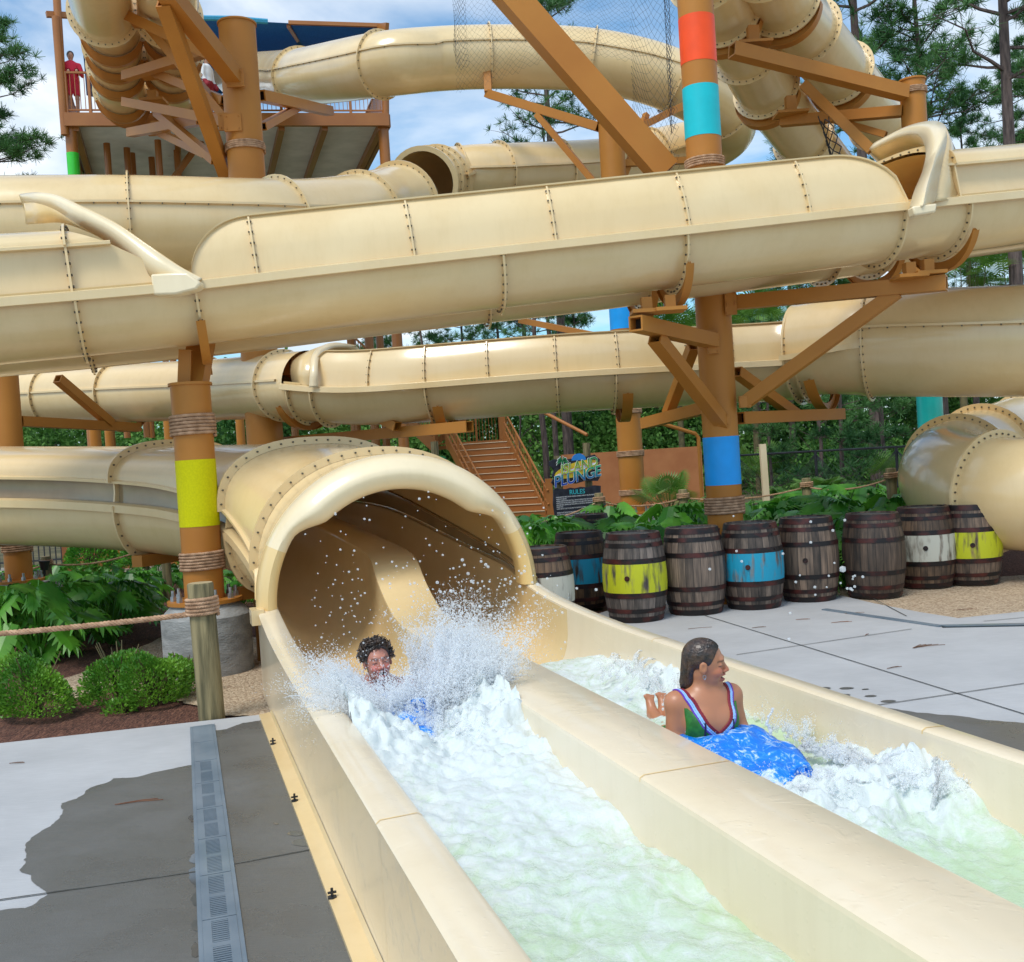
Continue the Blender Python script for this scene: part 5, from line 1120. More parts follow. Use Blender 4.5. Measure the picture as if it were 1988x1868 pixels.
# second sign, mostly hidden by the tunnel mouth
SG2=thing('name_sign','dark board sign with a red sunset arch, half hidden behind the tunnel mouth','sign',PZ(820,0,27))
c0=P(826,905,27.0)
b=MB(); b.prism([sg(x,y,0) for x,y in [(-52,-12),(-20,-14),(20,-13),(44,-12),(48,-4),(45,4),(49,10),(47,30),(-50,30)]],-nn*.05); obj('board',b,MT['board'],SG2,smooth=False)
b=MB(); b.prism([sg(2+x,-10+y,.02) for x,y in ell(18,14,20,PI,2*PI)],-nn*.02); obj('sunset_emblem',b,MT['sig_o'],SG2,smooth=False)
b=MB(); b.prism([sg(2+x,-10+y,.022) for x,y in ell(13,9,16,PI,2*PI)],-nn*.015); obj('sunset_emblem',b,MT['sig_y'],SG2,smooth=False)
for x,y in((-28,-12),(26,-12)): b=MB(); b.prism([sg(x+p,y+q,.026) for p,q in ell(17,6,14,PI,2*PI)],-nn*.015); obj('hill_emblem',b,MT['sig_p'],SG2,smooth=False)
text_obj('name_text','DI',sg(18,12,.03),tx,tu,.32,MT['sig_w'],SG2,.01,.2,bold=.01)
for x,yt in((-45,-28),(26,-46)): b=MB(); p=sg(x,0,-.16); b.cyl(V((p.x,p.y,-.05)),sg(x,yt,-.16),.10,seg=12); obj('post',b,MT['post'],SG2)
# ---- netting
def net(label,top,bot,nx,ny,fold=.12,r=.006,seed=0,F=(19,19)):
    rnd=random.Random(seed); T_=catmull(AP(top),nx//(len(top)-1)); B_=catmull(AP(bot),nx//(len(bot)-1)); n=min(len(T_),len(B_))
    def pp(i,j):
        a,c=T_[i],B_[i]; p=a.lerp(c,j/ny); return p+V((noise.noise(V((i*.35,j*.08,seed)))*fold*.6,math.sin(i*1.1+noise.noise(V((i*.1,j*.1,seed)))*3)*fold,0))
    b=MB()
    def edge(a,c):
        d=(c-a); s=V((d.z,0,-d.x)).normalized()*r; w=V((0,r,0)); b.add([a+s,a-s*.5+w,a-s*.5-w,c+s,c-s*.5+w,c-s*.5-w],[(0,1,4,3),(1,2,5,4),(2,0,3,5)])
    for i in range(n-1):
        for j in range(ny):
            if (i+j)%2==0: edge(pp(i,j),pp(i+1,j+1))
            else: edge(pp(i+1,j),pp(i,j+1))
    o=obj('safety_net',b,MT['black'],loc=T_[0],smooth=False); setp(o,label,'netting'); return o
net('fine black netting draped over the high loop tube left of the striped column',[(882,-40,18.5),(1000,-60,18.3),(1120,-60,18),(1222,-40,17.6)],[(884,182,18.5),(985,150,18.3),(1100,105,18),(1226,120,17.6)],60,34,.05,.0014,1)
net('dense folds of black netting hanging at the left end of the draped net',[(880,-40,18.3),(886,-40,18.4),(893,-40,18.3),(902,-40,18.4)],[(880,95,18.3),(888,130,18.4),(895,135,18.3),(912,128,18.4)],9,28,.06,.0026,2)
net('black netting hanging loose beside the orange and turquoise banded column down to the front flume',[(1222,-40,17.6),(1250,-40,17.8),(1280,-40,17.4),(1306,-40,17.0)],[(1228,230,17.6),(1262,330,17.4),(1292,345,17.0),(1318,330,16.6)],15,42,.07,.0023,3)
net('dark rope-like bunch of netting hanging just left of the banded column',[(1288,-40,17),(1292,-40,17.1),(1298,-40,17)],[(1300,250,16.9),(1304,262,17),(1312,250,16.9)],6,44,.05,.0045,5)
net('tangle of black netting tied under the twin tubes above the right hood',[(1588,225,16.4),(1598,235,16.5),(1610,225,16.4)],[(1612,300,16.2),(1625,320,16.3),(1640,318,16.2)],6,9,.05,.010,6)
# ---------------------------------------------------------------- vegetation
RG=np.random.default_rng(7)
def leafquads(c,n,d,size,asp=2.2,rg=RG):
    """c (k,3) centres, n (k,3) normals-ish, d (k,3) directions, size (k,) -> diamond leaves"""
    d=d/np.linalg.norm(d,axis=1,keepdims=True); s=np.cross(d,n); s/=np.linalg.norm(s,axis=1,keepdims=True)+1e-9
    L_=size[:,None]; w=L_/asp
    v=np.stack([c,c+d*L_*.5+s*w*.5,c+d*L_,c+d*L_*.5-s*w*.5],1).reshape(-1,3)
    k=len(c); f=np.arange(4*k).reshape(k,4); return v,f
def rvec(k,rg=RG):
    v=rg.normal(size=(k,3)); return v/np.linalg.norm(v,axis=1,keepdims=True)
def join(parts):
    vs=[];fs=[];o=0
    for v,f in parts: vs.append(v);fs.append(f+o);o+=len(v)
    return np.concatenate(vs),np.concatenate(fs)
def tuft(c,dirn,n,l,w,rg):
    d=rvec(n,rg)*.9+np.array(dirn)[None]*.7; d/=np.linalg.norm(d,axis=1,keepdims=True)
    s=np.cross(d,rvec(n,rg)); s/=np.linalg.norm(s,axis=1,keepdims=True)+1e-9
    ll=(l*rg.uniform(.6,1.1,n))[:,None]; b=np.array(c)[None]+d*ll*.05
    v=np.stack([b-s*w/2,b+s*w/2,b+d*ll+s*w*.3,b+d*ll-s*w*.3],1).reshape(-1,3); return v,np.arange(4*n).reshape(n,4)
def pine_proto(name,seed,h,crown0,spread,tr,ntuft=5,nl=34,nb=46,loc=(0,0,0),nsz=.34):
    rg=np.random.default_rng(seed); t=thing(name,'pine','tree',loc)
    b=MB(); lean=rg.normal(size=2)*.02*h
    def tp(z): q=z/h; return V((lean[0]*q*q+math.sin(q*5+seed)*.05,lean[1]*q*q,z))
    b.tube([tp(z) for z in np.linspace(-.1,h,14)],[tr*(1-.85*q)+.015 for q in np.linspace(0,1,14)],8)
    obj('trunk',b,MT['bark'],t,local=True)
    br=MB(); parts=[]
    for i in range(nb):
        q=rg.uniform(0,1)**.8; z=h*(crown0+(1-crown0)*q); L_=spread*(1-.72*q)*rg.uniform(.55,1.15); a=rg.uniform(0,2*PI)
        p0=tp(z); pts=[p0]; up=rg.uniform(-.12,.32)
        for k in range(1,5): s=k/4; pts.append(p0+V((math.cos(a)*L_*s,math.sin(a)*L_*s,L_*(up*s+.22*s*s)))+V(rg.normal(size=3)*.05*L_*s))
        br.tube(pts,[max(.012,tr*.28*(1-.8*s)*(1-.5*q)) for s in (0,.25,.5,.75,1)],4)
        for k in range(ntuft):
            s=rg.uniform(.45,1.02); j=min(3,int(s*4)); p=pts[j].lerp(pts[min(4,j+1)],min(1,s*4-j)); off=rg.normal(size=3)*L_*.15; off[2]=abs(off[2])*.6
            e=p+V(off); br.tube([p,e],[.012,.006],3,caps=False)
            parts.append(tuft(e,(math.cos(a)*.4,math.sin(a)*.4,.55),nl,nsz*rg.uniform(.7,1.1),.02,rg))
    obj('branches',br,MT['bark'],t,local=True)
    v,f=join(parts); npmesh('crown',v,f,MT['leaf_pine'],t,local=True); return t
def place_pine(kind,x,F,sc,rz,label):
    p,kids=PINES[kind]; c=PZ(x,-.05,F)
    if not used[kind]:
        used[kind]=1; p.location=c; p.rotation_euler=(0,0,rz); p.scale=(sc,)*3; p['label']=label; return p
    return dup(p,kids,c,rz,sc,label)
used=[0]*5
PINES=[]
for k,(seed,h,c0,sp,tr,nt_,nl,nb) in enumerate(((1,20,.38,3.5,.19,7,34,66),(2,17,.55,2.6,.15,6,34,50),(3,12,.25,2.2,.11,6,36,44),(4,22,.5,3.0,.22,6,34,54),(5,8,.12,1.9,.07,5,34,36))):
    t=pine_proto('pine_tree',seed,h,c0,sp,tr,nt_*2,nl,nb); t['group']='pine trees beyond the slides'; PINES.append((t,copies(t)))
for k,x,F,sc,rz,lb in (
 (3,1712,34,1.05,.3,'tall bare trunked pine standing close beside the twin tubes at upper right'),
 (0,1838,40,1.08,1.0,'dense bushy pine filling the sky at upper right between two bare trunks'),
 (3,1990,31,1.05,2.0,'tall dark trunked pine at the right edge above the front flume'),
 (0,1985,46,.9,4.0,'bushy pine crown behind the tall trunk at the right edge'),
 (0,2080,40,.95,3.1,'leafy pine leaning in from the right edge'),
 (2,1545,42,1.2,0,'small pine seen in the gap between the turquoise band and the twin tubes'),
 (3,1112,40,.95,.8,'tall pine behind the arm of the loop tube, its crown above and below the tube'),
 (0,1040,46,.74,2.2,'lower pine crown left of the pine behind the loop tube arm'),
 (1,1285,46,.74,1.1,'small pine tip seen through the netting beside the banded column'),
 (0,35,30,.74,5.0,'ragged pine crown entering the left edge below the tower'),
 (2,110,52,1.33,2.5,'thin young pine just left of the green banded tower leg'),
 (1,745,55,.62,.6,'short pine right of the tower foot'),
 (2,850,44,.82,3.3,'full low pine seen under the front flume left of two thin trunks'),
 (1,915,46,.66,1.9,'slim pine with thin trunk under the middle of the front flume'),
 (1,985,50,.74,2.9,'pine with twin looking thin trunk under the front flume'),
 (3,1086,38,.52,4.4,'pine with a thick dark trunk behind the guard pipe and rules sign'),
 (2,1140,48,.84,5.2,'bushy pine left of the short blue band under the front flume'),
 (2,1480,42,.90,.9,'pine crown behind the blue banded column under the front flume'),
 (2,1640,46,.86,1.7,'pine peeping over the lower tube under the right hood'),
 (3,1905,36,.55,.4,'pine trunk standing behind the large lower tube near the right edge'),
 (4,1500,29,.62,2.2,'soft young pine in front of the woods right of the blue band'),
 (4,1640,27,.78,.5,'light green young pine beside the wire fence'),
 (4,1720,30,.75,3.5,'young pine nearest the teal band of the far column'),
 (4,380,34,.65,1.2,'bright young pine seen between the low tube and the tunnel roof'),
 (4,560,42,.62,4.1,'dark young pine behind the tall column under the low tube'),
 (2,120,46,.62,3.0,'dark pine behind the low tube at far left'),
 (2,1290,44,.7,0.3,'pine behind the terracotta wall and the fan palm'),
 (1,1770,55,1.1,4.6,'farther slender pine right of the twin tubes'),
 (2,5,60,1.2,3.9,'small far pine just inside the left edge')):
    place_pine(k,x,F,sc,rz,lb)
# woodland mass behind everything
def woods():
    rg=np.random.default_rng(11); parts=[]
    for i in range(620):
        x=rg.uniform(-300,2400); F=rg.uniform(41,58); z=rg.uniform(.2,5.2)*(1 if 1380>x>300 else 1.15); c=np.array(PZ(x,z,F)); r=rg.uniform(.9,2.2)
        n=560; p=rvec(n,rg)*(r*rg.uniform(.55,1.0,n)**.5)[:,None]*np.array([1.2,1,.8]); 
        d=rvec(n,rg)+np.array([0,0,-.3]); parts.append(leafquads(c+p,rvec(n,rg),d,rg.uniform(.13,.27,n),1.7))
    for i in range(160):
        x=rg.uniform(-100,2200); F=rg.uniform(36,42); c=np.array(PZ(x,rg.uniform(0,1.0),F)); r=rg.uniform(.5,1.1); n=260
        p=rvec(n,rg)*(r*rg.uniform(.5,1.0,n)**.5)[:,None]*np.array([1.2,1,.8]); parts.append(leafquads(c+p,rvec(n,rg),rvec(n,rg)+np.array([0,0,.3]),rg.uniform(.12,.26,n),2.4))
    v,f=join(parts); o=npmesh('woods',v,f,MT['leaf_wood'],loc=(0,45,0)); setp(o,'dark green woodland undergrowth massed behind the slides and walls','woods',kind='stuff')
woods()
def thin_trunk(x,F,h,r,lb,lean=0):
    t=thing('bare_tree',lb,'tree',PZ(x,-.05,F),group='thin trunks in the woods'); b=MB(); p=t.location
    pts=[p+V((lean*q*q*h+math.sin(q*7+x)*.08,0,h*q)) for q in np.linspace(0,1,9)]; b.tube(pts,[r*(1-.6*q) for q in np.linspace(0,1,9)],6); obj('trunk',b,MT['bark'],t)
    b=MB()
    for k in range(7): q=.35+.09*k; a=pts[int(q*8)]; b.tube([a,a+V((random.uniform(-1,1),random.uniform(-.3,.3),random.uniform(.3,.9)))],[.02,.008],4)
    obj('branches',b,MT['bark'],t)
for x,F,h,r,lb in((1062,36,8,.13,'bare grey trunk left of the thick pine trunk behind the stairs'),(1595,33,4.5,.07,'thin pale trunk behind the wire fence near its first post'),(1700,34,6,.08,'slender grey trunk behind the wire fence near the curled tube'),(1020,38,5,.05,'thin crooked pale stem behind the guard pipe')): thin_trunk(x,F,h,r,lb)
# shrubs of small leaves
def shrub(name,label,c,rx,h,n,ls,mat='leaf_shrub',seed=0,group=None,cat='shrub',am=.22):
    rg=np.random.default_rng(seed); t=thing(name,label,cat,c,group=group)
    lob=rvec(14,rg); lob[:,2]=abs(lob[:,2]); amp=rg.uniform(.06,am,14)
    d=rvec(n,rg); d[:,2]=np.abs(d[:,2])*1.0-.12
    r=.72+ (np.clip((d@lob.T),0,1)**6@amp); rad=r*rg.uniform(.35,1.0,n)**.33
    p=d*rad[:,None]*np.array([rx,rx,h*.78])+np.array([0,0,h*.18])
    dirn=d+rvec(n,rg)*.8+np.array([0,0,.5]); v,f=leafquads(p,rvec(n,rg),dirn,rg.uniform(.7,1.2,n)*ls,1.9)
    npmesh('foliage',v,f,MT[mat],t,local=True)
    b=MB()
    for k in range(26):
        a=rg.uniform(0,2*PI); q=V((math.cos(a)*rx*rg.uniform(.2,.8),math.sin(a)*rx*rg.uniform(.2,.8),h*rg.uniform(.5,.95))); b.tube([V((0,0,-.02)),q*.5+V((0,0,.03)),q],[.012,.008,.004],4)
    obj('stems',b,MT['stem'],t,local=True); return t
for i,(x,y,rx,h,n,lb) in enumerate(((70,1395,.35,.58,5200,'low round shrub nearest the left edge at the pavement border'),(238,1368,.36,.55,5200,'low bushy shrub in the middle of the three by the timber post'),(300,1372,.28,.48,3600,'spreading low shrub between the bushy shrub and the timber post'),(362,1352,.20,.42,2000,'small shrub tucked behind the timber rope post'),(240,1385,.12,.16,500,'tiny shrub sprig at the foot of the bushy shrub'))):
    c=G(x,y,-.05); shrub('box_shrub',lb,c,rx*.94,h,int(n*1.3),.030,am=.42,seed=20+i,group='low shrubs along the pavement')
for i,(x,F,lb) in enumerate(((180,19,'round dark shrub right of the thin rope post at far left'),(285,18.5,'round dark shrub in front of the terracotta wall below the flume flange'),(398,18.5,'round dark shrub right behind the yellow banded column'),(1362,24,'clipped green shrub at the foot of the terracotta wall right of the fan palm'),(1190,25,'low hedge shrub behind the rules sign'),(1700,20,'loose green shrub in front of the wire fence'),(1520,22,'feathery shrub left of the date palm'))):
    shrub('round_shrub',lb,PZ(x,.25 if i<3 else -.05,F),.52,.80 if i<3 else .6,2600,.06,'leaf',seed=50+i,group='round shrubs by the walls')
# split-leaf plants
def lobed_leaf(L_,rg,nl=6):
    """broad deeply lobed leaf in the xy plane, stalk at the origin, pointing +y; drooping tips in z"""
    v=[];f=[]
    def addq(a): 
        k=len(v); v.extend(a); f.append((k,k+1,k+2,k+3))
    for s in(-1,1):
        for i in range(nl):
            q=i/nl; y0=L_*(.08+.80*q); wl=L_*(.46*math.sin(PI*(.22+.62*q)))*rg.uniform(.85,1.1); an=.15+.95*q; hw=L_*.066
            bx,by=0,y0; tx_,ty=s*wl*math.cos(an),y0+wl*math.sin(an)
            mx_,my=s*wl*.55*math.cos(an*.8),y0+wl*.5*math.sin(an*.8)
            z1,z2=-.02*L_,-.16*L_*rg.uniform(.5,1.3)
            addq([(0,by-hw,0),(mx_,my-hw*1.15,z1),(mx_,my+hw*1.15,z1),(0,by+hw*1.15,0)])
            addq([(mx_,my-hw*1.15,z1),(tx_+s*hw*.0,ty-hw*.2,z2),(tx_,ty+hw*.25,z2),(mx_,my+hw*1.15,z1)])
    addq([(-L_*.035,L_*.8,0),(L_*.035,L_*.8,0),(L_*.05,L_*.98,-.03*L_),(0,L_*1.12,-.1*L_)])
    addq([(-L_*.05,L_*.8,0),(0,L_*1.12,-.1*L_),(-L_*.05,L_*.98,-.03*L_),(-L_*.07,L_*.9,0)])
    return np.array(v,float),np.array(f)
def philo(seed,nleaf=22,R_=.5,H=.62,LL=.34):
    rg=np.random.default_rng(seed); t=thing('split_leaf_plant','x','plant',(0,0,0)); parts=[]; st=MB()
    for i in range(nleaf):
        a=2.4*i+rg.uniform(-.3,.3); q=(i+.5)/nleaf; rad=R_*(.2+.8*q)*rg.uniform(.8,1.1); z=H*(1.0-.62*q*q)*rg.uniform(.85,1.1)
        e=V((math.cos(a)*rad,math.sin(a)*rad,z)); st.tube([V((0,0,0)),e*.5+V((0,0,.12*H)),e],[.012,.009,.006],4)
        v,f=lobed_leaf(LL*rg.uniform(.75,1.15),rg); tilt=rg.uniform(-.9,.05)-.35*q; roll=rg.normal()*.35
        m=Matrix.Rotation(a-PI/2,3,'Z')@Matrix.Rotation(tilt,3,'X')@Matrix.Rotation(roll,3,'Y')
        parts.append((v@np.array(m).T+np.array(e)[None],f))
    obj('stalks',st,MT['stem'] if False else MT['leaf'],t,local=True); v,f=join(parts); npmesh('leaves',v,f,MT['leaf'],t,local=True,smooth=False); return t
PH=[philo(3),philo(4,26,.55,.55,.30),philo(9,18,.45,.72,.38)]; PHK=[copies(p) for p in PH]; phu=[0]*3
def place_ph(c,s,rz,label,group):
    k=RND.randrange(3)
    if not phu[k]:
        phu[k]=1; p=PH[k]; p.location=c; p.rotation_euler=(0,0,rz); p.scale=(s,)*3; p['label']=label; p['group']=group; return
    o=dup(PH[k],PHK[k],c,rz,s,label); o['group']=group
RND=random.Random(5)
left=[(12,1285),(75,1290),(140,1272),(30,1245),(95,1240),(165,1238),(215,1252),(250,1222),(15,1205),(75,1200),(135,1196),(200,1200),(262,1192),(40,1172),(105,1166),(170,1165),(235,1162),(290,1168),(10,1155),(330,1150),(60,1142),(130,1140),(200,1138),(270,1138),(345,1133),(90,1128),(165,1126),(235,1126),(305,1124),(430,1170),(470,1180),(455,1150)]
for x,y in left:
    if x>=430: place_ph(G(x,y,-.05),RND.uniform(.6,.75),RND.uniform(0,6.3),'small yellow green leafy plant between the concrete pedestal and the tunnel','split leaf plants beside the tunnel foot')
    else: place_ph(G(x,y,-.05),RND.uniform(.9,1.2)*(1 if y>1225 else .82 if y>1180 else .62),RND.uniform(0,6.3),'glossy split leaf plant in the dense bed left of the concrete pedestal','split leaf plants left of the pedestal')
rt=[]
for i in range(46):
    x=RND.uniform(990,1740); F=RND.uniform(13.6,18.5)
    if abs(x-1402)<25 and F<14: continue
    rt.append((x,F))
rt+= [(1010,15),(1040,14.2),(1075,15.5),(1180,13.5),(1210,14),(1260,13.2),(1320,13.2),(1360,13.4),(1450,13.2),(1500,13.4),(1560,13.5),(1620,13.2),(1640,12.6),(1660,13.4)]
for x,F in rt: place_ph(PZ(x,.12 if F>14 else 0,F),RND.uniform(.95,1.3),RND.uniform(0,6.3),'glossy split leaf plant in the long bed behind the row of barrels','split leaf plants behind the barrels')
# palms
def fan_palm(label,c,n,L_,seed,th=.3,s=1):
    rg=np.random.default_rng(seed); t=thing('fan_palm',label,'palm',c); parts=[]; st=MB()
    st.tube([V((0,0,-.02)),V((0,0,th))],[.12,.10],10)
    for i in range(n):
        a=2.4*i; el=rg.uniform(.15,1.25); e=V((math.cos(a)*math.cos(el),math.sin(a)*math.cos(el),math.sin(el)))*L_*rg.uniform(.8,1.1)+V((0,0,th)); st.tube([V((0,0,th)),e*.55+V((0,0,.05)),e],[.015,.01,.008],4)
        dv=(e-V((0,0,th))).normalized(); sd=dv.cross(V((0,0,1))).normalized(); nr=sd.cross(dv)
        m=26; f_l=L_*.8*rg.uniform(.8,1.1)
        for k in range(m):
            q=-1.9+3.8*k/(m-1); d=(dv*math.cos(q)+sd*math.sin(q)).normalized(); w=nr if nr.z>0 else -nr; p0=e; p1=e+d*f_l*.65; p2=e+d*f_l*(1-.12*abs(q))-V((0,0,.10*f_l)); s2=d.cross(w).normalized()*f_l*.030
            vv=np.array([p0,p1+s2,p2,p1-s2]); parts.append((vv,np.array([[0,1,2,3]])))
    v,f=join(parts); npmesh('fronds',v,f,MT['leaf_palm'],t,local=True); obj('stalks',st,MT['stem'],t,local=True); t.scale=(s,)*3; return t
fan_palm('small fan palm in front of the terracotta wall beside the tan column with rope rings',PZ(1302,.45,18.6),16,.52,3,.2)
fan_palm('low saw palmetto in the woods edge above the date palm',PZ(1490,.0,30),18,.9,5,.5)
fan_palm('saw palmetto right of the pale post behind the wire fence',PZ(1710,.0,27),18,.7,6,.4)
fan_palm('tall cabbage palm head seen under the arm of the blue banded column',PZ(1475,.0,36),26,1.25,8,5.3)
fan_palm('tall cabbage palm head under the front flume just left of the blue banded column',PZ(1330,.0,37),24,1.25,9,4.9)
fan_palm('tall cabbage palm head over the large lower tube beside the long steel arm',PZ(1880,.0,32),26,1.25,10,6.0)
fan_palm('tall cabbage palm head over the lower tube at the right edge',PZ(1995,.0,33),26,1.25,12,6.0)
def date_palm(label,c,n,L_,seed,th=.35):
    rg=np.random.default_rng(seed); t=thing('date_palm',label,'palm',c); parts=[]; st=MB(); st.tube([V((0,0,-.02)),V((0,0,th))],[.10,.11],10)
    for i in range(n):
        a=2.4*i; up=rg.uniform(.2,1.3); pts=[]
        for k in range(9):
            s=k/8; pts.append(V((math.cos(a)*math.cos(up)*L_*s,math.sin(a)*math.cos(up)*L_*s,th+L_*(math.sin(up)*s-.55*s*s))))
        st.tube(pts,[.010*(1-.8*k/8)+.002 for k in range(9)],3)
        for k in range(44):
            s=.12+.88*k/44; j=min(7,int(s*8)); p=pts[j].lerp(pts[j+1],s*8-j); T=(pts[j+1]-pts[j]).normalized(); sd=T.cross(V((0,0,1))).normalized()
            for g_ in(-1,1):
                d=(sd*g_+T*.8+V((0,0,-.15))).normalized(); l=L_*.27*math.sin(PI*(.15+.8*s)); w=T*.008; parts.append((np.array([p-w,p+w,p+d*l+w*.3,p+d*l-w*.3]),np.array([[0,1,2,3]])))
    v,f=join(parts); npmesh('fronds',v,f,MT['leaf_palm'],t,local=True); obj('stalks',st,MT['stem'],t,local=True); return t
date_palm('wide feathery date palm behind the rope line right of the blue band',PZ(1592,.1,19.5),30,1.25,4,.4)
date_palm('second feathery date palm left of the wide one behind the rope line',PZ(1530,.1,21.5),22,1.05,5,.3)
# loose pine straw on the paving
def twig(x,y,a,l,mat,k=2,lb=''):
    c=G(x,y,.007); b=MB()
    for i in range(k):
        aa=a+i*.14; d=V((math.cos(aa),math.sin(aa),0)); b.tube([c,c+d*l*.5+V((-.01*l,.04*l,.001)),c+d*l*(1-.12*i)],.0026,4)
    o=obj('pine_straw',b,MT[mat],loc=c); setp(o,lb,'twig')
for x,y,a,l,m,k,lb in((223,1562,.15,.26,'needles_dry',2,'reddish pine straw lying on the wet left paving'),(372,1432,.5,.14,'needles_dry',2,'pine straw caught across the top end of the long drain'),(18,1482,0,.10,'twig',2,'short forked twig on the dry paving at the left edge'),
   (1772,1258,.2,.30,'twig',5,'largest branched bundle of pine straw on the paving in front of the barrels'),(1722,1298,.35,.14,'twig',2,'short dark twig below the branched straw bundle'),(1614,1209,0,.2,'needles_dry',2,'thin straw near the start of the slot drain'),(1545,1203,-.1,.14,'needles_dry',2,'thin straw below the plain barrel'),(1460,1219,.1,.14,'twig',2,'faint straw below the blue banded barrel'),(1336,1221,.1,.24,'twig',1,'long faint straw beside the girl'),(1640,1191,0,.2,'twig',1,'straw lying just past the slot drain start'),(1680,1233,.8,.07,'needles_dry',2,'tiny straw on the joint crossing'),(1850,1185,.0,.24,'twig',2,'dark stick lying on the gravel strip')):
    twig(x,y,a,l,m,k,lb)
# ---------------------------------------------------------------- barrels, rope barriers
def barrel(label,x,yb,band=None,F=None,lean=0,rz=0,group='old oak barrels in a row',s=1.0,bung=True,H=.93):
    if F is None:
        c=G(x,yb,0); h=V((c.x,c.y,0)).normalized(); c=c+h*.27*s
    else: c=PZ(x,0,F)
    t=thing('barrel',label,'barrel',c,rz,group); t.scale=(s,s,s*H/.93); t.rotation_euler=(0,lean,rz)
    def rr(z): q=z/.93*2-1; return .275+.065*(1-q*q)
    b=MB(); n=64; prof=[(rr(z),z) for z in np.linspace(.0,.93,19)]
    b.grid([[V((r*(1+.004*math.cos(26*2*PI*k/n))*math.cos(2*PI*k/n),r*math.sin(2*PI*k/n),z)) for k in range(n)] for r,z in prof]+[[V(((rr(.93)-.022)*math.cos(2*PI*k/n),(rr(.93)-.022)*math.sin(2*PI*k/n),z)) for k in range(n)] for z in(.93,.905)],closed=True)
    obj('staves',b,MT['oak'],t,local=True)
    b=MB(); b.add([V(((rr(.93)-.02)*math.cos(2*PI*k/n),(rr(.93)-.02)*math.sin(2*PI*k/n),.912)) for k in range(n)],[tuple(range(n))]); obj('head',b,MT['barrel_top'],t,local=True)
    for z0,z1 in((.005,.06),(.10,.145),(.26,.31),(.62,.67),(.785,.83),(.865,.925)):
        b=MB(); rows=[[V((r*math.cos(2*PI*k/n),r*math.sin(2*PI*k/n),z)) for k in range(n)] for r,z in((rr(z0)-.002,z0),(rr(z0)+.006,z0),(rr(z1)+.006,z1),(rr(z1)-.002,z1))]; b.grid(rows,closed=True)
        a=-PI/2+.3; b.ball(V(((rr(z0)+.007)*math.cos(a),(rr(z0)+.007)*math.sin(a),(z0+z1)/2)),.010,6); obj('hoop',b,MT['hoop'],t,local=True)
    if band:
        z0,z1=.315,.615; b=MB(); rows=[]
        for z in np.linspace(z0,z1,8): rows.append([V(((rr(z)+.0035)*math.cos(2*PI*k/n),(rr(z)+.0035)*math.sin(2*PI*k/n),z)) for k in range(n)])
        b.grid(rows,closed=True); obj('painted_band',b,MT['oak_'+band],t,local=True)
    if bung:
        a=-PI/2-rz-.35+bung*.0; z=.47; p=V((rr(z)*math.cos(a),rr(z)*math.sin(a),z)); d=V((math.cos(a),math.sin(a),0)); b=MB(); b.cyl(p-d*.005,p+d*.014,.030,.026,seg=14); b.cyl(p+d*.012,p+d*.022,.016,seg=10); obj('bung',b,MT['hoop'],t,local=True)
    return t
barrel('oak barrel with a rubbed white band, nearest the tunnel wall',1062,1229,'white',rz=.4,s=.92,bung=False)
barrel('oak barrel with a dark blue band squeezed between the first barrel and the yellow one',1132,1200,'blue',F=12.4,rz=1.1,s=.95,bung=False)
barrel('oak barrel with a yellow band standing alone in the second row under the rules sign',1154,1160,'yellow',F=15.9,rz=2.0,s=.86,H=1.02,bung=False)
barrel('oak barrel with a bright yellow band and a bung, third in the front row',1237,1210,'yellow',rz=.2,lean=.01)
barrel('plain greyish oak barrel between the yellow and the blue banded ones',1352,1196,None,rz=.9,lean=.01,bung=False)
barrel('oak barrel with a bright turquoise band under the striped column',1465,1185,'blue',rz=.3)
barrel('plain brown oak barrel just right of the turquoise banded one',1573,1170,None,rz=2.2)
barrel('plain light brown oak barrel standing apart after the gap in the row',1700,1163,None,rz=3.0,lean=-.01,bung=False)
barrel('oak barrel with a worn white band beside the gravel strip',1800,1143,'white',rz=3.9)
barrel('oak barrel with a yellow band and bung, last of the row against the curled tube',1889,1137,'yellow',rz=.6)
def rope_post(label,c,h,r=.085,wrap=None,lean=(0,0),n=5,name='rope_post'):
    t=thing(name,label,'post',c); b=MB(); top=V((lean[0],lean[1],h)); k=14; rows=[]
    for z in(-.1,h*.5,h-.012,h): rows.append([V((lean[0]*z/h+(r-(.008 if z==h else 0)-.004*math.sin(i*2))*math.cos(2*PI*i/k),lean[1]*z/h+(r-(.008 if z==h else 0))*math.sin(2*PI*i/k),z)) for i in range(k)])
    b.grid(rows,closed=True); obj('timber',b,MT['post'],t,local=True)
    b=MB(); b.add(rows[-1],[tuple(range(k))]); obj('sawn_end',b,MT['post_top'],t,local=True)
    rope_wrap('rope_wrap',V((c.x+lean[0]*.85,c.y+lean[1]*.85,0)),r,c.z+wrap[0],c.z+wrap[1],t); return t,V((c.x+lean[0]*.85,c.y+lean[1]*.85,c.z+wrap[0]+.03))
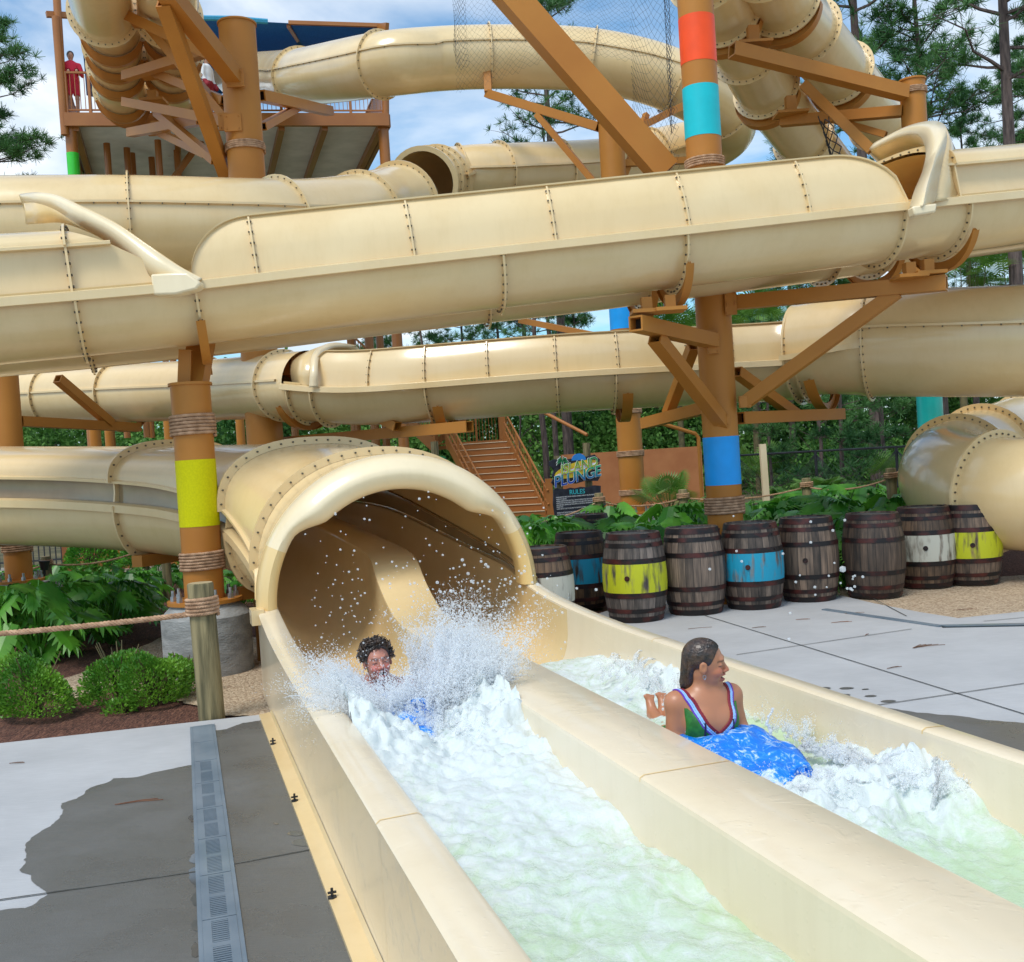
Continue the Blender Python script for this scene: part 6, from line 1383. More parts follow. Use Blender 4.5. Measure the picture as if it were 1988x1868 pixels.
def rope(label,a,b_,sag,r=.018,wave=True):
    n=140; pts=[]; rad=[]
    for i in range(n+1):
        q=i/n; pts.append(V(a).lerp(V(b_),q)-V((0,0,sag*4*q*(1-q))))
    L_=(V(a)-V(b_)).length; mb=MB()
    if L_/r<900:
        m=max(200,int(L_/.012)); T=(V(b_)-V(a)).normalized(); A=T.orthogonal().normalized(); B=T.cross(A)
        for s in range(3):
            pp=[]
            for i in range(m+1):
                q=i/m; ph=2*PI*(L_*q/.09)+s*2*PI/3; c=V(a).lerp(V(b_),q)-V((0,0,sag*4*q*(1-q))); pp.append(c+(A*math.cos(ph)+B*math.sin(ph))*r*.5)
            mb.tube(pp,r*.58,5)
    else: mb.tube(pts,r,6)
    o=obj('rope',mb,MT['rope'],loc=V(a),angle=70); setp(o,label,'rope',kind='thing'); return o
c=G(412,1391,0); c.z=-.05
t,e=rope_post('weathered timber rope post standing in front of the concrete pedestal',c,1.06,.098,(.80,.965),(-.02,0))
rope('thick twisted tan rope sagging from the timber post out of the left edge',e+V((-.1,-.02,0)),P(-260,1248,7.6),.02,.021)
g1=PZ(95,.30,15.8); g2=PZ(258*1.0+70,.3,16.5)
t,e1=rope_post('short timber rope post at far left, its rope running right towards the yellow banded column',PZ(97,.0,15.2),.80,.07,(.66,.76))
t,e2=rope_post('timber rope post half hidden behind the yellow banded column',PZ(327,.0,16.2),.95,.07,(.85,.95))
rope('thin tan rope sagging across the shrubs behind the leafy bed',e1,e2,.14,.014); rope('thin tan rope leaving the far left post towards the edge',e1,PZ(-80,.48,15),.04,.014)
posts=[(1003,22,.3,.6),(1170,17.5,.62,1.02),(1333,17.3,.60,1.02),(1573,17.0,.55,1.0),(1857*1.0-118,15.3,.45,1.0)]
lbs=['timber rope post at the foot of the staircase','timber rope post just behind the second row yellow barrel','timber rope post left of the striped column in the leafy bed','timber rope post in front of the date palm','timber rope post next to the curled tube']
es=[]
for (x,F,z,h),lb in zip(posts,lbs):
    zt_={1003:.55,1170:1.12,1333:1.10,1573:1.17,1739:1.30}[int(x)]
    t,e=rope_post(lb,PZ(x,.0,F),zt_,.075,(zt_-.17,zt_-.05)); es.append(e)
rl=['low rope running from the stair foot to the post behind the barrels','rope crossing behind the barrels below the small fan palm','rope crossing behind the striped column','rope sagging in front of the date palm']
for a,b_,l in zip(es,es[1:],rl): rope(l,a,b_,.10,.014)
# ---------------------------------------------------------------- water
def fbm(p,sc,o=3,seed=0): return noise.fractal(V((p[0]*sc+seed,p[1]*sc,p[2]*sc if len(p)>2 else seed)),.9,2.1,o)
def bump_(x,c,w): return math.exp(-((x-c)/w)**2)
def foam_mat():
    m,nt,b=newmat('churning_pale_green_water'); L=nt.links.new; tc=N(nt,'ShaderNodeTexCoord')
    at=N(nt,'ShaderNodeAttribute',attribute_name='foam')
    def no(sc,det,dist=0,stretch=None):
        n=N(nt,'ShaderNodeTexNoise'); n.inputs['Scale'].default_value=sc; n.inputs['Detail'].default_value=det; n.inputs['Roughness'].default_value=.62; n.inputs['Distortion'].default_value=dist
        mp=N(nt,'ShaderNodeMapping'); mp.inputs['Rotation'].default_value=(0,0,-math.atan2(VH.y,VH.x)); mp.inputs['Scale'].default_value=stretch or (1,1,1); L(tc.outputs['Object'],mp.inputs['Vector']); L(mp.outputs['Vector'],n.inputs['Vector']); return n
    n1=no(6,8,1.4,(1.3,.8,1)); n2=no(34,6,.8)
    s=N(nt,'ShaderNodeMath',operation='MULTIPLY_ADD'); s.inputs[1].default_value=.35; L(n2.outputs['Fac'],s.inputs[0]); L(n1.outputs['Fac'],s.inputs[2])
    a=N(nt,'ShaderNodeMath',operation='ADD'); L(s.outputs[0],a.inputs[0]); L(at.outputs['Fac'],a.inputs[1])
    cr=N(nt,'ShaderNodeMapRange'); cr.inputs['From Min'].default_value=.84; cr.inputs['From Max'].default_value=1.26; L(a.outputs[0],cr.inputs['Value'])
    mx=N(nt,'ShaderNodeMix',data_type='RGBA'); mx.inputs[6].default_value=(.48,.62,.41,1); mx.inputs[7].default_value=(.66,.71,.70,1); L(cr.outputs['Result'],mx.inputs[0]); L(mx.outputs[2],b.inputs['Base Color'])
    r=N(nt,'ShaderNodeMapRange'); r.inputs['To Min'].default_value=.07; r.inputs['To Max'].default_value=.45; L(cr.outputs['Result'],r.inputs['Value']); L(r.outputs['Result'],b.inputs['Roughness']); b.inputs['IOR'].default_value=1.33
    n3=no(14,7,.6); n4=no(70,4,.3); ad=N(nt,'ShaderNodeMath',operation='MULTIPLY_ADD'); ad.inputs[1].default_value=.3; L(n4.outputs['Fac'],ad.inputs[0]); L(n3.outputs['Fac'],ad.inputs[2])
    bp=N(nt,'ShaderNodeBump'); bp.inputs['Strength'].default_value=.38; bp.inputs['Distance'].default_value=.025; L(ad.outputs[0],bp.inputs['Height']); L(bp.outputs['Normal'],b.inputs['Normal'])
    b.inputs['Subsurface Weight'].default_value=.1; b.inputs['Subsurface Radius'].default_value=(.05,.06,.05); b.inputs['Subsurface Scale'].default_value=.4
    return m
MT['foam']=foam_mat()
def water(name,v0,v1,t0,t1,zf,ff,step=.0135,grow=1.0):
    ts=[t0]
    while ts[-1]<t1: ts.append(ts[-1]+step*(1.0 if ts[-1]>2 else 1.4))
    nv=int((v1-v0)/step); vs=[v0+(v1-v0)*k/nv for k in range(nv+1)]
    co=[];fo=[]
    for t in ts:
        for v in vs:
            z=zf(v,t); dx=.018*noise.noise(V((v*14,t*14,2))); dt=.018*noise.noise(V((v*14,t*14,5)))
            co.append(Wf(v,t+dt,z)); fo.append(ff(v,t,z))
    n=nv+1; f=np.array([[i*n+j,i*n+j+1,(i+1)*n+j+1,(i+1)*n+j] for i in range(len(ts)-1) for j in range(nv)])
    o=npmesh(name,np.array(co),f,MT['foam'],loc=(0,0,0),smooth=True); at=o.data.attributes.new('foam','FLOAT','POINT'); at.data.foreach_set('value',np.array(fo,dtype=np.float32)); setp(o,kind='structure'); return o
def ridg(p,sc,seed): 
    return 1-abs(noise.noise(V((p[0]*sc+seed,p[1]*sc,seed*.7))))*2.2
def zL(v,t):
    q=(v,t); turb=.010+.026*sm(2.0,4.2,t)*(1-.35*sm(5.2,6.6,t)); 
    z=.315+.05*bump_(t,4.3,.9)+ .02*sm(.0,2.5,t)
    z+=turb*(fbm(q,2.6,5,3)*1.5)+turb*.25*(ridg(q,9,2)-.5)+turb*.22*noise.noise(V((v*24,t*18,4)))+turb*.12*noise.noise(V((v*55,t*45,4)))
    c=1.17; mound=bump_(t,5.55,.75)
    e=abs(v-c)/.42
    z+=mound*(.20*e**1.2+.03)+mound*.10*max(0,ridg(q,4,4))*min(1,e*1.2)+mound*.08*max(0,ridg(q,12,6)-.1)+mound*.035*ridg(q,27,1)+mound*.02*noise.noise(V((v*60,t*60,1)))+.02*bump_(t,5.0,.22)*max(0,ridg(q,9,3))
    z-= .0*t
    fl=.06+.30*sm(7.4,9,t)*.4
    k=sm(6.5,7.6,t); return lerp(z,.14+.03*fbm(q,6,3,1),k)
def fL(v,t,z):
    f=.10+.28*sm(1.4,3.3,t)+ .17*sm(2.6,4.4,t+.5*fbm((v,t),1.6,4,8)) + .06*bump_(t,5.5,1) -.05*bump_(t,3.1,.25)
    return f+.9*(z-.36)*sm(3,4,t)-.0
def zR(v,t):
    q=(v,t); turb=.012+.02*bump_(t,3.6,.7)+.02*bump_(t,5.8,1.2); c=2.42
    z=.30+turb*fbm(q,2.8,5,13)*1.5+turb*.3*(ridg(q,9,12)-.5)+turb*.3*noise.noise(V((v*24,t*18,9)))+turb*.2*noise.noise(V((v*55,t*45,9)))
    m=bump_(t,3.55,.30); z+=m*(.05+.06*max(0,ridg(q,8,5))+.03*ridg(q,19,5)+.015*noise.noise(V((v*60,t*60,1))))+m*.07*sm(2.65,2.85,v)*(.6+.5*ridg(q,14,8))
    m=bump_(t,4.0,.45); z+=m*(.05*(abs(v-c)/.4)+.03*max(0,ridg(q,12,7)))
    m=bump_(t,5.9,1.0); z+=m*.12*sm(2.55,2.86,v)*(.6+.6*max(0,ridg(q,6,3)))
    k=sm(7.0,8.0,t); return lerp(z,.13+.02*fbm(q,6,3,1),k)
def fR(v,t,z):
    f=.14+.46*bump_(t,3.75,.55)+.42*sm(4.6,5.6,t)+.10*bump_(t,3.3,.5)
    return f+.9*(z-.36)*sm(2.6,3.2,t)
water('water_left_lane',.755,1.60,-1.1,8.0,zL,fL)
water('water_right_lane',1.98,2.885,-1.1,8.4,zR,fR)
# --- spray
def spray_mat():
    m,nt,b=newmat('white_water_spray'); L=nt.links.new; b.inputs['Base Color'].default_value=(.95,.97,.98,1); b.inputs['Roughness'].default_value=.18; b.inputs['Specular IOR Level'].default_value=.6
    tr=N(nt,'ShaderNodeBsdfTranslucent'); tr.inputs['Color'].default_value=(.97,.98,1,1); mx=N(nt,'ShaderNodeMixShader'); mx.inputs[0].default_value=.45; L(b.outputs['BSDF'],mx.inputs[1]); L(tr.outputs['BSDF'],mx.inputs[2]); tp=N(nt,'ShaderNodeBsdfTransparent'); m2=N(nt,'ShaderNodeMixShader'); m2.inputs[0].default_value=.58; L(mx.outputs['Shader'],m2.inputs[1]); L(tp.outputs['BSDF'],m2.inputs[2]); L(m2.outputs['Shader'],nt.nodes['Material Output'].inputs['Surface']); return m
MT['spray']=spray_mat()
PHI=(1+5**.5)/2
_iv=np.array([(-1,PHI,0),(1,PHI,0),(-1,-PHI,0),(1,-PHI,0),(0,-1,PHI),(0,1,PHI),(0,-1,-PHI),(0,1,-PHI),(PHI,0,-1),(PHI,0,1),(-PHI,0,-1),(-PHI,0,1)],float); _iv/=np.linalg.norm(_iv[0])
_if=np.array([(0,11,5),(0,5,1),(0,1,7),(0,7,10),(0,10,11),(1,5,9),(5,11,4),(11,10,2),(10,7,6),(7,1,8),(3,9,4),(3,4,2),(3,2,6),(3,6,8),(3,8,9),(4,9,5),(2,4,11),(6,2,10),(8,6,7),(9,8,1)])
def drops(name,C,Rr,label,cat='splash',elong=None,mat='spray',st=True):
    C=np.asarray(C); Rr=np.asarray(Rr); k=len(C); sc=np.ones((k,1,3))
    if elong is not None:
        d=elong/(np.linalg.norm(elong,axis=1,keepdims=True)+1e-9); m=np.linalg.norm(elong,axis=1)
        base=_iv[None]*Rr[:,None,None]; pr=(base*d[:,None,:]).sum(2,keepdims=True)*d[:,None,:]; v=base+pr*m[:,None,None]
    else: v=_iv[None]*Rr[:,None,None]
    v=v+C[:,None,:]; f=_if[None]+12*np.arange(k)[:,None,None]
    o=npmesh(name,v.reshape(-1,3),f.reshape(-1,3),MT[mat],loc=tuple(C.mean(0)),smooth=True); setp(o,label,cat,kind='stuff' if st else 'thing'); return o
def strands(rg,src,n,spd,up,spread,life,r0,r1,den=70,lump=1.0):
    """ballistic fingers of water; src() -> origin (v,t,z), direction bias (dv,dt)"""
    C=[];Q=[];E=[]
    for _ in range(n):
        (v,t,z),(dv,dt)=src(rg); vel=np.array([dv*spd*rg.uniform(.3,1.2)+rg.normal()*spread, dt*spd*rg.uniform(.3,1.1)+rg.normal()*spread, up*rg.uniform(.35,1.15)])
        T=life*rg.uniform(.4,1); k=int(den*rg.uniform(.5,1.2)); s=rg.uniform(0,1,k)**.75
        wob=rg.uniform(0,6.3,3); tt=s*T
        p=np.array([v,t,z])[None]+vel[None]*tt[:,None]; p[:,2]-=.5*9.8*tt*tt*.55
        p+= np.stack([np.sin(s*9+wob[0]),np.sin(s*8+wob[1]),np.sin(s*10+wob[2])],1)*.012*s[:,None]
        p+=rg.normal(size=p.shape)*(.006+.03*s[:,None]**2)*lump
        r=(r0*(1-s)**1.3+r1)*rg.uniform(.45,1.25,k); C.append(p);Q.append(r);E.append(np.repeat(vel[None],k,0)*rg.uniform(0,.5,(k,1)))
    return np.concatenate(C),np.concatenate(Q),np.concatenate(E)
vh=np.array(VH);uh=np.array(UH)
def toW(p): return p[:,0:1]*vh+p[:,1:2]*uh+p[:,2:3]*np.array([[0,0,1]])
rg=np.random.default_rng(42)
def srcB(side):
    def f(rg):
        if side=='L': v=rg.uniform(.78,1.0); return (v,rg.uniform(5.25,6.0),rg.uniform(.42,.55)),(-1,-.1)
        if side=='R': v=rg.uniform(1.28,1.62); return (v,rg.uniform(5.3,6.2),rg.uniform(.42,.6)),(rg.uniform(.0,1),-.05)
        if side=='M': return (rg.uniform(.92,1.45),rg.uniform(5.28,5.50),rg.uniform(.44,.54)),(rg.uniform(-.6,.9),.1)
        return (rg.uniform(.9,1.5),rg.uniform(5.0,5.4),rg.uniform(.38,.45)),(rg.uniform(-.6,.6),-.6)
    return f
sets=[strands(rg,srcB('L'),230,1.15,1.8,.22,.30,.0065,.0018,150,1.0),strands(rg,srcB('R'),440,1.1,2.25,.34,.33,.0065,.0018,150,1.0),strands(rg,srcB('F'),50,.9,1.2,.25,.22,.006,.0018,110,1.0),strands(rg,srcB('M'),240,.5,1.65,.3,.26,.006,.0018,110,1.0)]
C=np.concatenate([s[0] for s in sets]); Q=np.concatenate([s[1] for s in sets]); E=np.concatenate([s[2] for s in sets])
drops('splash',toW(C),Q,'big white splash bursting round the curly haired boy in the near lane',elong=toW(E)*.9)
def sheets(name,label,spec):
    """ragged sheets of thrown water: (v0,t0,z0,v1,t1,z1, dv,dt,up, life, seed)"""
    vs=[];fs=[];o=0
    for (v0,t0,z0,v1,t1,z1,dv,dt,up,life,sd) in spec:
        nu=int(90*max(.5,math.hypot(v1-v0,t1-t0)/.4)); nw=70
        U_,W_=np.meshgrid(np.linspace(0,1,nu),np.linspace(0,1,nw),indexing='ij'); pos=np.zeros((nu,nw,3)); keep=np.zeros((nu,nw))
        for i in range(nu):
            u=i/(nu-1); hf=.55+.9*abs(noise.noise(V((u*4.5,sd,0))))+.5*noise.noise(V((u*15,sd,3))); dvv=dv+.35*noise.noise(V((u*5,sd,9))); dtt=dt+.35*noise.noise(V((u*5,sd,19)))
            for j in range(nw):
                w=j/(nw-1)*hf; tt=w*life; n1=noise.noise(V((u*7,w*2.2,sd))); n2=noise.noise(V((u*24,w*6,sd+5)))
                pos[i,j]=(lerp(v0,v1,u)+dvv*tt+.05*n1*w+.014*n2, lerp(t0,t1,u)+dtt*tt+.05*noise.noise(V((u*6,w*2,sd+30)))*w+.014*noise.noise(V((u*22,w*7,sd+9))), lerp(z0,z1,u)+up*tt-.5*9.8*tt*tt*.6+.012*n2)
                keep[i,j]=.62-1.05*(j/(nw-1))+.85*noise.noise(V((u*13*max(1,nu/90),w*3.4,sd+50)))+.55*noise.noise(V((u*38,w*10,sd+70)))+.3*noise.noise(V((u*80,w*40,sd+80)))
        P_=pos.reshape(-1,3)@np.stack([vh,uh,np.array([0,0,1.])]); idx=np.arange(nu*nw).reshape(nu,nw)
        k=(keep[:-1,:-1]>0)&(keep[1:,1:]>0); q=np.stack([idx[:-1,:-1],idx[1:,:-1],idx[1:,1:],idx[:-1,1:]],-1)[k]; us,inv=np.unique(q,return_inverse=True); vs.append(P_[us]); fs.append(inv.reshape(q.shape)+o); o+=len(us)
    o_=npmesh(name,np.concatenate(vs),np.concatenate(fs),MT['spray'],loc=tuple(np.concatenate(vs).mean(0)),smooth=True); md=o_.modifiers.new('s','SOLIDIFY'); md.thickness=.006; setp(o_,label,'splash',kind='stuff'); return o_
sp=[]; rq=random.Random(8)
for k in range(11): sp.append((rq.uniform(1.30,1.42),rq.uniform(5.2,5.5),.38,rq.uniform(1.46,1.62),rq.uniform(5.7,6.2),.44,rq.uniform(.1,1.2),rq.uniform(-.3,.3),rq.uniform(1.4,2.6),rq.uniform(.26,.36),k*3.1))
for k in range(8): sp.append((rq.uniform(.98,1.06),rq.uniform(5.1,5.4),.40,rq.uniform(.76,.9),rq.uniform(5.6,6.1),.46,rq.uniform(-1.2,-.3),rq.uniform(-.3,.2),rq.uniform(1.1,1.9),rq.uniform(.24,.32),k*3.1+60))
for k in range(3): sp.append((.86+rq.uniform(0,.1),5.0+rq.uniform(0,.35),.40,1.45+rq.uniform(0,.1),5.0+rq.uniform(0,.35),.40,rq.uniform(-.3,.3),rq.uniform(-.9,.2),rq.uniform(.8,1.5),rq.uniform(.18,.26),k*3.1+120))
for k in range(3): sp.append((1.0,5.5,.44,1.4,5.55,.44,rq.uniform(-.2,.3),rq.uniform(-.3,.1),rq.uniform(1.2,1.6),.22,k*3.1+160))
sheets('splash_sheets','ragged sheets of white water thrown up on both sides of the boy',sp)
sp=[]
for k in range(4): sp.append((2.62+rq.uniform(0,.05),4.2,.38,2.74,3.7,.38,rq.uniform(.1,.4),rq.uniform(-.3,.1),rq.uniform(.5,1.0),.2,k*2.7+200))
for k in range(2): sp.append((2.25,3.66,.38,2.76,3.5+rq.uniform(-.05,.1),.38,rq.uniform(0,.5),rq.uniform(-.6,-.1),rq.uniform(.5,1.0),.2,k*2.7+230))
for k in range(2): sp.append((2.7,3.35,.36,2.82,3.5,.38,rq.uniform(.1,.4),rq.uniform(-.3,.1),rq.uniform(.9,1.3),.22,k*2.7+260))
for k in range(3): sp.append((2.13,4.3,.36,2.16,3.7,.36,rq.uniform(-.2,.1),0,rq.uniform(.3,.7),.2,k*2.7+290))
for k in range(5): sp.append((2.5+k*.05,4.9+k*.3,.36,2.8,5.3+k*.35,.38,rq.uniform(0,.3),0,rq.uniform(.5,1.2),.22,k*2.7+320))
sheets('splash_sheets','low ragged sheets of white water round the girl and her mat',sp)
# loose drops in front of the tunnel and above the boy
k=420; c=np.stack([rg.uniform(.75,2.0,k),rg.uniform(5.3,6.6,k),.7+rg.gamma(1.6,.22,k)],1); c=c[c[:,2]<1.65]; drops('droplets',toW(c),rg.uniform(.003,.0075,len(c))*rg.uniform(.6,1.3,len(c)),'loose droplets hanging in the air in front of the tunnel mouth','droplets')
k=130; c=np.stack([rg.normal(1.62,.22,k),rg.normal(5.75,.2,k),rg.normal(1.0,.12,k)],1); drops('droplets',toW(c),rg.uniform(.005,.011,k),'larger droplets thrown up beside the top of the big splash','droplets')
C=np.array([P(x,y,F) for x,y,F in [(1636,1105,4.6),(1640,1010,4.6),(1574,1013,4.7),(1617,1030,4.6),(1574,1053,4.6),(1620,1093,4.7),(1609,1118,4.6),(1553,1117,4.8),(1632,1132,4.7),(1605,1140,4.7),(1582,1140,4.8),(1583,1155,4.7),(1520,1075,4.8),(1545,1130,4.8),(1534,1190,4.6),(1532,1241,4.6),(1675,1120,4.5),(1440,1090,5),(1378,1105,5),(1424,1002,5),(1430,1070,5)]+[(1650+rg.uniform(-12,14),1135+rg.uniform(-20,20),4.4) for _ in range(7)]])
drops('droplets',C,np.concatenate([np.array([.016,.007,.007]),rg.uniform(.004,.008,len(C)-3)]),'scattered stray droplets flying in front of the barrels','droplets')
def srcG(rg):
    k=rg.integers(0,5)
    if k==0: return (2.70+rg.uniform(-.05,.1),4.15+rg.uniform(-.3,.3),.40),(.3,-.1)
    if k==1: return (rg.uniform(2.15,2.75),3.62+rg.uniform(-.1,.1),.38),(.2,-.4)
    if k==2: return (2.72+rg.uniform(-.1,.12),3.42+rg.uniform(-.1,.1),.40),(.9,-.2)
    if k==3: return (2.12+rg.uniform(-.05,.05),4.0+rg.uniform(-.4,.4),.38),(-.2,0)
    return (rg.uniform(2.45,2.85),5.4+rg.uniform(-.7,.9),.36),(.2,.0)
C,Q,E=strands(rg,srcG,150,.55,1.0,.12,.19,.006,.0017,90,.8); drops('splash',toW(C),Q,'low white splash around the blue mat of the girl in the far lane',elong=toW(E)*.8)
def jet(pts,F,lab,r=.006):
    c=catmull([P(x,y,F) for x,y in pts],16); a=np.array(c)+rg.normal(size=(len(c),3))*.002; drops('water_jet',a,r*np.linspace(1.2,.6,len(a))*rg.uniform(.6,1.3,len(a)),lab,'splash')
jet([(1496,1425),(1494,1412),(1488,1404),(1492,1392),(1498,1382),(1500,1375)],4.6,'thin twisting jet of water beside the arm of the girl')
jet([(1718,1475),(1730,1466),(1745,1462),(1762,1457),(1772,1459)],4.3,'thin arc of water flung towards the far wall')
# ---------------------------------------------------------------- smooth bodies from distance fields
def smin(a,b,k): h=np.clip(.5+.5*(b-a)/k,0,1); return b*(1-h)+a*h-k*h*(1-h)
def smax(a,b,k): return -smin(-a,-b,k)
def dell(p,c,r):
    q=(p-np.array(c)); r=np.array(r); k0=np.linalg.norm(q/r,axis=-1); k1=np.linalg.norm(q/(r*r),axis=-1)+1e-9; return k0*(k0-1)/k1
def dcap(p,a,b,ra,rb):
    a=np.array(a);b=np.array(b); pa=p-a; ba=b-a; h=np.clip((pa@ba)/(ba@ba),0,1); return np.linalg.norm(pa-h[...,None]*ba,axis=-1)-(ra+(rb-ra)*h)
def nets(fn,lo,hi,st):
    lo=np.array(lo,float); n=np.ceil((np.array(hi)-lo)/st).astype(int)+1
    ax=[lo[i]+st*np.arange(n[i]) for i in range(3)]; P_=np.stack(np.meshgrid(*ax,indexing='ij'),-1); S_=fn(P_); s=S_<0
    cs=[s[i:n[0]-1+i,j:n[1]-1+j,k:n[2]-1+k] for i in(0,1) for j in(0,1) for k in(0,1)]; tot=sum(c.astype(int) for c in cs); act=(tot>0)&(tot<8)
    idx=-np.ones(act.shape,int); A=np.argwhere(act); idx[act]=np.arange(len(A)); acc=np.zeros((len(A),3)); cnt=np.zeros(len(A))
    off=[(i,j,k) for i in(0,1) for j in(0,1) for k in(0,1)]
    for a in range(8):
        for b in range(a+1,8):
            if sum(abs(off[a][q]-off[b][q]) for q in range(3))!=1: continue
            pa=A+off[a]; pb=A+off[b]; va=S_[tuple(pa.T)]; vb=S_[tuple(pb.T)]; c=(va<0)!=(vb<0); t=np.where(c,va/(va-vb+1e-12),0)[:,None]
            acc+=np.where(c[:,None],pa+(pb-pa)*t,0); cnt+=c
    Vt=lo+acc/cnt[:,None]*st; F=[]
    for d in range(3):
        u,w=(d+1)%3,(d+2)%3; sl0=[slice(1,-1)]*3; sl0[d]=slice(0,-1); sl1=[slice(1,-1)]*3; sl1[d]=slice(1,None)
        x=s[tuple(sl0)]; y=s[tuple(sl1)]
        for m,fl in((x&~y,False),(~x&y,True)):
            E=np.argwhere(m); 
            if not len(E): continue
            E=E+np.array([0 if q==d else 1 for q in range(3)]); q=[]
            for du,dw in((-1,-1),(0,-1),(0,0),(-1,0)):
                e=E.copy(); e[:,u]+=du; e[:,w]+=dw; ok=e.copy(); ok[:,d]=np.minimum(ok[:,d],act.shape[d]-1); q.append(idx[tuple(ok.T)])
            q=np.stack(q,1); q=q[(q>=0).all(1)]; F.append(q[:,::-1] if fl else q)
    return Vt,np.concatenate(F)
def paint(o,cols):
    at=o.data.color_attributes.new('tone','FLOAT_COLOR','POINT'); at.data.foreach_set('color',np.concatenate([cols,np.ones((len(cols),1))],1).astype(np.float32).ravel())
def skin_mat(name,rough=.42):
    m,nt,b=newmat(name); a=N(nt,'ShaderNodeAttribute',attribute_name='tone'); nt.links.new(a.outputs['Color'],b.inputs['Base Color']); b.inputs['Roughness'].default_value=rough
    b.inputs['Subsurface Weight'].default_value=.12; b.inputs['Subsurface Radius'].default_value=(.02,.008,.004); b.inputs['Subsurface Scale'].default_value=.5; b.inputs['Coat Weight'].default_value=.15; b.inputs['Coat Roughness'].default_value=.25; return m
MT['skin']=skin_mat('wet_tanned_skin'); MT['hair']=noise_mat('wet_dark_brown_hair',(.012,.007,.005),(.07,.036,.02),scale=30,rough=.32,coat=.3,bump=.4,bscale=90); MT['teeth']=flat('teeth',(.75,.74,.7),.2)
# head field, x forward, y left, z up, origin between the ears
def head_sdf(p,smile=1.0):
    d=dell(p,(-.014,0,.036),(.092,.074,.082)); d=smin(d,dell(p,(.020,0,-.022),(.068,.060,.086)),.03); d=smin(d,dell(p,(.032,0,-.074),(.046,.044,.034)),.02)
    d=smin(d,dell(p,(.068,0,-.098),(.018,.020,.015)),.02)
    for s in(-1,1): d=smin(d,dell(p,(.058,s*.034,-.034),(.026,.022,.022)),.016)
    d=smin(d,dcap(p,(.080,-.026,.026),(.080,.026,.026),.011,.011),.016)
    for s in(-1,1): d=smax(d,-dell(p,(.101,s*.031,.004),(.018,.016,.011)),.010); d=smin(d,dell(p,(.073,s*.030,.003),(.013,.015,.012)),.004)
    d=smin(d,dcap(p,(.083,0,.012),(.106,0,-.028),.0075,.0115),.010)
    for s in(-1,1): d=smin(d,dell(p,(.096,s*.0125,-.034),(.010,.0085,.0085)),.006)
    d=smin(d,dcap(p,(.080,-.024,-.054),(.094,0,-.053),.005,.006),.006); d=smin(d,dcap(p,(.094,0,-.053),(.080,.024,-.054),.006,.005),.006)
    d=smin(d,dcap(p,(.076,-.020,-.070),(.089,0,-.079),.005,.007),.007); d=smin(d,dcap(p,(.089,0,-.079),(.076,.020,-.070),.007,.005),.007)
    d=smax(d,-dell(p,(.090,0,-.0645),(.022,.021,.0075*smile)),.003)
    for s in(-1,1):
        e=dell(p,(-.006,s*.077,-.004),(.020,.009,.031)); e=smax(e,-dell(p,(-.002,s*.087,.0),(.011,.006,.018)),.004); d=smin(d,e,.006)
    return d
def head_cols(h,skin,blush):
    c=np.tile(np.array(skin),(len(h),1))
    def mix(m,col): 
        nonlocal c; m=np.clip(m,0,1)[:,None]; c=c*(1-m)+np.array(col)*m
    g=lambda q,r: np.exp(-(((h-np.array(q))/np.array(r))**2).sum(1))
    for s in(-1,1): mix(g((.07,s*.038,-.028),(.04,.022,.02))*.6,blush)
    mix(g((.108,0,-.03),(.018,.014,.014))*.55,blush)
    L_=(np.abs(h[:,1])<.027)&(h[:,0]>.070)&(h[:,2]>-.088)&(h[:,2]<-.049); mix(L_*.85,(.42,.09,.075))
    M_=(np.abs(h[:,1])<.021)&(h[:,0]<.086)&(h[:,0]>.055)&(h[:,2]>-.074)&(h[:,2]<-.058); mix(M_*1.0,(.10,.015,.015))
    for s in(-1,1):
        y=h[:,1]*s; ev=np.exp(-((h[:,2]-(.0005-.25*np.abs(y-.031)))/.0022)**2)*((y>.018)&(y<.046))*(h[:,0]>.06); mix(ev*.95,(.03,.012,.01))
        bz=.027-.35*np.abs(y-.030); ev=np.exp(-((h[:,2]-bz)/.0045)**2)*((y>.012)&(y<.050))*(h[:,0]>.055); mix(ev*.75,(.04,.02,.012))
    return c
class Fig:
    """figure placed by a body frame: a=left, b=forward, c=up"""
    def __init__(s,org,fwd,head,yaw,pitch=0,roll=0,sc=1):
        s.o=np.array(org); f=V(fwd).normalized(); l=V((0,0,1)).cross(f); s.M=np.stack([np.array(l),np.array(f),np.array((0,0,1.0))],0)  # rows a,b,c
        s.h=np.array(head); m=Matrix.Rotation(yaw,3,'Z')@Matrix.Rotation(pitch,3,'Y')@Matrix.Rotation(roll,3,'X')
        # head axes in (a,b,c): forward=b, left=a
        B=np.array([[0,1,0],[1,0,0],[0,0,1]],float) # columns: map head x->b, y->a
        ml=np.array(m)  # rotation in a frame where x=forward,y=left
        s.HM=(B@ml); s.sc=sc
    def toh(s,p): return ((p-s.h)@s.HM)/s.sc
    def fromh(s,q): return s.h+(np.asarray(q)*s.sc)@s.HM.T
    def W(s,p): return s.o+p@s.M
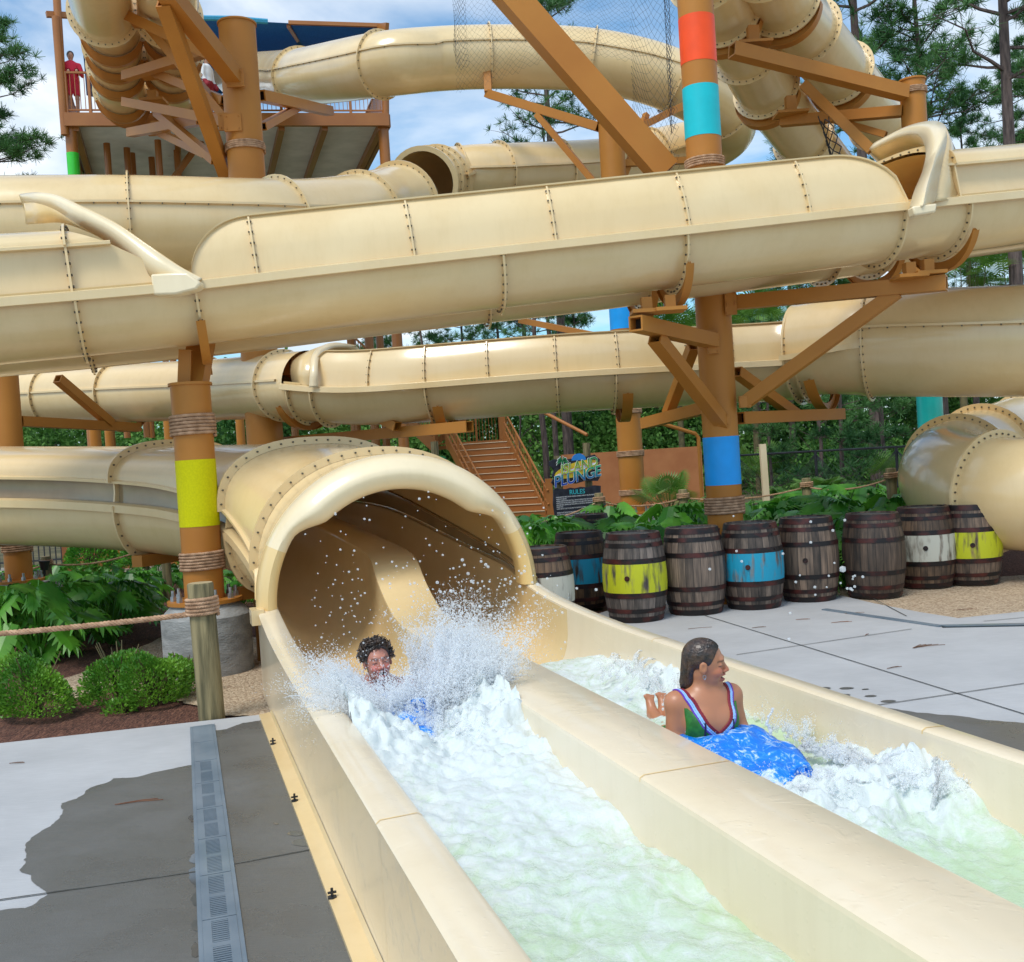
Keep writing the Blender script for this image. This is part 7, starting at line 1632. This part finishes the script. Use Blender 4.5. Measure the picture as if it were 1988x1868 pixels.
def prone_sdf(fig,S_,elb,hnd,legs,wid=.155):
    sh,chest,hip=S_['sh'],S_['chest'],S_['hip']
    def body(p):
        hd=head_sdf(fig.toh(p),S_.get('smile',1))*fig.sc
        nb=fig.fromh((-.02,0,-.05)); d=smin(hd,dcap(p,nb,(0,sh[1],sh[2]+.01),.052,.056),.02)
        t=dell(p,(0,chest[1],chest[2]),(.15,.085,.15)); t=smin(t,dell(p,(0,sh[1]-.01,sh[2]-.055),(.165,.062,.062)),.05)
        for s in(-1,1): t=smin(t,dell(p,(s*.062,chest[1]+.062,chest[2]-.015),(.055,.045,.055)),.03)
        t=smin(t,dcap(p,(0,chest[1]-.03,chest[2]-.06),hip,.115,.125),.08); d=smin(d,t,.035)
        for s in(-1,1):
            a=(s*wid,sh[1],sh[2]-.05); e=(s*elb[0],elb[1],elb[2]); h=(s*hnd[0],hnd[1],hnd[2])
            d=smin(d,dell(p,a,(.052,.050,.052)),.035); d=smin(d,dcap(p,a,e,.043,.036),.025); d=smin(d,dcap(p,e,h,.036,.024),.02)
            d=smin(d,dell(p,(s*hnd[0],hnd[1]+.045,hnd[2]),(.036,.045,.016)),.012)
            for k in range(4):
                x=s*hnd[0]+(k-1.5)*.019; L_=(.030,.035,.033,.025)[k]; q=(x,hnd[1]+.085,hnd[2]+.002); r=(x,hnd[1]+.085+L_,hnd[2]-.006); u=(x,hnd[1]+.082+L_*.8,hnd[2]-.030); d=smin(d,dcap(p,q,r,.0088,.008),.005); d=smin(d,dcap(p,r,u,.008,.0072),.004)
            x=s*hnd[0]-s*.036; d=smin(d,dcap(p,(x,hnd[1]+.03,hnd[2]),(x-s*.012,hnd[1]+.075,hnd[2]-.012),.010,.008),.006)
        for s,(kn,an,ft) in zip((-1,1),legs):
            a=(s*.075,hip[1],hip[2]-.01); d=smin(d,dcap(p,a,kn,.078,.052),.04); d=smin(d,dcap(p,kn,an,.052,.033),.02); d=smin(d,dcap(p,an,ft,.030,.026),.02)
            for k in range(5): q=np.array(ft)+np.array([(k-2)*.014,-.0,.012]); d=smin(d,dcap(p,ft,tuple(q+np.array([0,-.01,.035-.004*abs(k-1)])),.018,.008),.006)
        return d
    return body
def make_person(name,label,fig,sdf,boxes,skin,blush,headc=True):
    t=thing('person',label,'person',V(fig.o)); vs=[];fs=[];o=0
    for lo,hi,st in boxes:
        v,f=nets(sdf,lo,hi,st); vs.append(v); fs.append(f+o); o+=len(v)
    v=np.concatenate(vs); f=np.concatenate(fs)
    ob=npmesh('body',fig.W(v),f,MT['skin'],t,smooth=True); c=np.tile(np.array(skin),(len(v),1)); h=fig.toh(v); near=np.linalg.norm(h,axis=1)<.17; hc=head_cols(h,skin,blush); c[near]=hc[near]
    paint(ob,c[:len(ob.data.vertices)]); return t,v
def surf(fn,p,d,n=60):
    p=np.array(p,float); d=np.array(d,float)
    for _ in range(n): s=fn(p[None])[0]; p=p+d*s*.9
    return p
def surfm(fn,P_,D,n=14):
    P_=np.array(P_,float); D=np.array(D,float)
    for _ in range(n): P_=P_+D*fn(P_)[:,None]*.9
    return P_
# ---- the girl
gb=PZ(1388,0,4.93); GF=Fig((gb.x,gb.y,0),-UH,(0.0,.0,.79),R(60),R(4),R(6),.94)
S_={'sh':(0,-.035,.665),'chest':(0,-.01,.545),'hip':(.12,-.42,.335)}
legs=[((.12,-.72,.26),(.20,-1.04,.30),(.205,-1.08,.355)),((.25,-.72,.26),(.275,-1.05,.30),(.28,-1.08,.355))]
gs=prone_sdf(GF,S_,(.178,-.02,.45),(.15,.17,.41),legs,.146)
T_,gv=make_person('person','girl with wet dark hair lying on a blue mat, laughing and looking aside',GF,gs,[((-.15,-.16,.70),(.17,.16,.95),.0038),((-.27,-1.2,.22),(.40,.40,.706),.007)],(.46,.19,.095),(.58,.12,.075))
def hair_shell(p,fig,grow=.006):
    h=fig.toh(p); d=dell(h,(-.016,0,.038),(.092+grow,.074+grow,.082+grow)); d=smax(d,-(dell(h,(.104,0,-.025),(.095,.10,.118))),.012); d=smax(d,-dell(h,(.015,0,-.10),(.1,.1,.10)),.02)
    for s in(-1,1): d=smax(d,-dell(h,(-.002,s*.085,-.012),(.026,.02,.036)),.006)
    d=smin(d,dell(h,(-.075,0,-.03),(.035,.055,.085)),.02); return d
def gh(p):
    d=hair_shell(p,GF); a=GF.fromh((-.075,.01,-.04)); q=[a,GF.fromh((-.085,-.0,-.10)),GF.fromh((-.080,-.01,-.165)),GF.fromh((-.060,-.02,-.215))]
    for u,w,r0,r1 in zip(q,q[1:],(.040,.034,.024),(.034,.024,.010)): d=smin(d,dcap(p,u,w,r0,r1),.02)
    return d
v,f=nets(gh,(-.26,-.2,.5),(.2,.2,.95),.005); npmesh('hair',GF.W(v),f,MT['hair'],T_,smooth=True)
rs=np.random.default_rng(3); b=MB()
for i in range(190):
    y=rs.uniform(-.075,.075); top=.045+.06*math.cos(y*18); st=np.array([.078-.25*abs(y)-rs.uniform(0,.03),y*.95,top]); pts=[]
    for k in range(9):
        s=k/8; ang=s*2.4; x=.078*math.cos(ang)-.016; z=.04+.088*math.sin(min(PI,ang+.55)); yy=y*(1-.1*s)
        if s>.62: q=(s-.62)/.38; x=-.092-.004*q; z=lerp(.04,-.13-.07*rs.uniform(.5,1.2),q); yy=y*(.8-.4*q)+.006*math.sin(i)
        r_=1.0+.0*i; pts.append(GF.fromh((x*1.06,yy*1.05,z*1.02+.003*math.sin(i*3+k))))
    pp=np.array([np.array(q) for q in pts]); dd=pp-GF.h; dd/=np.linalg.norm(dd,axis=1,keepdims=True); pp=surfm(gh,pp+dd*.05,-dd); pp=[V(q) for q in GF.W(pp)]
    b.tube(pp,[.0018]*len(pp),4)
for i in range(16):
    y=rs.uniform(-.03,.03); q=[GF.fromh((-.075+rs.uniform(-.02,.02),y,-.13)),GF.fromh((-.08+rs.uniform(-.02,.02),y*1.2,-.18)),GF.fromh((-.062+rs.uniform(-.03,.03),y*1.3,-.24-rs.uniform(0,.04)))]; b.tube([V(GF.W(np.array(x)[None])[0]) for x in catmull([V(x) for x in q],4)],.0035,5)
for i in range(12):
    y=rs.uniform(.02,.05); q=[GF.fromh((-.03,.05,-.09)),GF.fromh((-.0+rs.uniform(-.02,.02),.075,-.125)),GF.fromh((.02+rs.uniform(-.02,.03),.085,-.17-rs.uniform(0,.03)))]; b.tube([V(GF.W(np.array(x)[None])[0]) for x in catmull([V(x) for x in q],4)],.0032,5)
obj('hair_strands',b,MT['hair'],T_)
b=MB(); rows=[[V(GF.W(GF.fromh((.0865-.30*y*y*20*.6,y,z))[None])[0]) for y in np.linspace(-.0185,.0185,9)] for z in(-.0565,-.0645)]; b.grid(rows); obj('teeth',b,MT['teeth'],T_)
e=GF.fromh((.0,-.083,-.040)); b=MB(); c=V(GF.W(e[None])[0]); b.tube([c+V((.007*math.cos(a),0,.009*math.sin(a)-.006)) for a in np.linspace(0,2*PI,12)],.0016,6); b.ball(c+V((0,-.003,-.015)),.004,8); obj('earring',b,MT['zinc'],T_)
# swimsuit
MT['suit']=noise_mat('green_swimsuit',(.012,.12,.015),(.03,.21,.025),scale=40,rough=.6); MT['maroon']=flat('maroon_crochet',(.22,.012,.03),.7,0); MT['lblue']=flat('light_blue_crochet',(.30,.52,.85),.7,0); MT['purple']=flat('purple_crochet',(.13,.03,.40),.7,0); MT['dgreen']=flat('dark_stripe',(.015,.01,.06),.7,0)
def suit(p):
    d=gs(p)-.0045; a=np.abs(p[...,0]); top=.487+np.clip((a-.015),0,.2)*1.05; reg=np.maximum(p[...,2]-top,0-1)+0; d=smax(d,(p[...,2]-top)*.7,.003); d=smax(d,-(p[...,1]+.60),.003); d=np.maximum(d,a-.135); d=np.maximum(d,-(p[...,1]+.5)); return d
v,f=nets(suit,(-.17,-.5,.28),(.17,.14,.60),.006); npmesh('swimsuit',GF.W(v),f,MT['suit'],T_,smooth=True)
for s in(-1,1):
    path=[(s*.004,.478),(s*.035,.505),(s*.062,.535),(s*.078,.575),(s*.088,.615),(s*.098,.640)]
    for off,mt,k in((-.006,'maroon',0),(.000,'maroon',0),(.0075,'lblue',1),(.0145,'lblue',1),(.021,'purple',2)):
        b=MB(); pts=[]
        qs=[(c.x,c.y) for c in catmull([V((x,z,0)) for x,z in path],8)]; P0=np.array([(q+s*off,.25,z-off*.5) for q,z in qs]); P1=surfm(gs,P0,np.tile((0,-1.,0),(len(P0),1)),40); pts=[V(q) for q in GF.W(P1+np.array([[0,.003,0]]))]
        b.tube(pts,[.0042*(1+.22*math.sin(i*2.4)) for i in range(len(pts))],6)
        # continue over the shoulder
        P0=np.array([(s*(.100+off+.02*k/6),-.035+.09*math.cos(k*.35),.60+.09*math.sin(k*.35)+.03) for k in range(1,7)]); D_=np.array([(0,-.035,.60)])-P0*np.array([[0,1,1]]); D_/=np.linalg.norm(D_,axis=1,keepdims=True); P1=surfm(gs,P0,D_,20); P1=P1-D_*.003; b.tube([pts[-1]]+[V(q) for q in GF.W(P1)],.0042,6); obj('strap',b,MT[mt],T_)
    b=MB(); pts=[V(GF.W(surf(gs,(s*(.072+.0*k),.25,.54-.012*k),(0,-1,0))[None]+np.array([[0,.005,0]]))[0]) for k in range(7)]; b.tube(pts,.005,6); obj('stripe',b,MT['dgreen'],T_)
# ---- the boy
bb=PZ(748,0,5.98); BF=Fig((bb.x,bb.y,0),(-UH*.95-VH*.1),(.0,.02,.70),R(8),R(-6),R(5),.97)
S2={'sh':(0,-.06,.58),'chest':(0,-.08,.47),'hip':(0,-.5,.38),'smile':1.3}
legs2=[((-.1,-.85,.34),(-.12,-1.2,.34),(-.12,-1.26,.38)),((.1,-.85,.34),(.12,-1.2,.34),(.12,-1.26,.38))]
bs=prone_sdf(BF,S2,(.20,.05,.46),(.17,.24,.45),legs2,.16)
T2,bv=make_person('person','boy with dark curly hair, eyes shut, riding through the big splash in the near lane',BF,bs,[((-.15,-.15,.62),(.15,.18,.87),.004),((-.30,-1.42,.24),(.30,.42,.627),.008)],(.46,.185,.125),(.62,.10,.08))
b=MB(); hb=lambda p:hair_shell(p,BF,.012)
v,f=nets(hb,(-.16,-.18,.6),(.16,.16,.90),.006); npmesh('hair',BF.W(v),f,MT['hair'],T2,smooth=True)
for i in range(520):
    d=rs.normal(size=3); d/=np.linalg.norm(d); d[2]=abs(d[2])*1.0-.15; d/=np.linalg.norm(d)
    if d[0]>.50 and d[2]<.50: continue
    c=np.array((-.012,0,.036))+d*np.array((.100,.083,.092))*rs.uniform(.97,1.14); ax=V(rs.normal(size=3)).normalized(); A=ax.orthogonal().normalized(); B_=ax.cross(A); rr=rs.uniform(.007,.012)
    w=V(BF.W(BF.fromh(c)[None])[0]); b.tube([w+(A*math.cos(q)+B_*math.sin(q))*rr+ax*.004*q for q in np.linspace(0,5.2,9)],.0032,4)
obj('curls',b,MT['hair'],T2)
MT['trunks']=flat('dark_swim_shorts',(.02,.03,.09),.7,0)
def tr(p): d=bs(p)-.008; d=np.maximum(d,p[...,1]+.42); return np.maximum(d,-(p[...,1]+.80))
v,f=nets(tr,(-.24,-.84,.2),(.24,-.38,.56),.012); npmesh('swim_shorts',BF.W(v),f,MT['trunks'],T2,smooth=True)
# ---- mats
def mat_mat(name,lo,hi):
    m,nt,b=newmat(name); L=nt.links.new; tc=N(nt,'ShaderNodeTexCoord'); n=N(nt,'ShaderNodeTexNoise'); n.inputs['Scale'].default_value=13; n.inputs['Detail'].default_value=10; n.inputs['Roughness'].default_value=.66; n.inputs['Distortion'].default_value=1.8; L(tc.outputs['Object'],n.inputs['Vector'])
    cr=N(nt,'ShaderNodeValToRGB'); cr.color_ramp.elements[0].position=lo; cr.color_ramp.elements[1].position=hi; cr.color_ramp.elements[0].color=(.004,.20,.80,1); cr.color_ramp.elements[1].color=(.72,.84,.93,1); e=cr.color_ramp.elements.new((lo+hi)/2-.02); e.color=(.03,.30,.85,1); L(n.outputs['Fac'],cr.inputs['Fac']); L(cr.outputs['Color'],b.inputs['Base Color']); b.inputs['Roughness'].default_value=.2
    bp=N(nt,'ShaderNodeBump'); bp.inputs['Strength'].default_value=.5; bp.inputs['Distance'].default_value=.02; L(n.outputs['Fac'],bp.inputs['Height']); L(bp.outputs['Normal'],b.inputs['Normal']); return m
MT['mat1']=mat_mat('wet_blue_foam_mat',.47,.64); MT['mat2']=mat_mat('foamy_blue_mat',.40,.60)
def ride_mat(label,fig,mat,b0,b1,zf,half=.25):
    hq=.62
    t=thing('riding_mat',label,'mat',V(fig.o)); rows=[]; m=24
    for k in range(41):
        q=k/40; y=lerp(b0,b1,q); row=[]
        for j in range(m+1):
            u=-1+2*j/m; w=half*(1-.10*abs(q-.5)); row.append(V(fig.W(np.array([[w*u*(1 if abs(u)<.9 else .99),y,zf(q,u)+.03*noise.noise(V((u*2.2,q*7,b0*9)))+.012*noise.noise(V((u*6,q*19,b0*9)))-.03*abs(u)**3]]))[0]))
        rows.append(row)
    o=shell('foam_sheet',rows,MT[mat],t,.05); 
    for s in(-1,1):
        b=MB()
        w=lambda a,y,z:V(fig.W(np.array([[a,y,z]]))[0]); zz=zf(.8,0)+.0; bb0=lerp(b0,b1,.80); b.tube(catmull([w(s*.12,bb0,zz-.02),w(s*.13,bb0+.02,zz+.04),w(s*.19,bb0+.02,zz+.04),w(s*.20,bb0,zz-.02)],5),.014,8); obj('handle',b,MT[mat],t)
    return t
ride_mat('bright blue foam mat under the girl, awash with white water',GF,'mat1',-.22,.66,lambda q,u:.37+.085*sm(.12,.30,q)-.13*sm(.42,1.0,q)+.012*math.sin(q*17+u*4),.26)
ride_mat('blue foam mat under the boy, nearly hidden by foam',BF,'mat2',-.70,.82,lambda q,u:.38+.155*sm(.3,.6,q)+.015*math.sin(q*9+u*3)-.10*sm(.72,1.0,q),.25)
# ---- people on the tower
def stand_sdf(p,arms):
    d=dell(p,(0,.01,1.60),(.075,.095,.115)); d=smin(d,dcap(p,(0,0,1.42),(0,0,1.55),.05,.05),.03); d=smin(d,dell(p,(0,0,1.22),(.17,.10,.22)),.05); d=smin(d,dell(p,(0,0,1.36),(.185,.085,.07)),.05); d=smin(d,dell(p,(0,0,.98),(.155,.11,.14)),.06)
    d=smin(d,dell(p,(0,.11,1.585),(.013,.018,.02)),.01)
    for s in(-1,1):
        d=smin(d,dcap(p,(s*.09,0,.92),(s*.10,.02,.48),.078,.055),.04); d=smin(d,dcap(p,(s*.10,.02,.48),(s*.10,0,.09),.055,.036),.02); d=smin(d,dcap(p,(s*.10,-.02,.04),(s*.11,.16,.03),.04,.035),.02)
        e,h=arms[0 if s<0 else 1]; d=smin(d,dcap(p,(s*.19,0,1.36),e,.05,.038),.03); d=smin(d,dcap(p,e,h,.037,.026),.02); d=smin(d,dell(p,h,(.04,.045,.05)),.02)
    return d
def standing(label,pos,fwd,arms,shirt,shorts,hair,skin,zs=(.92,1.46),extra=None):
    fig=Fig(tuple(pos),fwd,(0,0,1.6),0); fn=lambda p:stand_sdf(p,arms); v,f=nets(fn,(-.45,-.35,-.02),(.45,.45,1.76),.018); t=thing('person',label,'person',pos); o=npmesh('body',fig.W(v),f,MT['skin'],t,smooth=True); paint(o,np.tile(np.array(skin),(len(o.data.vertices),1)))
    def sh(p):
        d=fn(p)-.02; d=np.maximum(d,zs[0]-p[...,2]); d=np.maximum(d,p[...,2]-zs[1]); return d
    v,f=nets(sh,(-.3,-.25,.6),(.3,.25,1.6),.02); npmesh('shirt',fig.W(v),f,MT[shirt],t,smooth=True)
    def so(p): d=fn(p)-.025; d=np.maximum(d,.55-p[...,2]); return np.maximum(d,p[...,2]-1.0)
    v,f=nets(so,(-.3,-.25,.5),(.3,.25,1.1),.02); npmesh('shorts',fig.W(v),f,MT[shorts],t,smooth=True)
    def ha(p): d=dell(p,(0,-.01,1.63),(.092,.108,.105)); return smax(d,-dell(p,(0,.13,1.55),(.11,.11,.12)),.01)
    v,f=nets(ha,(-.15,-.15,1.45),(.15,.15,1.8),.012); npmesh('hair',fig.W(v),f,MT['hair'],t,smooth=True)
    return t
MT['redshorts']=flat('dark_red_shorts',(.30,.02,.03),.8,0)
p1_=q4(.018,.05,.16); standing('person in a long red shirt standing at the corner of the tower railing',p1_,(-UH+V((.2,0,0))),(((-.27,.03,1.10),(-.10,.22,1.12)),((.27,.03,1.10),(.10,.23,1.14))),'red','red','hair',(.48,.25,.16),zs=(.80,1.47))
p2_=PZ(408,ZD+.16,28.6); standing('person in a white shirt and red shorts in the middle of the tower deck',p2_,V((1,-.3,0)),(((-.25,.0,1.08),(-.22,.12,.86)),((.25,.0,1.08),(.22,.12,.86))),'white','redshorts','hair',(.42,.22,.14))
